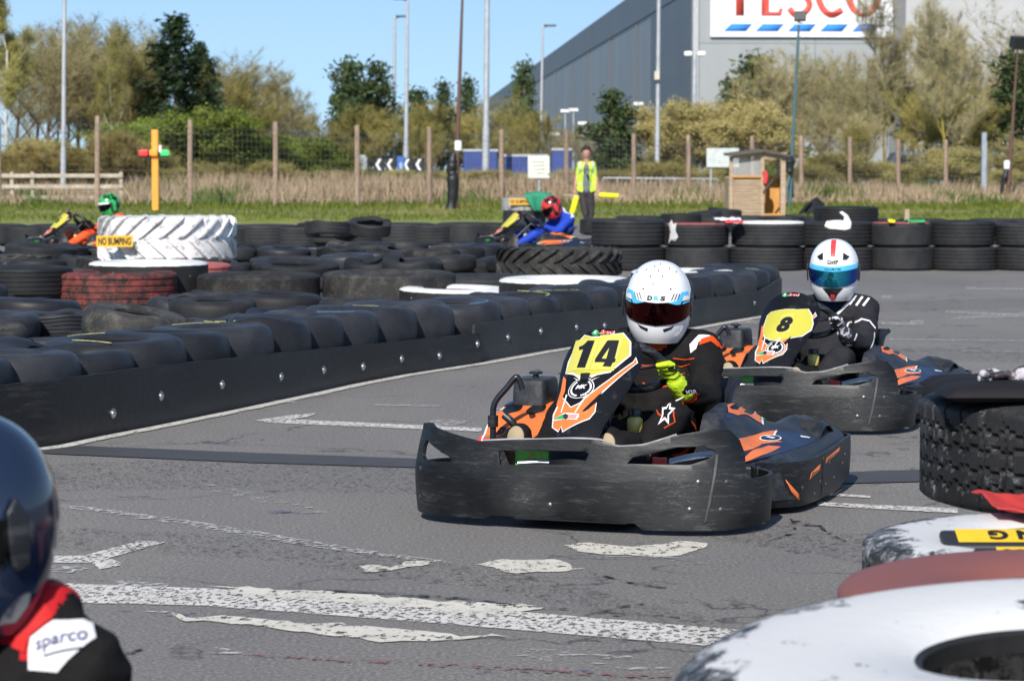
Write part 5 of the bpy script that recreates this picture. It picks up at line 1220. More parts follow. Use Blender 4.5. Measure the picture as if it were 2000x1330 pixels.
# ---- fence posts and wire
random.seed(21)
posts = [(-2, 238, 413, 82), (190, 227, 414, 80), (371, 234, 412, 81), (538, 238, 412, 82), (698, 245, 412, 82), (838, 248, 407, 84), (979, 253, 405, 86), (1106, 255, 405, 87), (1238, 262, 404, 88), (1345, 264, 398, 91), (1470, 266, 396, 93), (1565, 266, 396, 94), (1660, 268, 396, 95), (1755, 272, 398, 95), (1847, 273, 399, 95), (1926, 277, 400, 95), (2010, 278, 400, 95)]
PW = []
for px, yt, yb, y in posts:
    b = PX(px, yb, y); t = PX(px + random.uniform(-1, 1), yt, y); PW.append((b, t))
    mb = MB(); r = .085; mb.tube([(b.x, b.y, .05), ((b.x + t.x) / 2, y, t.z / 2), (t.x, t.y, t.z - .02), (t.x, t.y, t.z)], [r, r * .97, r * .93, r * .6], 10)
    tag(mb.build('fence_post', WOODP, None, 50), f'round timber fence post, {ORD[len(PW) - 1]} from the left edge of the photo' if len(PW) < 17 else 'round timber fence post beyond the right edge', 'fence post', 'round timber posts along the grass')
mb = MB()
for (b0, t0), (b1, t1) in zip(PW, PW[1:]):
    for k in range(14):
        f = .03 + .068 * k; a = b0.lerp(t0, f); c = b1.lerp(t1, f); a.y -= .09; c.y -= .09
        mb.tube([a, a.lerp(c, .5) - V((0, 0, .01)), c], .0035 if k % 6 else .006, 4)
    n = 18
    for k in range(n): q0 = b0.lerp(b1, k / n); q1 = t0.lerp(t1, k / n); q1 = q0.lerp(q1, .92); q0.y -= .09; q1.y -= .09; mb.tube([q0, q1], .003, 4)
tag(mb.build('wire_fence', mat('wire', (.2, .2, .19), .6, .4)), 'thin wire mesh strung along the timber posts', 'fence')
# ---- wooden rail fence on the left
root = empty('rail_fence', 'low pale wooden rail fence at the far left behind the posts', 'fence')
for x in (-20, 24, 64, 245 - 8):
    b = PX(x, 410, 86); t = PX(x, 336, 86); mb = MB(); mb.box((b.x, 86, (t.z + .1) / 2), (.11, .11, t.z - .1)); mb.build('post', WOODR, root)
for yy in (343, 364, 384):
    a = PX(-30, yy, 85.9); b = PX(240, yy + (1 if yy < 380 else 4), 85.9); mb = MB(); mb.box(((a.x + b.x) / 2, 85.9, (a.z + b.z) / 2), ((b - a).length, .05, .13)); mb.build('rail', WOODR, root)
# ---- lamp posts and masts
def lamp_head(mb, p, dr, L=.7, w_=.28, th=.12, mi=1): mb.box((p.x + dr * L / 2, p.y, p.z), (L, w_, th), mi)
def column(name, label, cat, xt, yt, xb, yb, y, r0, r1, m, group=None):
    b = PX(xb, yb, y); b.z = max(.1, b.z) if yb > 300 else b.z; b.z = .1; t = PX(xt, yt, y); root = empty(name, label, cat, (b.x, b.y, 0), 0, group)
    mb = MB(); o = V((b.x, b.y, 0)); mb.tube([b - o, (b.lerp(t, .25)) - o, (b.lerp(t, .2501)) - o, t - o], [r0 * 1.25, r0 * 1.2, r0, r1], 12); mb.build('pole', m, root, 50); return root, t - o
def streetlamp(label, x, yt, yb, y, dr, xt=None, head=True, r=(.11, .06), m=POLEG):
    root, t = column('street_lamp', label, 'lamp post', xt or x, yt, x, yb, y, r[0], r[1], m)
    if head:
        mb = MB(); mb.tube([t, t + V((dr * .15, 0, .06)), t + V((dr * .3, 0, .08))], .05, 8); mb.build('arm', m, root, 50)
        mb = MB(); lamp_head(mb, t + V((dr * .05, 0, .09)), dr, .62, .34, .10, 0); o = mb.build('lamp_head', POLED, root); bevel(o, .03)
    return root
streetlamp('pale street lamp behind the rail fence, its top leaving the frame', 123, -14, 384, 92, -1, 126, r=(.085, .07))
streetlamp('shorter of the two close street lamps, dark head turned right', 768, 36, 320, 125, 1, 771)
streetlamp('taller of the two close street lamps, head turned left', 792, 2, 322, 118, -1, 796)
streetlamp('thick pale lamp column right of the leaning brown mast, top out of frame', 948, -160, 335, 112, 1, 953, r=(.13, .10))
streetlamp('street lamp before the far end of the warehouse', 1055, 54, 320, 128, 1, 1060, r=(.09, .05))
streetlamp('slim lamp column in front of the warehouse wall, small box on its shaft', 1283, -120, 362, 105, 1, 1288, r=(.09, .07))
bx = PX(1283, 148, 104.8); o = bpy.data.objects['street_lamp.005']; mb = MB(); mb.box((bx.x - o.location.x, bx.y - o.location.y, bx.z), (.2, .2, .34)); mb.build('junction_box', mat('box_cream', (.55, .5, .4), .6), o)
r_, t = column('street_lamp', 'pale column with a pair of white lamp heads at the warehouse corner', 'lamp post', 1357, 108, 1355, 365, 108, .12, .09, POLEG)
for s_ in (-1, 1):
    mb = MB(); mb.box((t.x + s_ * .28, t.y, t.z + .05), (.34, .3, .2)); o = mb.build('lamp_head', mat('lamp_white', (.75, .75, .75), .4), r_); bevel(o, .05)
# small lamps in the yard before the far wall
for x, yt, yb in ((1104, 217, 300), (1120, 215, 300), (1247, 203, 310), (1083, 262, 320), (1138, 241, 300)):
    r_, t = column('yard_lamp', f'small yard lamp {"left" if x < 1110 else "right"} of the dark pine by the warehouse' if 0 else 'small lamp on a thin column in the warehouse yard', 'lamp post', x, yt, x, yb, 150, .05, .04, POLEG, 'small lamps in the warehouse yard')
    mb = MB(); mb.box((t.x, t.y, t.z), (.55, .3, .16)); mb.build('lamp_head', WHT, r_)
# leaning brown mast with wrapped foot
def mast(label, xt, yt, xb, yb, y, wraps, m):
    root, t = column('mast', label, 'mast', xt, yt, xb, yb, y, .07, .03, m)
    o = root.location
    cap = PX(xb + 6, 286, y) - o; mb = MB(); mb.lathe([(.001, .17), (.10, .16), (.11, .1), (.11, -.12), (.06, -.16), (.001, -.16)], 14, c=cap); mb.build('white_cap', WHT, root, 50)
    mb = MB(); P = [PX(x_, y_, y - .1) - o for x_, y_, w_ in wraps]; 
    mb.tube(smooth_curve(P, 4), [w_ / SC(y) / 2 * (1 + .25 * noise.noise(V((i * .9, 3, 0)))) for i, w_ in enumerate([v for a, b_ in zip(wraps, wraps[1:]) for v in [a[2] + (b_[2] - a[2]) * j / 4 for j in range(4)]] + [wraps[-1][2]])], 12)
    w__ = mb.build('black_wrap', mat('wrap_black', (.012, .012, .014), .5, bmp=.6, bs=9), root, 60); return root
mast('leaning red brown mast with white cap and black wrapped foot', 905, -60, 889, 276, 76, [(886, 300, 10), (884, 312, 16), (883, 325, 20), (879, 335, 16), (885, 342, 18), (884, 350, 24), (884, 372, 20), (882, 398, 18), (880, 411, 24)], POLEB)
r_ = mast('brown mast with floodlight and dark foot at the right edge', 1988, 92, 1968, 330, 88, [(1966, 332, 8), (1963, 345, 12), (1958, 362, 8), (1957, 380, 8), (1955, 394, 20)], POLEB)
t = PX(1990, 84, 88) - r_.location; mb = MB(); mb.box(t, (.55, .3, .4), rot=(.3, 0, .4)); mb.build('floodlight', BLK, r_)
bpy.data.objects['white_cap.001'].location = (-.12, 0, -.65)
# teal floodlight mast on a tripod
root, t = column('floodlight_mast', 'teal floodlight mast on tripod legs right of the hut', 'floodlight', 1561, 34, 1542, 392, 80, .055, .04, POLET)
o = root.location
mb = MB(); mb.box(t + V((.02, -.1, .02)), (.36, .12, .3), rot=(R_(-25), 0, R_(-15))); mb.build('floodlight', BLK, root); mb = MB(); mb.box(t + V((0, 0, -.2)), (.2, .12, .06)); mb.build('bracket', WHT, root)
for x, yb in ((1533, 388), (1549, 386), (1543, 392)):
    mb = MB(); mb.tube([PX(1546, 325, 80) - o, PX(x, yb, 80 + (x - 1541) * .05) - o], .035, 8); mb.build('leg', POLET, root, 50)
mb = MB(); mb.lathe([(.001, .3), (.12, .25), (.2, .1), (.13, -.05), (.16, -.2), (.001, -.3)], 12, c=PX(1542, 322, 79.8) - o); mb.build('black_wrap', BLK, root, 40)
# ---- orange starting light post
root = empty('signal_post', 'orange post carrying red, amber and green start lights', 'signal light')
b = PX(304, 418, 74); t = PX(304, 254, 74)
mb = MB(); mb.box((b.x, 74, (.1 + t.z) / 2), (.19, .14, t.z - .1)); o = mb.build('post', ORP, root); bevel(o, .02)
for x, m_, w_, nm in ((280, mat('lamp_red', (.85, .03, .03), .4, emit=.7), .24, 'red_light'), (300, mat('lamp_amber', (.85, .25, .03), .4, emit=.5), .22, 'amber_light'), (322, mat('lamp_green', (.03, .6, .12), .4, emit=.7), .24, 'green_light')):
    p = PX(x, 299, 73.85); mb = MB(); mb.box(p, (w_, .14, .16)); o = mb.build(nm, m_, root); bevel(o, .02)
p = PX(300, 302, 73.98); mb = MB(); mb.box(p, (.8, .08, .16)); mb.build('crossbar', BLK, root); p = PX(313, 291, 73.8); mb = MB(); mb.box(p, (.07, .07, .2)); mb.build('beacon', WHT, root)
# ---- hut
def hut():
    root = empty('marshal_hut', 'small wooden marshal hut with slatted front and open top half', 'hut'); y = 64; s = SC(y)
    X = lambda px: (px - 1000) / s; Z = lambda py: CH - (py - 328) / s
    z0 = .0
    mb = MB(); nb = 15; zt = Z(345)
    for i in range(nb):
        z = z0 + (zt - z0) * (i + .5) / nb; mb.box(((X(1424) + X(1487)) / 2, y, z), (X(1487) - X(1424), .03, (zt - z0) / nb * .86), rot=(R_(9), 0, 0))
    mb.build('slatted_front', WOODH, root)
    def post(px, py, w_=.09, dy=0): mb = MB(); mb.box((X(px), y - .02 + dy, (z0 + Z(py)) / 2), (w_, .09, Z(py) - z0)); mb.build('post', WOODH, root)
    post(1427, 306); post(1488, 300); post(1528, 312, .12); post(1470, 306, .07, 1.1); post(1528, 308, .07, 1.2)
    mb = MB(); mb.box(((X(1490) + X(1526)) / 2, y + .9, (z0 + Z(345)) / 2), (X(1526) - X(1490) + .1, .03, Z(345) - z0)); mb.build('back_boards', WOODO, root)
    mb = MB(); mb.box(((X(1424) + X(1490)) / 2, y + 1.2, (z0 + Z(345)) / 2), (X(1490) - X(1424), .03, Z(345) - z0)); mb.build('back_boards', WOODH, root)
    for px in (1424, 1530): mb = MB(); mb.box((X(px), y + .6, (z0 + Z(347)) / 2), (.03, 1.2, Z(347) - z0)); mb.build('side_boards', WOODH, root)
    mb = MB(); mb.box(((X(1490) + X(1526)) / 2, y - .06, Z(424)), (X(1526) - X(1490), .04, .18)); mb.build('rail', WOODO, root); mb = MB(); mb.box(((X(1427) + X(1487)) / 2, y - .05, Z(345)), (X(1487) - X(1427), .06, .05)); mb.build('rail', WOODO, root)
    mb = MB(); a = (X(1420), y - .2, Z(303)); mb.v = [(X(1421), y - .25, Z(302)), (X(1488), y - .25, Z(293)), (X(1540), y - .25, Z(303)), (X(1540), y + 1.4, Z(300)), (X(1488), y + 1.4, Z(290)), (X(1421), y + 1.4, Z(299))]
    mb.f = [(0, 1, 4, 5), (1, 2, 3, 4)]; mb.m = [0, 0]; o = mb.build('roof', mat('roof_felt', (.10, .085, .075), .9), root); q = o.modifiers.new('s', 'SOLIDIFY'); q.thickness = .05
    mb = MB(); mb.box(((X(1427) + X(1488)) / 2, y - .07, Z(304)), (X(1488) - X(1427), .03, .09), rot=(0, R_(-5), 0)); mb.box(((X(1490) + X(1534)) / 2, y - .07, Z(305)), (X(1534) - X(1490), .03, .16)); mb.build('fascia', WOODH, root)
    mb = MB(); mb.box(((X(1430) + X(1485)) / 2, y + .02, (Z(344) + Z(308)) / 2), (X(1485) - X(1430), .006, Z(308) - Z(344))); m, n, bb, L = newmat('hut_plastic_sheet'); bb.inputs['Base Color'].default_value = (.5, .5, .5, 1); bb.inputs['Alpha'].default_value = .35; bb.inputs['Roughness'].default_value = .3; mb.build('window_sheet', m, root)
    mb = MB(); mb.tube([(X(1510), y - .1, Z(350)), (X(1489), y - .1, Z(376))], .025, 8); tag(mb.build('flag_stick', BLK), 'dark stick leaning in the doorway of the wooden hut', 'stick')
    mb = MB(); mb.tube(smooth_curve([(X(1491), y - .12, Z(334)), (X(1494), y - .12, Z(345)), (X(1492), y - .12, Z(358))], 4), .06, 8); tag(mb.build('red_flag', SRED, None, 50), 'small furled red flag hanging at the hut doorway', 'flag')
hut()
# ---- signs
def board(name, label, px0, px1, py0, py1, y, m, legs, th=.05, cat='sign'):
    s = SC(y); X = lambda p: (p - 1000) / s; Z = lambda p: CH - (p - 328) / s; root = empty(name, label, cat)
    mb = MB(); mb.box(((X(px0) + X(px1)) / 2, y, (Z(py0) + Z(py1)) / 2), (X(px1) - X(px0), th, Z(py0) - Z(py1))); b_ = mb.build('board', m, root)
    for l in legs: mb = MB(); mb.tube([(X(l), y + .08, .1), (X(l), y + .08, Z(py0) - .05)], .035, 8); mb.build('post', POLEG, root, 50)
    return root, planemap((X((px0 + px1) / 2), y - th / 2, Z((py0 + py1) / 2)), (1, 0, 0), (0, 0, 1)), s
r_, pm_, s_ = board('notice_board', 'white notice board with faded print left of the marshal', 1031, 1073, 305, 348, 82, mat('notice_white', (.62, .62, .58), .6, s=3, c2=(.25, .28, .15), amt=(.58, .64), s2=6), (1053,))
r_.children[0]['label'] = 'white notice board face with faded olive print'
for k in range(4): sheet('faded_print', rotbox(-.02 + .03 * k, .16 - k * .12, .42 - .05 * k, .03, .03 * k), pm_, mat('print_olive', (.22, .24, .12), .7), r_, (), (0, 0), off=.003)
board('grey_board', 'plain grey board on two posts just left of the hut', 1379, 1442, 290, 327, 90, mat('board_grey', (.50, .54, .52), .5), (1388, 1432))
for i, px in enumerate((740, 762, 795, 818)):
    r_, pm_, s_ = board('chevron_sign', f'black and white chevron board, {ORD[i]} from the left in the roundabout row', px - 8, px + 12, 309, 335, 108, BLK, (px,), .04)
    w_ = 18 / s_; h_ = 24 / s_; sheet('chevron', [(.0 * w_ - w_ * .1, h_ * .45), (-w_ * .45, 0), (-w_ * .1, -h_ * .45), (w_ * .2, -h_ * .45), (-w_ * .15, 0), (w_ * .2, h_ * .45)], pm_, WHT, r_, (), (0, 0), off=.004)
r_, pm_, s_ = board('blue_road_sign', 'small blue road sign with pale arrow between the chevron boards', 776, 791, 306, 340, 107, mat('sign_blue', (.03, .12, .40), .5), (783,)); sheet('pale_arrow', [(-.05, -.15), (.05, -.15), (.05, 0), (.12, 0), (0, .15), (-.12, 0), (-.05, 0)], pm_, mat('sign_pale', (.3, .4, .6), .5), r_, (), (0, 0), off=.004)
# pedestrian rail, metal post, container boxes, vans
def railing(label, x0, x1, y):
    root = empty('metal_railing', label, 'railing'); a = PX(x0, 348, y); b = PX(x1, 350, y)
    mb = MB(); mb.tube([a, b], .035, 8); mb.build('top_rail', POLEG, root, 50)
    a2 = PX(x0, 366, y); b2 = PX(x1, 368, y); mb = MB(); mb.tube([a2, b2], .03, 8); mb.build('lower_rail', POLEG, root, 50)
    n = 9
    for i in range(n): p = a.lerp(b, i / (n - 1)); mb = MB(); mb.tube([(p.x, p.y, .1), p], .035, 8); mb.build('post', POLEG, root, 50)
railing('galvanised pedestrian railing behind the posts between marshal and hut', 1178, 1402, 98)
mb = MB(); b = PX(1921, 345, 92); t = PX(1921, 262, 92); mb.box((b.x, 92, (t.z + .1) / 2), (.16, .16, t.z)); tag(mb.build('metal_post', mat('metal_bluegrey', (.32, .37, .42), .4, .3)), 'square grey metal post among the timber posts at far right', 'post')
def boxy(name, label, cat, px0, px1, py0, py1, y, m, depth=3, parts=None):
    s = SC(y); X = lambda p: (p - 1000) / s; Z = lambda p: CH - (p - 328) / s; root = empty(name, label, cat)
    mb = MB(); mb.box(((X(px0) + X(px1)) / 2, y + depth / 2, (Z(py0) + .1) / 2), (X(px1) - X(px0), depth, Z(py0) - .1)); o = mb.build('body', m, root); bevel(o, .06)
    if parts: parts(root, X, Z, y)
    return root
def cont(root, X, Z, y):
    pass
BLC = mat('container_blue', (.04, .09, .30), .5, s=1); DBL = mat('tarp_blue', (.03, .05, .22), .6, s=1)
def ribs(x0, x1, yt, m):
    def f(root, X, Z, y):
        n = int((x1 - x0) / 5)
        for i in range(n): mb = MB(); x = X(x0 + 3 + i * 5); mb.box((x, y - .03, (Z(yt) + .1) / 2), (.05, .06, Z(yt) - .3)); mb.build('rib', m, root)
        mb = MB(); mb.box(((X(x0) + X(x1)) / 2, y - .04, Z(yt) - .05), (X(x1) - X(x0) + .05, .05, .1)); mb.build('top_rail', POLEG, root)
    return f
boxy('blue_container', 'blue skip container behind the thick lamp column', 'container', 905, 972, 292, 335, 118, DBL, 2.4, ribs(905, 972, 292, BLC))
boxy('blue_container', 'bright blue container immediately left of the marshal', 'container', 1078, 1115, 290, 330, 112, BLC, 2.4, ribs(1078, 1115, 290, DBL))
boxy('blue_container', 'long dark blue container row behind the notice board', 'container', 985, 1070, 302, 345, 116, DBL, 2.4, ribs(985, 1070, 302, BLC))
boxy('blue_container', 'dark blue container behind the pedestrian railing', 'container', 1160, 1245, 306, 345, 116, DBL, 2.4, ribs(1160, 1245, 306, BLC))
def vehicle(label, px0, px1, py0, y, m, nose=1):
    s = SC(y); x0 = (px0 - 1000) / s; x1 = (px1 - 1000) / s; L = x1 - x0; h = CH - (py0 - 328) / s; root = empty('parked_van', label, 'van', (x0, y, .1))
    pr = [(0, .35), (0, h * .55), (L * .08, h * .62), (L * .22, h * .95), (L * .30, h), (L * .97, h * .98), (L, h * .9), (L, .35)]
    if nose < 0: pr = [(L - a, b) for a, b in pr[::-1]]
    mb = MB(); n = len(pr)
    for yy in (0, 1.8):
        for a, b in pr: mb.v.append((a, yy, b))
    for i in range(n): mb.f.append((i, (i + 1) % n, n + (i + 1) % n, n + i)); mb.m.append(0)
    mb.f += [tuple(range(n))[::-1], tuple(range(n, 2 * n))]; mb.m += [0, 0]; o = mb.build('body', m, root); bevel(o, .08)
    for a in (.2, .8): mb = MB(); mb.lathe([(.001, -.1), (.3, -.1), (.33, -.06), (.33, .1), (.001, .1)], 18, axis='Y', c=(L * a, .08, .33)); mb.build('wheel', RUB, root, 40)
    wx0, wx1 = (.26, .6) if nose > 0 else (.4, .74)
    for a, b in ((wx0, (wx0 + wx1) / 2 - .01), ((wx0 + wx1) / 2 + .01, wx1)): mb = MB(); mb.box((L * (a + b) / 2, -.01, h * .77), (L * (b - a), .04, h * .26)); mb.build('window', GLOSSK, root)
    return root
vehicle('pale silver parked vehicle in the grass behind the second left lamp gap', 616, 718, 306, 120, mat('van_silver', (.42, .44, .45), .4), 1)
vehicle('dark parked van with blue bonnet behind the right hand fence posts', 1722, 1835, 300, 112, mat('van_dark', (.05, .07, .11), .3, coat=.5), 1)
# ---- marshal, cloths and boards on the tyres
YM = 54.0; sM = SC(YM); mX = lambda p: (p - 1000) / sM; mZ = lambda p: CH - (p - 328) / sM
def MP(px, py, dy=0): return V((mX(px) - mX(1145), dy, mZ(py) - mZ(452)))
SKIN = mat('skin', (.42, .22, .15), .55); TROU = mat('trousers_grey', (.035, .03, .032), .8); TEE = mat('tshirt_grey', (.13, .15, .16), .8); BOOT = mat('boots_brown', (.25, .10, .06), .6)
pr = [(MP(1138, 378), .10, MP(1152, 378), .10, 1), (MP(1137, 385), .092, MP(1143, 420, -.05), .065, 1), (MP(1143, 420, -.05), .062, MP(1149, 446, .02), .05, 1), (MP(1153, 385), .092, MP(1155, 420, .05), .065, 1), (MP(1155, 420, .05), .062, MP(1146, 446, .05), .05, 1),
      (MP(1149, 447), .05, MP(1144, 452, -.1), .035, 2), (MP(1146, 448, .04), .05, MP(1150, 453, -.06), .035, 2),
      (MP(1145, 372), .11, MP(1145, 345), .12, 3), (MP(1138, 330), .10, MP(1152, 330), .10, 3), (MP(1145, 325), .08, MP(1145, 312), .05, 0),
      (MP(1145, 306), .085, MP(1145, 300, -.02), .088, 0), (MP(1133, 322), .06, MP(1126, 345, .02), .045, 0), (MP(1126, 345, .02), .042, MP(1123, 370, -.03), .032, 0), (MP(1157, 322), .06, MP(1164, 345, .02), .045, 0), (MP(1164, 345, .02), .042, MP(1167, 368, -.03), .032, 0)]
for cx_, s_ in ((1123, -1), (1167, 1)):
    for k in range(4): a = MP(cx_, 372, -.03) + V(((k - 1.5) * .018, 0, 0)); pr.append((a, .011, a + V((.006 * (k - 1), -.02, -.07 - .008 * (k in (1, 2)))), .009, 0))
    a = MP(cx_, 370, -.03); pr.append((a + V((-s_ * .02, -.02, 0)), .012, a + V((-s_ * .045, -.04, -.045)), .010, 0))
# face
fc = MP(1145, 302); pr += [(fc + V((0, -.095, -.005)), .012, fc + V((0, -.105, -.022)), .014, 0), (fc + V((0, -.05, -.075)), .045, fc + V((0, -.06, -.06)), .045, 0), (fc + V((-.092, 0, -.01)), .014, fc + V((-.094, 0, .02)), .014, 0), (fc + V((.092, 0, -.01)), .014, fc + V((.094, 0, .02)), .014, 0)]
man = blob('person', pr, .013, [SKIN, TROU, BOOT, TEE], None, 2, .004, 9, 3, lambda c, i, n: i)
man.location = (mX(1145), YM, 0.02); tag(man, 'marshal standing in yellow hi-vis vest and dark trousers, hands at his sides holding flags', 'marshal')
hr = blob('hair', [(fc + V((0, .01, .075)), .092, fc + V((0, .05, -.02)), .092), (fc + V((-.05, -.06, .095)), .04, fc + V((.05, -.06, .095)), .04), (fc + V((-.08, -.01, .04)), .035, fc + V((.08, -.01, .04)), .035)], .012, [mat('hair_dark', (.02, .014, .010), .8)], man, 1, .008, 40)
for s_ in (-1, 1): mb = MB(); mb.lathe([(.001, .006), (.009, .003), (.011, 0)], 10, M=Matrix.Translation(fc + V((s_ * .032, -.088, .012))) @ V((0, -1, 0)).to_track_quat('Z', 'Y').to_matrix().to_4x4()); mb.build('eye', BLK, man)
mb = MB(); mb.box(fc + V((0, -.101, -.052)), (.04, .006, .008)); mb.build('mouth', mat('lips', (.3, .1, .09), .6), man)
VEST = mat('vest_hivis', (.50, .72, .05), .6, s=10); REFL = mat('vest_reflective', (.5, .52, .5), .4)
bm_ = shrink(man)
def vestpart(nm, pts, m, off, ns=True):
    fm = projmap(bm_, MP(1145, 345), (1, 0, 0), (0, 0, 1)); return sheet(nm, pts, fm, m, man, (), (.03, .03), off=off, thick=.012)
for s_ in (-1, 1):
    v_ = vestpart('vest', [(s_ * .04, .27), (s_ * .09, .29), (s_ * .20, .27), (s_ * .215, .12), (s_ * .19, -.33), (s_ * .08, -.36), (s_ * .075, 0)], VEST, .03)
    sheet('reflective_band', [(s_ * .078, -.20), (s_ * .20, -.20), (s_ * .20, -.145), (s_ * .078, -.145)], projmap(bm_, MP(1145, 345), (1, 0, 0), (0, 0, 1)), REFL, v_, (), (.03, .03), off=.034)
    sheet('reflective_band', [(s_ * .12, .28), (s_ * .16, .28), (s_ * .16, -.14), (s_ * .12, -.14)], projmap(bm_, MP(1145, 345), (1, 0, 0), (0, 0, 1)), REFL, v_, (), (.03, .03), off=.034)
bk_ = [(-.20, .27), (.20, .27), (.2, -.33), (-.2, -.33)]
sheet('vest_back', bk_, projmap(bm_, MP(1145, 345), (-1, 0, 0), (0, 0, 1)), VEST, man, (), (.03, .03), off=.03, thick=.012)
strip('radio_strap', dens([(-.06, .1), (0, .02), (.04, -.04), (.05, -.1)], .02), .03, BLK, man, projmap(bm_, MP(1145, 345), (1, 0, 0), (0, 0, 1)), .035)
mo = man.location
FY = mat('flag_yellow', (.80, .72, .01), .7, s=8)
def flagtube(label, pts, rr, m, stick=None, cat='flag'):
    root = empty('furled_flag', label, cat); mb = MB(); P = smooth_curve([mo + MP(*p) for p in pts], 4); mb.tube(P, [rr * (1 + .3 * noise.noise(V((i, 1, 0)))) for i in range(len(P))], 10, flat=(1, .6)); mb.build('cloth', m, root, 60)
    if stick: mb = MB(); mb.tube([mo + MP(*stick[0]), mo + MP(*stick[1])], .012, 8); mb.build('stick', mat('stick_pale', (.5, .4, .3), .7), root, 60)
    return root
flagtube('bright yellow furled flag pointing right from the marshal', [(1170, 383, -.08), (1188, 384, -.1), (1207, 385, -.1)], .05, FY, ((1160, 382, -.05), (1220, 386, -.1)))
flagtube('yellow furled flag hanging down left of the marshal', [(1126, 386, -.1), (1122, 400, -.12), (1117, 418, -.12)], .06, FY, ((1100, 383, -.1), (1130, 385, -.1)))
# tyre with yellow board and green cloth left of the blue driver
t = big(1022, 84, 386, .92, TM['truckf'], tyremat('tyre_white_far', (.02, .02, .02), .6, (.45, .45, .44), (.3, .5)), 'pale painted tyre with a yellow board, topmost beside the green cloth', W=.31, tk=False)
big(1024, 84, 412, .92, TM['truckf'], TY, 'black tyre under the pale painted tyre with the green cloth', W=.31, tk=False)
def msg_board(label, px0, px1, py0, py1, y, words, tilt=0, face=None):
    s = SC(y); X = lambda p: (p - 1000) / s; Z = lambda p: CH - (p - 328) / s; w_ = X(px1) - X(px0); h_ = Z(py0) - Z(py1); root = empty('message_board', label, 'sign', ((X(px0) + X(px1)) / 2, y, (Z(py0) + Z(py1)) / 2))
    mb = MB(); mb.box((0, 0, 0), (w_, .03, h_)); mb.build('board', YB, root); pm = planemap((0, -.015, 0), (1, 0, 0), (0, 0, 1)); text('board_letters', words, 0, 0, h_ * .66, w_ * .9, pm, DIG, root, off=.003, cell=(0, 0), bold=.03); root.rotation_euler.x = tilt; return root
YB = mat('board_amber', (.75, .42, .02), .5, s=4)
msg_board('yellow board lettered NO BUMPING on the white tractor tyre', 189, 260, 460, 482, 25.93, 'NO BUMPING')
msg_board('yellow lettered board on the pale tyre beside the green cloth', 995, 1035, 388, 400, FP / (84 / .92) - .5, 'NO BUMPING')
# green cloth draped over the far tyre
mb = MB(); yq = FP / (84 / .92) - .52; s = SC(yq); nx, ny = 16, 12
for i in range(nx + 1):
    for j in range(ny + 1):
        u = i / nx; v = j / ny; xa = 1020 + 56 * u + 2; xb = 1044 + 24 * u
        x = xa * (1 - v) + xb * v; y_ = 379 + 34 * v - 4 * (1 - v) * sin(u * 3) + (2 if u > .6 else 0) * v
        mb.v.append(((x - 1000) / s, yq - .03 - .06 * sin(u * 9 + v * 2) * (.3 + v) + .5 * max(0, .15 - v), CH - (y_ - 328) / s))
for i in range(nx):
    for j in range(ny): a = i * (ny + 1) + j; mb.f.append((a, a + ny + 1, a + ny + 2, a + 1)); mb.m.append(0)
o = mb.build('green_cloth', mat('cloth_green', (.02, .22, .12), .8, s=4), None, 70); q = o.modifiers.new('s', 'SOLIDIFY'); q.thickness = .01; tag(o, 'green flag cloth draped over the far painted tyre', 'flag')
# cloth and bits on the right wall
for px0, px1, py, m_, lb, yy in ((1415, 1450, 433, SRED, 'crumpled red cloth on the stack left of the arrow stack', 33.1), (1770, 1805, 432, SGRN, 'small green cloth on the red rimmed stack', 33.3), (1735, 1746, 432, FY, 'small yellow scrap on the red rimmed stack', 33.2), (1395, 1446, 428, WHT, 'flat white cloth behind the red cloth on the wall', 33.7)):
    s = SC(yy); c = V(((px0 + px1) / 2 - 1000, 0, 0)) / s; w_ = (px1 - px0) / s; mb = MB(); nx, ny = 14, 6; z = CH - (py - 328) / s
    for i in range(nx + 1):
        for j in range(ny + 1): u = i / nx; v = j / ny; mb.v.append((c.x - w_ / 2 + w_ * u, yy - .1 + .3 * v, z + .02 * noise.noise(V((u * 5, v * 3, px0))) + .02 * sin(v * pi)))
    for i in range(nx):
        for j in range(ny): a = i * (ny + 1) + j; mb.f.append((a, a + ny + 1, a + ny + 2, a + 1)); mb.m.append(0)
    o = mb.build('cloth', m_, None, 70); q = o.modifiers.new('s', 'SOLIDIFY'); q.thickness = .015; tag(o, lb, 'cloth')
mb = MB(); mb.box(PX(1771, 425, 33.6), (.06, .06, .22)); tag(mb.build('wooden_peg', WOODH), 'short wooden peg standing beside the green cloth on the wall', 'peg')
# ---- foreground: cushion, gloves, red flag, boards
s = SC(7.0)
def slab(name, pts, z0, z1, m, label, cat, wob=.01):
    bm = bmesh.new(); vs = [bm.verts.new((x, y, z0)) for x, y in pts]; f = bm.faces.new(vs); r = bmesh.ops.extrude_face_region(bm, geom=[f]); 
    for e in r['geom']:
        if isinstance(e, bmesh.types.BMVert): e.co.z = z1
    bmesh.ops.recalc_face_normals(bm, faces=bm.faces); me = bpy.data.meshes.new(name); bm.to_mesh(me); bm.free(); o = link(name, me, None, m); bevel(o, min(abs(z1 - z0) * .35, .02), 3); tag(o, label, cat); return o
mb = MB(); nx, ny = 30, 16
for top in (1, 0):
    for i in range(nx + 1):
        for j in range(ny + 1):
            u = i / nx * 2 - 1; v = j / ny * 2 - 1; x = 1.145 + (u + 1) * .42; y = 6.95 + v * .22; e = max(0, 1 - max(abs(u), abs(v)) ** 6) ** .5
            z = .728 + (.030 * e + .006 * noise.noise(V((u * 3, v * 3, 1))) + .006 if top else -.018 * e + .0) - (.0 if top else .0)
            mb.v.append((x, y, z))
k = (nx + 1) * (ny + 1)
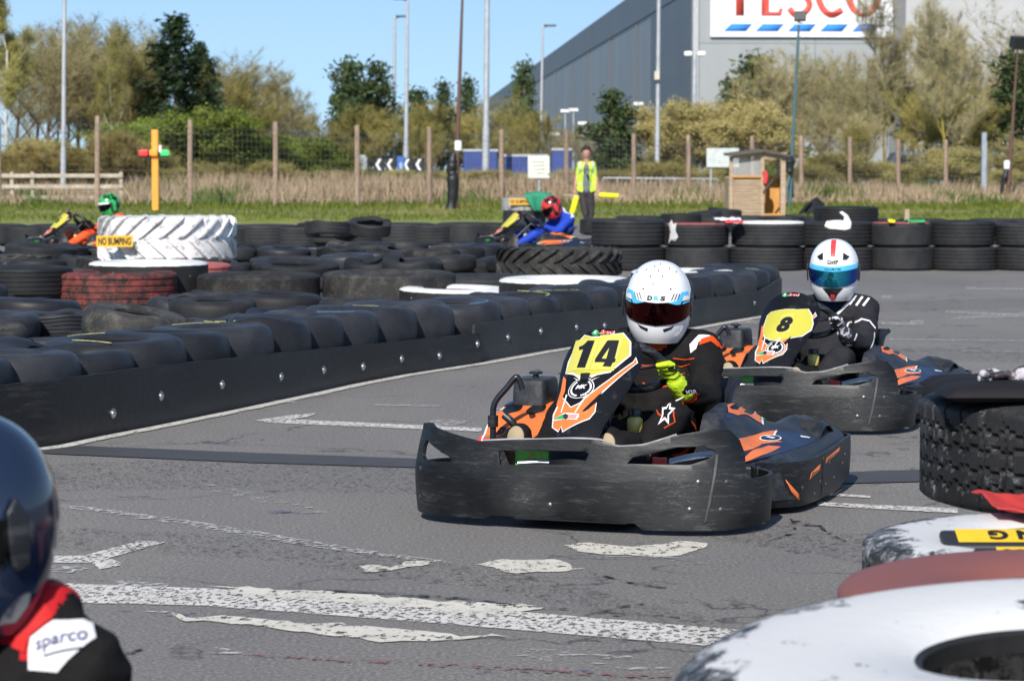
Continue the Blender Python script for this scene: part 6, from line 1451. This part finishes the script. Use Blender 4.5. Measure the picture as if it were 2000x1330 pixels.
for tt in (0, 1):
    for i in range(nx):
        for j in range(ny): a = tt * k + i * (ny + 1) + j; mb.f.append((a, a + ny + 1, a + ny + 2, a + 1)); mb.m.append(0)
per = [i * (ny + 1) for i in range(nx + 1)] + [nx * (ny + 1) + j for j in range(1, ny + 1)] + [i * (ny + 1) + ny for i in range(nx - 1, -1, -1)] + [j for j in range(ny - 1, 0, -1)]
for a, b in zip(per, per[1:] + per[:1]): mb.f.append((a, b, k + b, k + a)); mb.m.append(0)
o = mb.build('seat_cushion', mat('cushion_black', (.012, .011, .013), .75, spec=.2), None, 60); tag(o, 'thin black seat cushion lying on the zigzag treaded tyre', 'cushion')
glm = mat('glove_grey_black', (.45, .42, .44), .7, s=25, c2=(.02, .015, .02), amt=(.52, .56), s2=16)
gp_ = lambda px, py, y=6.9: AT(px, py, y)
pr = [(gp_(1940, 737), .026, gp_(1925, 739), .022)]
for k in range(4): a = gp_(1945 + k * 4, 734 + k, 6.87 + .022 * k); b = gp_(1968, 730 + k * 2, 6.86 + .024 * k); c = gp_(1985 + 3 * k, 742, 6.85 + .024 * k); pr += [(a, .011, b, .010), (b, .0095, c, .0085)]
pr += [(gp_(1932, 735), .012, gp_(1920, 730, 6.85), .011)]
o = blob('glove', pr, .0035, [glm], None, 1, .001, 30); tag(o, 'grey and black glove curled up on the black cushion', 'glove')
pr = [(gp_(2000, 738), .035, gp_(2030, 740), .04)]
for k in range(4): a = gp_(1995, 735 + k, 6.87 + .022 * k); c = gp_(1976 + k, 740, 6.85 + .024 * k); pr += [(a, .011, c, .010)]
o = blob('glove', pr, .0035, [glm], None, 1, .001, 30); tag(o, 'second grey and black glove cut by the right edge on the cushion', 'glove')
# red flag lying over the tyre edge
mb = MB(); nx, ny = 40, 24
for i in range(nx + 1):
    for j in range(ny + 1):
        u = i / nx; v = j / ny; px = 1895 + 200 * u + 55 * v * (1 - u * .3); py = 960 + 4 * u + (60 - 0 * u) * v * (.35 + .65 * min(1, u * 2.2))
        p = AT(px, py, 6.42 - .30 * v - .05 * u); p.z += .010 * sin(u * 9 + v * 5) * (.3 + v) + .006 * noise.noise(V((u * 6, v * 4, 0))); p.y += .012 * sin(u * 14 - v * 6)
        mb.v.append(tuple(p))
for i in range(nx):
    for j in range(ny): a = i * (ny + 1) + j; mb.f.append((a, a + ny + 1, a + ny + 2, a + 1)); mb.m.append(0)
o = mb.build('red_flag', mat('flag_red', (.50, .035, .03), .75, s=5), None, 70); q = o.modifiers.new('s', 'SOLIDIFY'); q.thickness = .004; tag(o, 'red flag cloth lying over the back of the white topped tyre with the boards', 'flag')
YBF = mat('board_yellow_worn', (.72, .46, .02), .45, s=4, c2=(.35, .25, .08), amt=(.6, .7), s2=9); BRD = mat('board_black', (.02, .022, .025), .5)
def tiltboard(label, px0, px1, pyt, y, hf, edge, words, x_off, m_face, face0, tilt=62):
    # a board leaning back on the tyre; lettering upside down
    a = AT(px0, pyt, y); w_ = (px1 - px0) / SC(y); root = empty('message_board', label, 'sign', (a.x, y, a.z)); root.rotation_euler = (R_(tilt - 90), 0, 0)
    mb = MB(); mb.box((w_ / 2, .012, -hf / 2), (w_, .024, hf)); o = mb.build('board', BRD, root); bevel(o, .010, 3)
    pm = planemap((0, 0, 0), (1, 0, 0), (0, 0, 1)); sheet('yellow_face', [(face0, -hf * .78), (w_, -hf * .78), (w_, -.004), (face0, -.004)], pm, m_face, root, (), (0, 0), off=.0015)
    return root, pm, w_
r_, pm, w_ = tiltboard('long yellow board with upside down letters on the white topped tyre', 1834, 2090, 1003, 5.80, .085, .02, '', 0, YBF, .035, 20)
r_.location.z = .513
for i, ch in enumerate('GNIP'): text('board_letters', ch, .13 + i * .065, -.034, .044, .045, pm, DIG, r_, off=.003, cell=(0, 0), bold=.05, rot=pi)
r_, pm, w_ = tiltboard('dark board with a yellow patch lying before the long yellow board', 1900, 2090, 1034, 5.56, .075, .02, '', 0, YBF, .05, 25)
r_.location.z = .508
text('board_letters', 'K', .085, -.032, .036, .04, pm, DIG, r_, off=.003, cell=(0, 0), bold=.02, rot=pi); text('board_letters', 'C', .16, -.032, .036, .04, pm, DIG, r_, off=.003, cell=(0, 0), bold=.02, rot=pi)
# ================================================================ warehouse
CW = AT(1355, 328, 180.0); s = SC(180.0)
Hb = CH + 416 / s
dirL = V(((766 - 1000) / FP, 1, 0)).normalized(); FAR = 370.0
fa = CW.copy(); fa.z = 0; fb = fa + dirL * FAR
dirF = V((1, .06, 0)).normalized()
root = empty('warehouse', 'huge grey clad warehouse with a red and blue lettered sign on its front', 'building', (0, 0, 0))
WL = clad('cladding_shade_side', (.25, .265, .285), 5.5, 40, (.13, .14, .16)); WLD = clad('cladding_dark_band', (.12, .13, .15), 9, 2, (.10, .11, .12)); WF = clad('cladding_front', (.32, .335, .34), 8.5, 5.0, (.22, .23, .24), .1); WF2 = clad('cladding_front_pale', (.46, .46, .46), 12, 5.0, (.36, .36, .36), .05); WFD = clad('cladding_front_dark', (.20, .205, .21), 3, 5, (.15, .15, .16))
def wall(name, A, d, L, z0, z1, m, off=0, par=root):
    nrm = V((d.y, -d.x, 0)); o = bpy.data.objects.new(name, None)
    mb = MB(); mb.box((L / 2, 0, (z1 - z0) / 2), (L, .3, z1 - z0)); me = mb.mesh(name)
    # object axes: x along wall, local y up for the cladding pattern
    me.transform(Matrix(((1, 0, 0, 0), (0, 0, 1, 0), (0, -1, 0, 0), (0, 0, 0, 1))))
    o = link(name, me, par, m); ang = atan2(d.y, d.x)
    p = A + nrm * off; o.matrix_local = Matrix.Translation((p.x, p.y, z0)) @ Matrix.Rotation(ang, 4, 'Z') @ Matrix(((1, 0, 0, 0), (0, 0, -1, 0), (0, 1, 0, 0), (0, 0, 0, 1)))
    return o
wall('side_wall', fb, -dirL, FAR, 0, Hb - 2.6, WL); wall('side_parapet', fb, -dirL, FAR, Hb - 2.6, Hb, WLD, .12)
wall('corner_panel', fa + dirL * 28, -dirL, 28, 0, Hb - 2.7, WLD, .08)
for k in range(12): wall('wall_joint', fa + dirL * (40 + k * 27 + .2), -dirL, .25, 0, Hb - 2.7, WLD, .16)
xw = lambda px: (px - 1355) / s
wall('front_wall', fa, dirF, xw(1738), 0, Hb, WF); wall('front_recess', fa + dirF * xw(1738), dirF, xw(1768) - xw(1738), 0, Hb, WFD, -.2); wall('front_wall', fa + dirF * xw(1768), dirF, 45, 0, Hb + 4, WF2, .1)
wall('corner_trim', fa - dirF * .15, dirF, .4, 0, Hb + .1, mat('trim_pale', (.4, .42, .43), .4), .25)
mb = MB(); P = [fa, fb, fb + V((90, 0, 0)), fa + dirF * 60]; mb.v = [(p.x, p.y, Hb - .3) for p in P]; mb.f = [(0, 1, 2, 3)]; mb.m = [0]; mb.build('roof', mat('roof_grey', (.3, .3, .3), .6), root)
sg = empty('wall_sign', 'white billboard on the warehouse front with red capitals above five blue slanted bars', 'sign'); nF = V((dirF.y, -dirF.x, 0))
z_ = lambda py: CH - (py - 328) / s
so = fa + nF * .32; x0, x1 = xw(1385), xw(1742)
mb = MB(); pm0 = planemap((so.x, so.y, 0), dirF, (0, 0, 1))
c = pm0((x0 + x1) / 2, (z_(75) + z_(-75)) / 2, 0); mb.box((0, 0, 0), (x1 - x0, .2, z_(-75) - z_(75)), M=Matrix.Translation(c) @ Matrix.Rotation(atan2(dirF.y, dirF.x), 4, 'Z')); mb.build('sign_panel', mat('sign_white', (.74, .76, .80), .5, var=0), sg)
SR = mat('sign_letter_red', (.80, .12, .09), .7, var=0, spec=.1); SB = mat('sign_bar_blue', (.05, .25, .75), .7, var=0, spec=.1)
def sp(nm, pts, m): return sheet(nm, [(xw(a), z_(b)) for a, b in pts], pm0, m, sg, (), (0, 0), off=.13, thick=.03)
for i, x in enumerate((1411, 1473, 1536, 1599, 1662)): sp('blue_bar', [(x, 64), (x + 43, 64), (x + 55, 50), (x + 14, 50)], SB)
def cap(pts, holes=()): 
    return sheet('red_letter', [(xw(a), z_(b)) for a, b in pts], pm0, SR, sg, [[(xw(a), z_(b)) for a, b in h] for h in holes], (0, 0), off=.13, thick=.03)
cap([(1434, 34), (1450, 34), (1450, -40), (1462, -40), (1466, -20), (1472, -20), (1472, -50), (1412, -50), (1412, -20), (1418, -20), (1422, -40), (1434, -40)])
cap([(1484, 34), (1522, 34), (1526, 20), (1520, 20), (1516, 27), (1499, 27), (1499, -5), (1512, -5), (1515, 2), (1519, 2), (1519, -18), (1515, -18), (1512, -11), (1499, -11), (1499, -42), (1516, -42), (1520, -32), (1525, -32), (1522, -50), (1484, -50)])
def strokeL(C, w_): 
    n = len(C); L_ = []; R__ = []
    for i, p in enumerate(C):
        d = (V(C[min(i + 1, n - 1)]) - V(C[max(i - 1, 0)])).normalized(); q = V((d.y, -d.x)) * (w_[i] if isinstance(w_, list) else w_) / 2; L_.append(tuple(V(p) + q)); R__.append(tuple(V(p) - q))
    return L_ + R__[::-1]
def sm2(P, n=6): return [(q.x, q.y) for q in smooth_curve([(a, b, 0) for a, b in P], n)]
cap(strokeL(sm2([(1580, -36), (1568, -46), (1550, -42), (1546, -26), (1556, -12), (1572, 0), (1578, 14), (1568, 28), (1550, 32), (1538, 20)]), 11))
cap(strokeL(sm2([(1642, -34), (1624, -44), (1604, -36), (1594, -8), (1604, 20), (1622, 32), (1642, 22)]), 12))
cap(ell(1684, -8, 36, 44, 40), [ell(1684, -8, 22, 36, 40)])
# ================================================================ vegetation
random.seed(33)
def tmesh(name, V_, F_, mats, MI=None):
    me = bpy.data.meshes.new(name); me.from_pydata(V_, [], F_)
    if MI: me.polygons.foreach_set('material_index', MI)
    me.update(); return me
def branches(h, kind, rng):
    """recursive limbs; returns segments (p0,r0,p1,r1,level) and twig tips"""
    segs = []; tips = []
    def grow(p, d, L, r, lev):
        n = 4 if lev == 0 else 3; 
        for i in range(n):
            q = p + d * (L / n); r1 = r * (.80 if lev else .84); segs.append((p, r, q, r1, lev))
            if lev < 3:
                k = {0: 3 if i > 0 else (1 if kind['low'] else 0), 1: 2, 2: 2}[lev]
                for _ in range(k):
                    a = rng.uniform(0, 2 * pi); up = kind['up']; s_ = V((cos(a), sin(a), 0)); nd = (d * up + s_ * (1 - up * .55) + V((0, 0, kind['lift']))).normalized()
                    grow(q, nd, L * rng.uniform(.42, .62) * kind['len'], r1 * .55, lev + 1)
            else: tips.append((q, d))
            p = q; r = r1; d = (d + V((rng.uniform(-.16, .16), rng.uniform(-.16, .16), .03 + rng.uniform(-.05, .05))) * (1 if lev else .5)).normalized()
        tips.append((p, d))
    grow(V((0, 0, 0)), V((0, 0, 1)), h * kind['trunk'], kind['r'], 0)
    return segs, tips
def tree_protos(nm, h, kind, seed, twig=3, leaf=2, ls=.12, trunkm=None, leafm=None, twigm=None, spread=.8):
    rng = random.Random(seed); segs, tips = branches(h, kind, rng); mb = MB(); tb = ([], [], []); 
    for p, r, q, r1, lev in segs:
        if lev <= 1: mb.tube([p, q], [r, r1], 6 if lev == 0 else 4, cap=False)
        else:
            t = (q - p).normalized(); u = t.cross(V((rng.random(), rng.random(), .3))).normalized(); k = len(tb[0]); w_ = max(r, .012)
            tb[0].extend([tuple(p + u * w_), tuple(p - u * w_), tuple(q - u * r1 * .8), tuple(q + u * r1 * .8)]); tb[1].append((k, k + 1, k + 2, k + 3)); tb[2].append(0)
    for p, d in tips:
        for _ in range(twig):
            dd = (d + V((rng.gauss(0, .55), rng.gauss(0, .55), rng.gauss(.1, .4)))).normalized(); L = rng.uniform(.35, 1.0) * spread; u = dd.cross(V((rng.random(), rng.random(), .4))).normalized() * rng.uniform(.008, .016); k = len(tb[0])
            tb[0].extend([tuple(p + u), tuple(p - u), tuple(p + dd * L)]); tb[1].append((k, k + 1, k + 2)); tb[2].append(0)
            for _ in range(leaf):
                c = p + dd * L * rng.uniform(.3, 1.1) + V((rng.gauss(0, .10), rng.gauss(0, .10), rng.gauss(0, .10))); a = V((rng.gauss(0, 1), rng.gauss(0, 1), rng.gauss(0, 1))).normalized(); b = a.cross(V((rng.random(), rng.random(), rng.random()))).normalized(); s_ = ls * rng.uniform(.5, 1.3); k = len(tb[0])
                tb[0].extend([tuple(c + a * s_), tuple(c + b * s_ * .6), tuple(c - a * s_), tuple(c - b * s_ * .6)]); tb[1].append((k, k + 1, k + 2, k + 3)); tb[2].append(1)
    tm = mb.mesh(nm + '_trunk'); tm.materials.append(trunkm); cm = tmesh(nm + '_crown', tb[0], tb[1], None, tb[2]); cm.materials.append(twigm); cm.materials.append(leafm)
    return tm, cm, h
def leafy(nm, c, var=.35, rnd=.12): 
    m, n, b, L = newmat(nm); f = nz(n, coords(n, 'Object'), .8, 5, .7); g = n.nodes.new('ShaderNodeNewGeometry'); col = ramp(n, mth(n, 'ADD', mth(n, 'MULTIPLY', f, .6), mth(n, 'MULTIPLY', g.outputs['Random Per Island'], .4)), [(.25, tuple(x * (1 - var) for x in c)), (.75, tuple(x * (1 + var) for x in c))])
    oi = n.nodes.new('ShaderNodeObjectInfo'); mr = n.nodes.new('ShaderNodeMapRange'); L.new(oi.outputs['Random'], mr.inputs[0]); mr.inputs[3].default_value = 1 - rnd; mr.inputs[4].default_value = 1 + rnd; hs = n.nodes.new('ShaderNodeHueSaturation'); L.new(col, hs.inputs['Color']); L.new(mr.outputs[0], hs.inputs['Value'])
    L.new(hs.outputs[0], b.inputs['Base Color']); b.inputs['Roughness'].default_value = .85; b.inputs['Specular IOR Level'].default_value = .1
    tr = n.nodes.new('ShaderNodeBsdfTranslucent'); L.new(hs.outputs[0], tr.inputs[0]); ms = n.nodes.new('ShaderNodeMixShader'); ms.inputs[0].default_value = .25; L.new(b.outputs[0], ms.inputs[1]); L.new(tr.outputs[0], ms.inputs[2]); L.new(ms.outputs[0], n.nodes['Material Output'].inputs[0]); return m
BARK = mat('bark_brown', (.16, .12, .09), .9, s=3, var=.3); BIRCH = mat('bark_birch', (.52, .50, .45), .8, s=2, var=.15, c2=(.1, .09, .08), amt=(.6, .64), s2=3); MOSSY = mat('bark_mossy', (.30, .25, .05), .9, s=3)
TWB = leafy('twig_brown', (.38, .32, .19)); TWG = leafy('twig_grey', (.36, .32, .18)); TWO = leafy('twig_olive', (.34, .29, .13))
LBR = leafy('leaf_bud_green', (.30, .31, .08)); LOL = leafy('leaf_olive', (.35, .31, .08)); LYG = leafy('leaf_yellow_green', (.33, .31, .07)); LDG = leafy('needle_dark', (.040, .066, .030), .45); LBG = leafy('leaf_bright', (.15, .20, .035)); LPINE = leafy('needle_pine', (.085, .12, .05), .4); LGO = leafy('gorse_flower', (.42, .28, .03)); LWIL = leafy('willow_catkin', (.40, .34, .14))
KB_ = dict(trunk=.78, r=.16, up=.55, lift=.35, len=.95, low=False); KS = dict(trunk=.6, r=.10, up=.45, lift=.30, len=1.15, low=True); KT = dict(trunk=.92, r=.13, up=.75, lift=.45, len=.6, low=False)
KT2 = dict(trunk=.85, r=.11, up=.80, lift=.55, len=.85, low=True)
PR = {'bare': [tree_protos('bare', 9, KB_, s_, 5, 1, .04, BARK, LBR, TWB) for s_ in (1, 2, 3)],
      'birch': [tree_protos('birch', 10, KT, s_, 8, 2, .045, BIRCH, LYG, TWG) for s_ in (4, 5)],
      'olive': [tree_protos('olive', 8, KB_, s_, 6, 2, .05, BARK, LOL, TWO) for s_ in (6, 7)],
      'tall': [tree_protos('tall', 11, KT2, s_, 7, 0, .045, MOSSY, LOL, TWG, 1.1) for s_ in (8, 9)],
      'willow': [tree_protos('willow', 5, KS, s_, 7, 4, .055, BARK, LWIL, TWO) for s_ in (10, 11)],
      'bush': [tree_protos('bush', 3.2, KS, s_, 6, 5, .055, BARK, LBG, TWO, .6) for s_ in (12, 13)],
      'scrub': [tree_protos('scrub', 2.6, KS, s_, 8, 2, .04, BARK, LOL, TWB, .6) for s_ in (14, 15)]}
def conifer(nm, h, seed, m, wide=.26, pine=False):
    rng = random.Random(seed); mb = MB(); mb.tube([(0, 0, 0), (.05, 0, h * .5), (0, .03, h)], [.16, .10, .02], 7); tb = ([], [], [])
    nb = 120 if not pine else 60
    for i in range(nb):
        t = (i + .5) / nb; z = h * (.12 + .86 * t) if not pine else h * (.25 + .75 * t); R = h * wide * (1 - t) ** .75 + .15
        if pine: R = h * wide * (1.15 - t * .85) * (.55 + .6 * abs(noise.noise(V((t * 7 + seed, 1.3, 0)))) * 2)
        a = rng.uniform(0, 2 * pi); L = R * rng.uniform(.45, 1.12); dz = rng.uniform(-.1, .25) * L; e = V((cos(a) * L, sin(a) * L, z + dz)); s0 = V((0, 0, z - .1 * L))
        mb.tube([s0, e], [.03, .008], 4, cap=False)
        for _ in range(int((26 + 45 * L) * (1 if not pine else .9))):
            f = rng.uniform(.25, 1.05) ** .7; c = s0.lerp(e, f) + V((rng.gauss(0, .16), rng.gauss(0, .16), rng.gauss(.02, .13))) * (1 if not pine else 1.25); d = V((rng.gauss(0, 1), rng.gauss(0, 1), rng.gauss(.4, .8))).normalized(); u = d.cross(V((rng.random(), rng.random(), rng.random()))).normalized(); s_ = rng.uniform(.08, .20); k = len(tb[0])
            tb[0].extend([tuple(c + d * s_), tuple(c + u * s_ * .33), tuple(c - d * s_), tuple(c - u * s_ * .33)]); tb[1].append((k, k + 1, k + 2, k + 3)); tb[2].append(0)
    tm = mb.mesh(nm + '_trunk'); tm.materials.append(BARK); cm = tmesh(nm + '_crown', tb[0], tb[1], None, tb[2]); cm.materials.append(m); return tm, cm, h
PR['conifer'] = [conifer('conifer', 8, s_, LDG, .25) for s_ in (21, 22)]; PR['pine'] = [conifer('pine', 5.5, s_, LPINE, .27, True) for s_ in (23, 24)]
def crown_h(pr):
    return max(v.co.z for v in pr[1].vertices)
CHT = {id(p): crown_h(p) for k in PR for p in PR[k]}
rt = random.Random(9)
def plant(kind, px, ytop, y, label, group=None, w_=1.0, name='tree', cat='tree'):
    p = rt.choice(PR[kind]); h = AT(px, ytop, y).z - .1; sc = h / CHT[id(p)]; x = (px - 1000) / SC(y)
    root = empty(name, label, cat, (x, y, .1), rt.uniform(0, 6.28), group); root.scale = (sc * w_, sc * w_, sc)
    for nm, me in (('trunk', p[0]), ('crown', p[1])):
        o = bpy.data.objects.new(nm, me); COL.objects.link(o); o.parent = root
    return root
T = plant
T('birch', 15, -60, 118, 'tall white stemmed birch at the left edge'); T('birch', 222, 40, 122, 'white stemmed birch left of the dark conifer', w_=.8); T('birch', -40, -20, 126, 'pale birch beyond the left edge')
T('conifer', 345, 22, 124, 'tall dark evergreen in the left tree group', w_=1.35); T('conifer', 290, 95, 132, 'dark evergreen behind the left side of the tallest evergreen', w_=1.1); T('conifer', 395, 78, 130, 'dark evergreen behind the right side of the tallest evergreen')
for i, (px, yt, y, lb) in enumerate(((70, 60, 130, 'bare brown tree left of the first street lamp'), (110, 95, 138, 'bare brown tree directly behind the first street lamp'), (155, 30, 132, 'tall bare brown tree right of the first street lamp'), (185, 70, 140, 'bare brown tree beside the white stemmed birch'), (255, 70, 128, 'brown budding tree between birch and evergreen'), (520, 150, 140, 'bare brown tree at the right end of the left group'), (560, 165, 145, 'last low bare tree of the left group'), (60, 170, 150, 'bare tree deep behind the left edge'), (600, 210, 150, 'faint bare tree over the silver vehicle'))):
    T('bare', px, yt, y, lb, w_=1.15)
for px, yt, y, lb in ((30, 40, 134, 'bare brown tree right of the tall left edge birch'), (90, 30, 128, 'bare brown tree close left of the first street lamp'), (130, 60, 144, 'bare tree deep behind the first street lamp'), (200, 15, 136, 'tall bare tree left of the white stemmed birch'), (240, 20, 140, 'tall bare tree behind the white stemmed birch'), (430, 85, 136, 'bare tree right behind the tall evergreen'), (470, 110, 142, 'bare tree behind the olive tree right of the evergreen'), (540, 120, 136, 'bare brown tree near the right end of the left group'), (590, 185, 142, 'small bare tree tapering the left group')):
    T('bare', px, yt, y, lb, w_=1.2)
for px, yt, y, lb in ((250, 45, 126, 'olive budding tree hugging the tall evergreen'), (440, 105, 128, 'olive budding tree right of the tall evergreen'), (480, 130, 134, 'olive tree behind the bright green bush'), (510, 190, 130, 'low olive tree right of the bright green bush'), (330, 190, 136, 'olive tree under the tall evergreen'), (200, 150, 140, 'olive tree low behind the birch')):
    T('olive', px, yt, y, lb, w_=1.15)
for px, yt, y, lb in ((270, 215, 114, 'green bush at the foot of the birch'), (410, 200, 110, 'bright green bush right of the orange post'), (455, 225, 112, 'bright green bush behind the third fence post'), (505, 262, 114, 'green bush behind the fourth fence post'), (610, 262, 118, 'low green hedge bush left of the silver vehicle'), (650, 262, 120, 'low green hedge bush over the silver vehicle'), (570, 265, 119, 'low green hedge bush right of the fourth fence post')):
    T('bush', px, yt, y, lb, None, 1.5, 'bush', 'bush')
# middle group
for px, yt, y, lb, w_ in ((678, 105, 122, 'left of the twin dark pines', .75), (735, 105, 124, 'right of the twin dark pines', .7), (705, 150, 128, 'short pine between the twin pines', .8), (815, 165, 130, 'pine right of the close pair of lamps', .8), (863, 148, 128, 'pine left of the leaning mast', .6), (910, 140, 130, 'pine between leaning mast and thick column', .6), (1025, 105, 132, 'pine before the far end of the warehouse', .55), (1195, 165, 112, 'dark pine before the middle of the warehouse side', 1.05), (1478, 92, 126, 'pine under the white billboard', 1.0), (1430, 140, 130, 'small pine left of the pine under the billboard', .9), (1985, 90, 112, 'dark pine at the right edge', 1.0), (1215, 235, 114, 'low pine right of the dark pine', 1.2)):
    T('pine', px, yt, y, lb, w_=w_ * (1.3 if px > 1100 else 1.3), name='pine_tree', cat='pine tree')
for px, yt, y, lb in ((665, 195, 120, 'olive tree under the twin pines'), (725, 200, 121, 'olive tree left of the shorter close lamp'), (800, 215, 126, 'brown olive tree behind the close pair of lamps'), (850, 190, 124, 'olive tree before the pine left of the mast'), (925, 205, 126, 'olive tree left of the thick column'), (985, 170, 128, 'olive tree right of the thick column'), (1020, 200, 122, 'olive tree beside the far street lamp'), (1060, 215, 130, 'olive tree right of the far street lamp'), (830, 235, 120, 'low olive tree over the chevron boards')):
    T('olive', px, yt, y, lb, w_=1.2)
for px, yt, y, lb in ((770, 190, 134, 'bare tree behind the close pair of lamps'), (880, 200, 132, 'bare brown tree at the leaning mast'), (950, 185, 134, 'bare brown tree behind the thick column'), (1100, 235, 128, 'bare shrubby tree above the marshal'), (1140, 240, 126, 'bare shrubby tree right above the marshal'), (1080, 250, 124, 'low bare tree over the bright blue container'), (1290, 250, 120, 'low bare tree at the slim lamp column')):
    T('bare', px, yt, y, lb, w_=1.2)
# right group
for px, yt, y, lb, w_ in ((1330, 180, 112, 'pale yellow willow left of the corner column', 1.1), (1390, 175, 108, 'broad pale willow above the grey board', 1.3), (1450, 178, 106, 'broad pale willow above the hut', 1.25), (1300, 215, 116, 'low pale willow by the slim lamp column', 1.0), (1420, 225, 110, 'low willow behind the grey board', 1.2), (1985, 250, 104, 'yellow green shrub at the right edge', 1.0), (1500, 230, 108, 'willow low behind the hut roof', 1.1)):
    T('willow', px, yt, y, lb, w_=w_, name='willow_tree')
for px, yt, y, lb in ((1510, 85, 124, 'bare tree left of the teal mast'), (1560, 110, 128, 'bare tree behind the teal mast'), (1600, 105, 122, 'bare brown tree right of the teal mast'), (1650, 90, 126, 'bare brown tree under the blue bars of the billboard'), (1690, 130, 120, 'bare brown tree before the dark wall recess'), (1620, 190, 116, 'low bare tree right of the teal mast'), (1780, 60, 128, 'bare tree between the mossy tall trees'), (1900, 110, 124, 'bare tree left of the right hand pine'), (1950, 60, 130, 'tall bare tree near the right edge'), (1540, 200, 118, 'low bare tree beside the hut'), (1680, 210, 114, 'low bare tree behind the right hand posts'), (1990, -20, 134, 'tall bare tree at the right edge')):
    T('bare', px, yt, y, lb, w_=1.15)
for px, yt, y, lb in ((1725, -60, 116, 'tall slender tree before the billboard end'), (1845, -40, 110, 'tall mossy tree with yellow stems at right'), (1810, 0, 118, 'tall slender tree left of the yellow stemmed one'), (1880, 10, 120, 'tall slender tree right of the yellow stemmed one')):
    T('tall', px, yt, y, lb, w_=1.15)
for px, yt, y, lb in ((1600, 78, 130, 'olive tree right behind the teal mast'), (1760, 140, 118, 'olive tree before the pale wall'), (1800, 160, 114, 'olive tree above the dark van'), (1870, 150, 116, 'olive tree right of the dark van'), (1930, 190, 112, 'olive tree left of the brown right mast'), (1660, 235, 112, 'low olive tree behind the right posts')):
    T('olive', px, yt, y, lb, w_=1.15)
# scrub row behind the wire: shrubs with their own crowns
for i in range(34):
    px = -20 + i * 62 + rt.uniform(-14, 14); 
    if 560 < px < 1170: yt = rt.uniform(318, 334)
    elif px >= 1500: yt = rt.uniform(275, 325)
    elif px < 330: yt = rt.uniform(255, 300)
    else: yt = rt.uniform(300, 330)
    y = rt.uniform(99, 106)
    T('scrub' if rt.random() < .8 else 'bush', px, yt, y, 'low scrubby shrub in the row behind the wire fence', 'shrubs in the row behind the wire fence', rt.uniform(1.3, 2.0), 'shrub', 'shrub')
# gorse with flowers at left
GM = tree_protos('gorse', 2.4, KS, 31, 10, 1, .022, BARK, LGO, TWO, .6); CHT[id(GM)] = crown_h(GM); PR['gorse'] = [GM]
for px, yt, y, lb in ((62, 262, 98, 'gorse bush with orange flowers over the rail fence'), (150, 268, 97, 'gorse bush with orange flowers right of the first lamp'), (20, 285, 97, 'gorse bush with orange flowers at the left edge'), (245, 240, 100, 'gorse bush in flower left of the orange post')):
    T('gorse', px, yt, y, lb, None, 1.1, 'gorse_bush', 'bush')
# ---- dead grass and reeds behind the posts: uncountable stems
rg = random.Random(3); Vv = []; Ff = []; MI = []
def blade(x, y, h, w_, lean, mi, z=.1):
    k = len(Vv); Vv.extend([(x - w_, y, z), (x + w_, y, z), (x + lean * .5 + w_ * .6, y, z + h * .6), (x + lean, y + rg.uniform(-.1, .1), z + h), (x + lean * .5 - w_ * .6, y, z + h * .6)]); Ff.append((k, k + 1, k + 2, k + 3, k + 4)); MI.append(mi)
for i in range(26000):
    y = rg.uniform(83.5, 99); x = rg.uniform(-.215, .215) * y; px = 1000 + x * SC(y)
    base = .95 + .45 * noise.noise(V((x * .25, y * .2, 0))) + .2 * noise.noise(V((x * 1.4, y, 4)))
    if px > 1150: base *= .78
    if px < 260: base *= .8
    h = base * rg.uniform(.45, 1.1) * (.55 + .45 * min(1, (y - 83) / 5)); mi = 0 if rg.random() < .7 else 1
    if noise.noise(V((x * .35 + 9, y * .2, 2))) > .32: mi = 2
    if y < 85.5 and rg.random() < .6: mi = 2; h *= .5
    blade(x, y, max(.15, h), rg.uniform(.012, .03), rg.gauss(0, .22), mi)
me = tmesh('dead_grass', Vv, Ff, None, MI)
for m_ in (leafy('reed_tan', (.36, .27, .18), .3, 0), leafy('reed_pale', (.46, .36, .25), .25, 0), leafy('grass_green', (.12, .16, .045), .3, 0)): me.materials.append(m_)
o = link('dead_grass', me); o['kind'] = 'stuff'; o['label'] = 'tall tan dead grass and reeds behind the timber posts'; o['category'] = 'grass'
Vv = []; Ff = []; MI = []
for i in range(24000):
    y = 60 + 24 * rg.random() ** .8; x = rg.uniform(-.215, .215) * y
    if y < 60.2 + .10 * (x + 12): continue
    h = rg.uniform(.05, .13) * (1 + .5 * noise.noise(V((x * .5, y * .5, 0)))) * (1 if y < 76 else 1.8); blade(x, y, h, rg.uniform(.008, .02), rg.gauss(0, .04), 0 if noise.noise(V((x * .3, y * .15, 7))) < .25 else 1, .06)
me = tmesh('grass_tufts', Vv, Ff, None, MI)
for m_ in (leafy('grass_fresh', (.16, .20, .035), .3, 0), leafy('grass_yellowing', (.28, .26, .08), .3, 0)): me.materials.append(m_)
o = link('grass_tufts', me); o['kind'] = 'stuff'; o['label'] = 'short green grass tufts on the verge'; o['category'] = 'grass'
print('objects', len(bpy.data.objects))
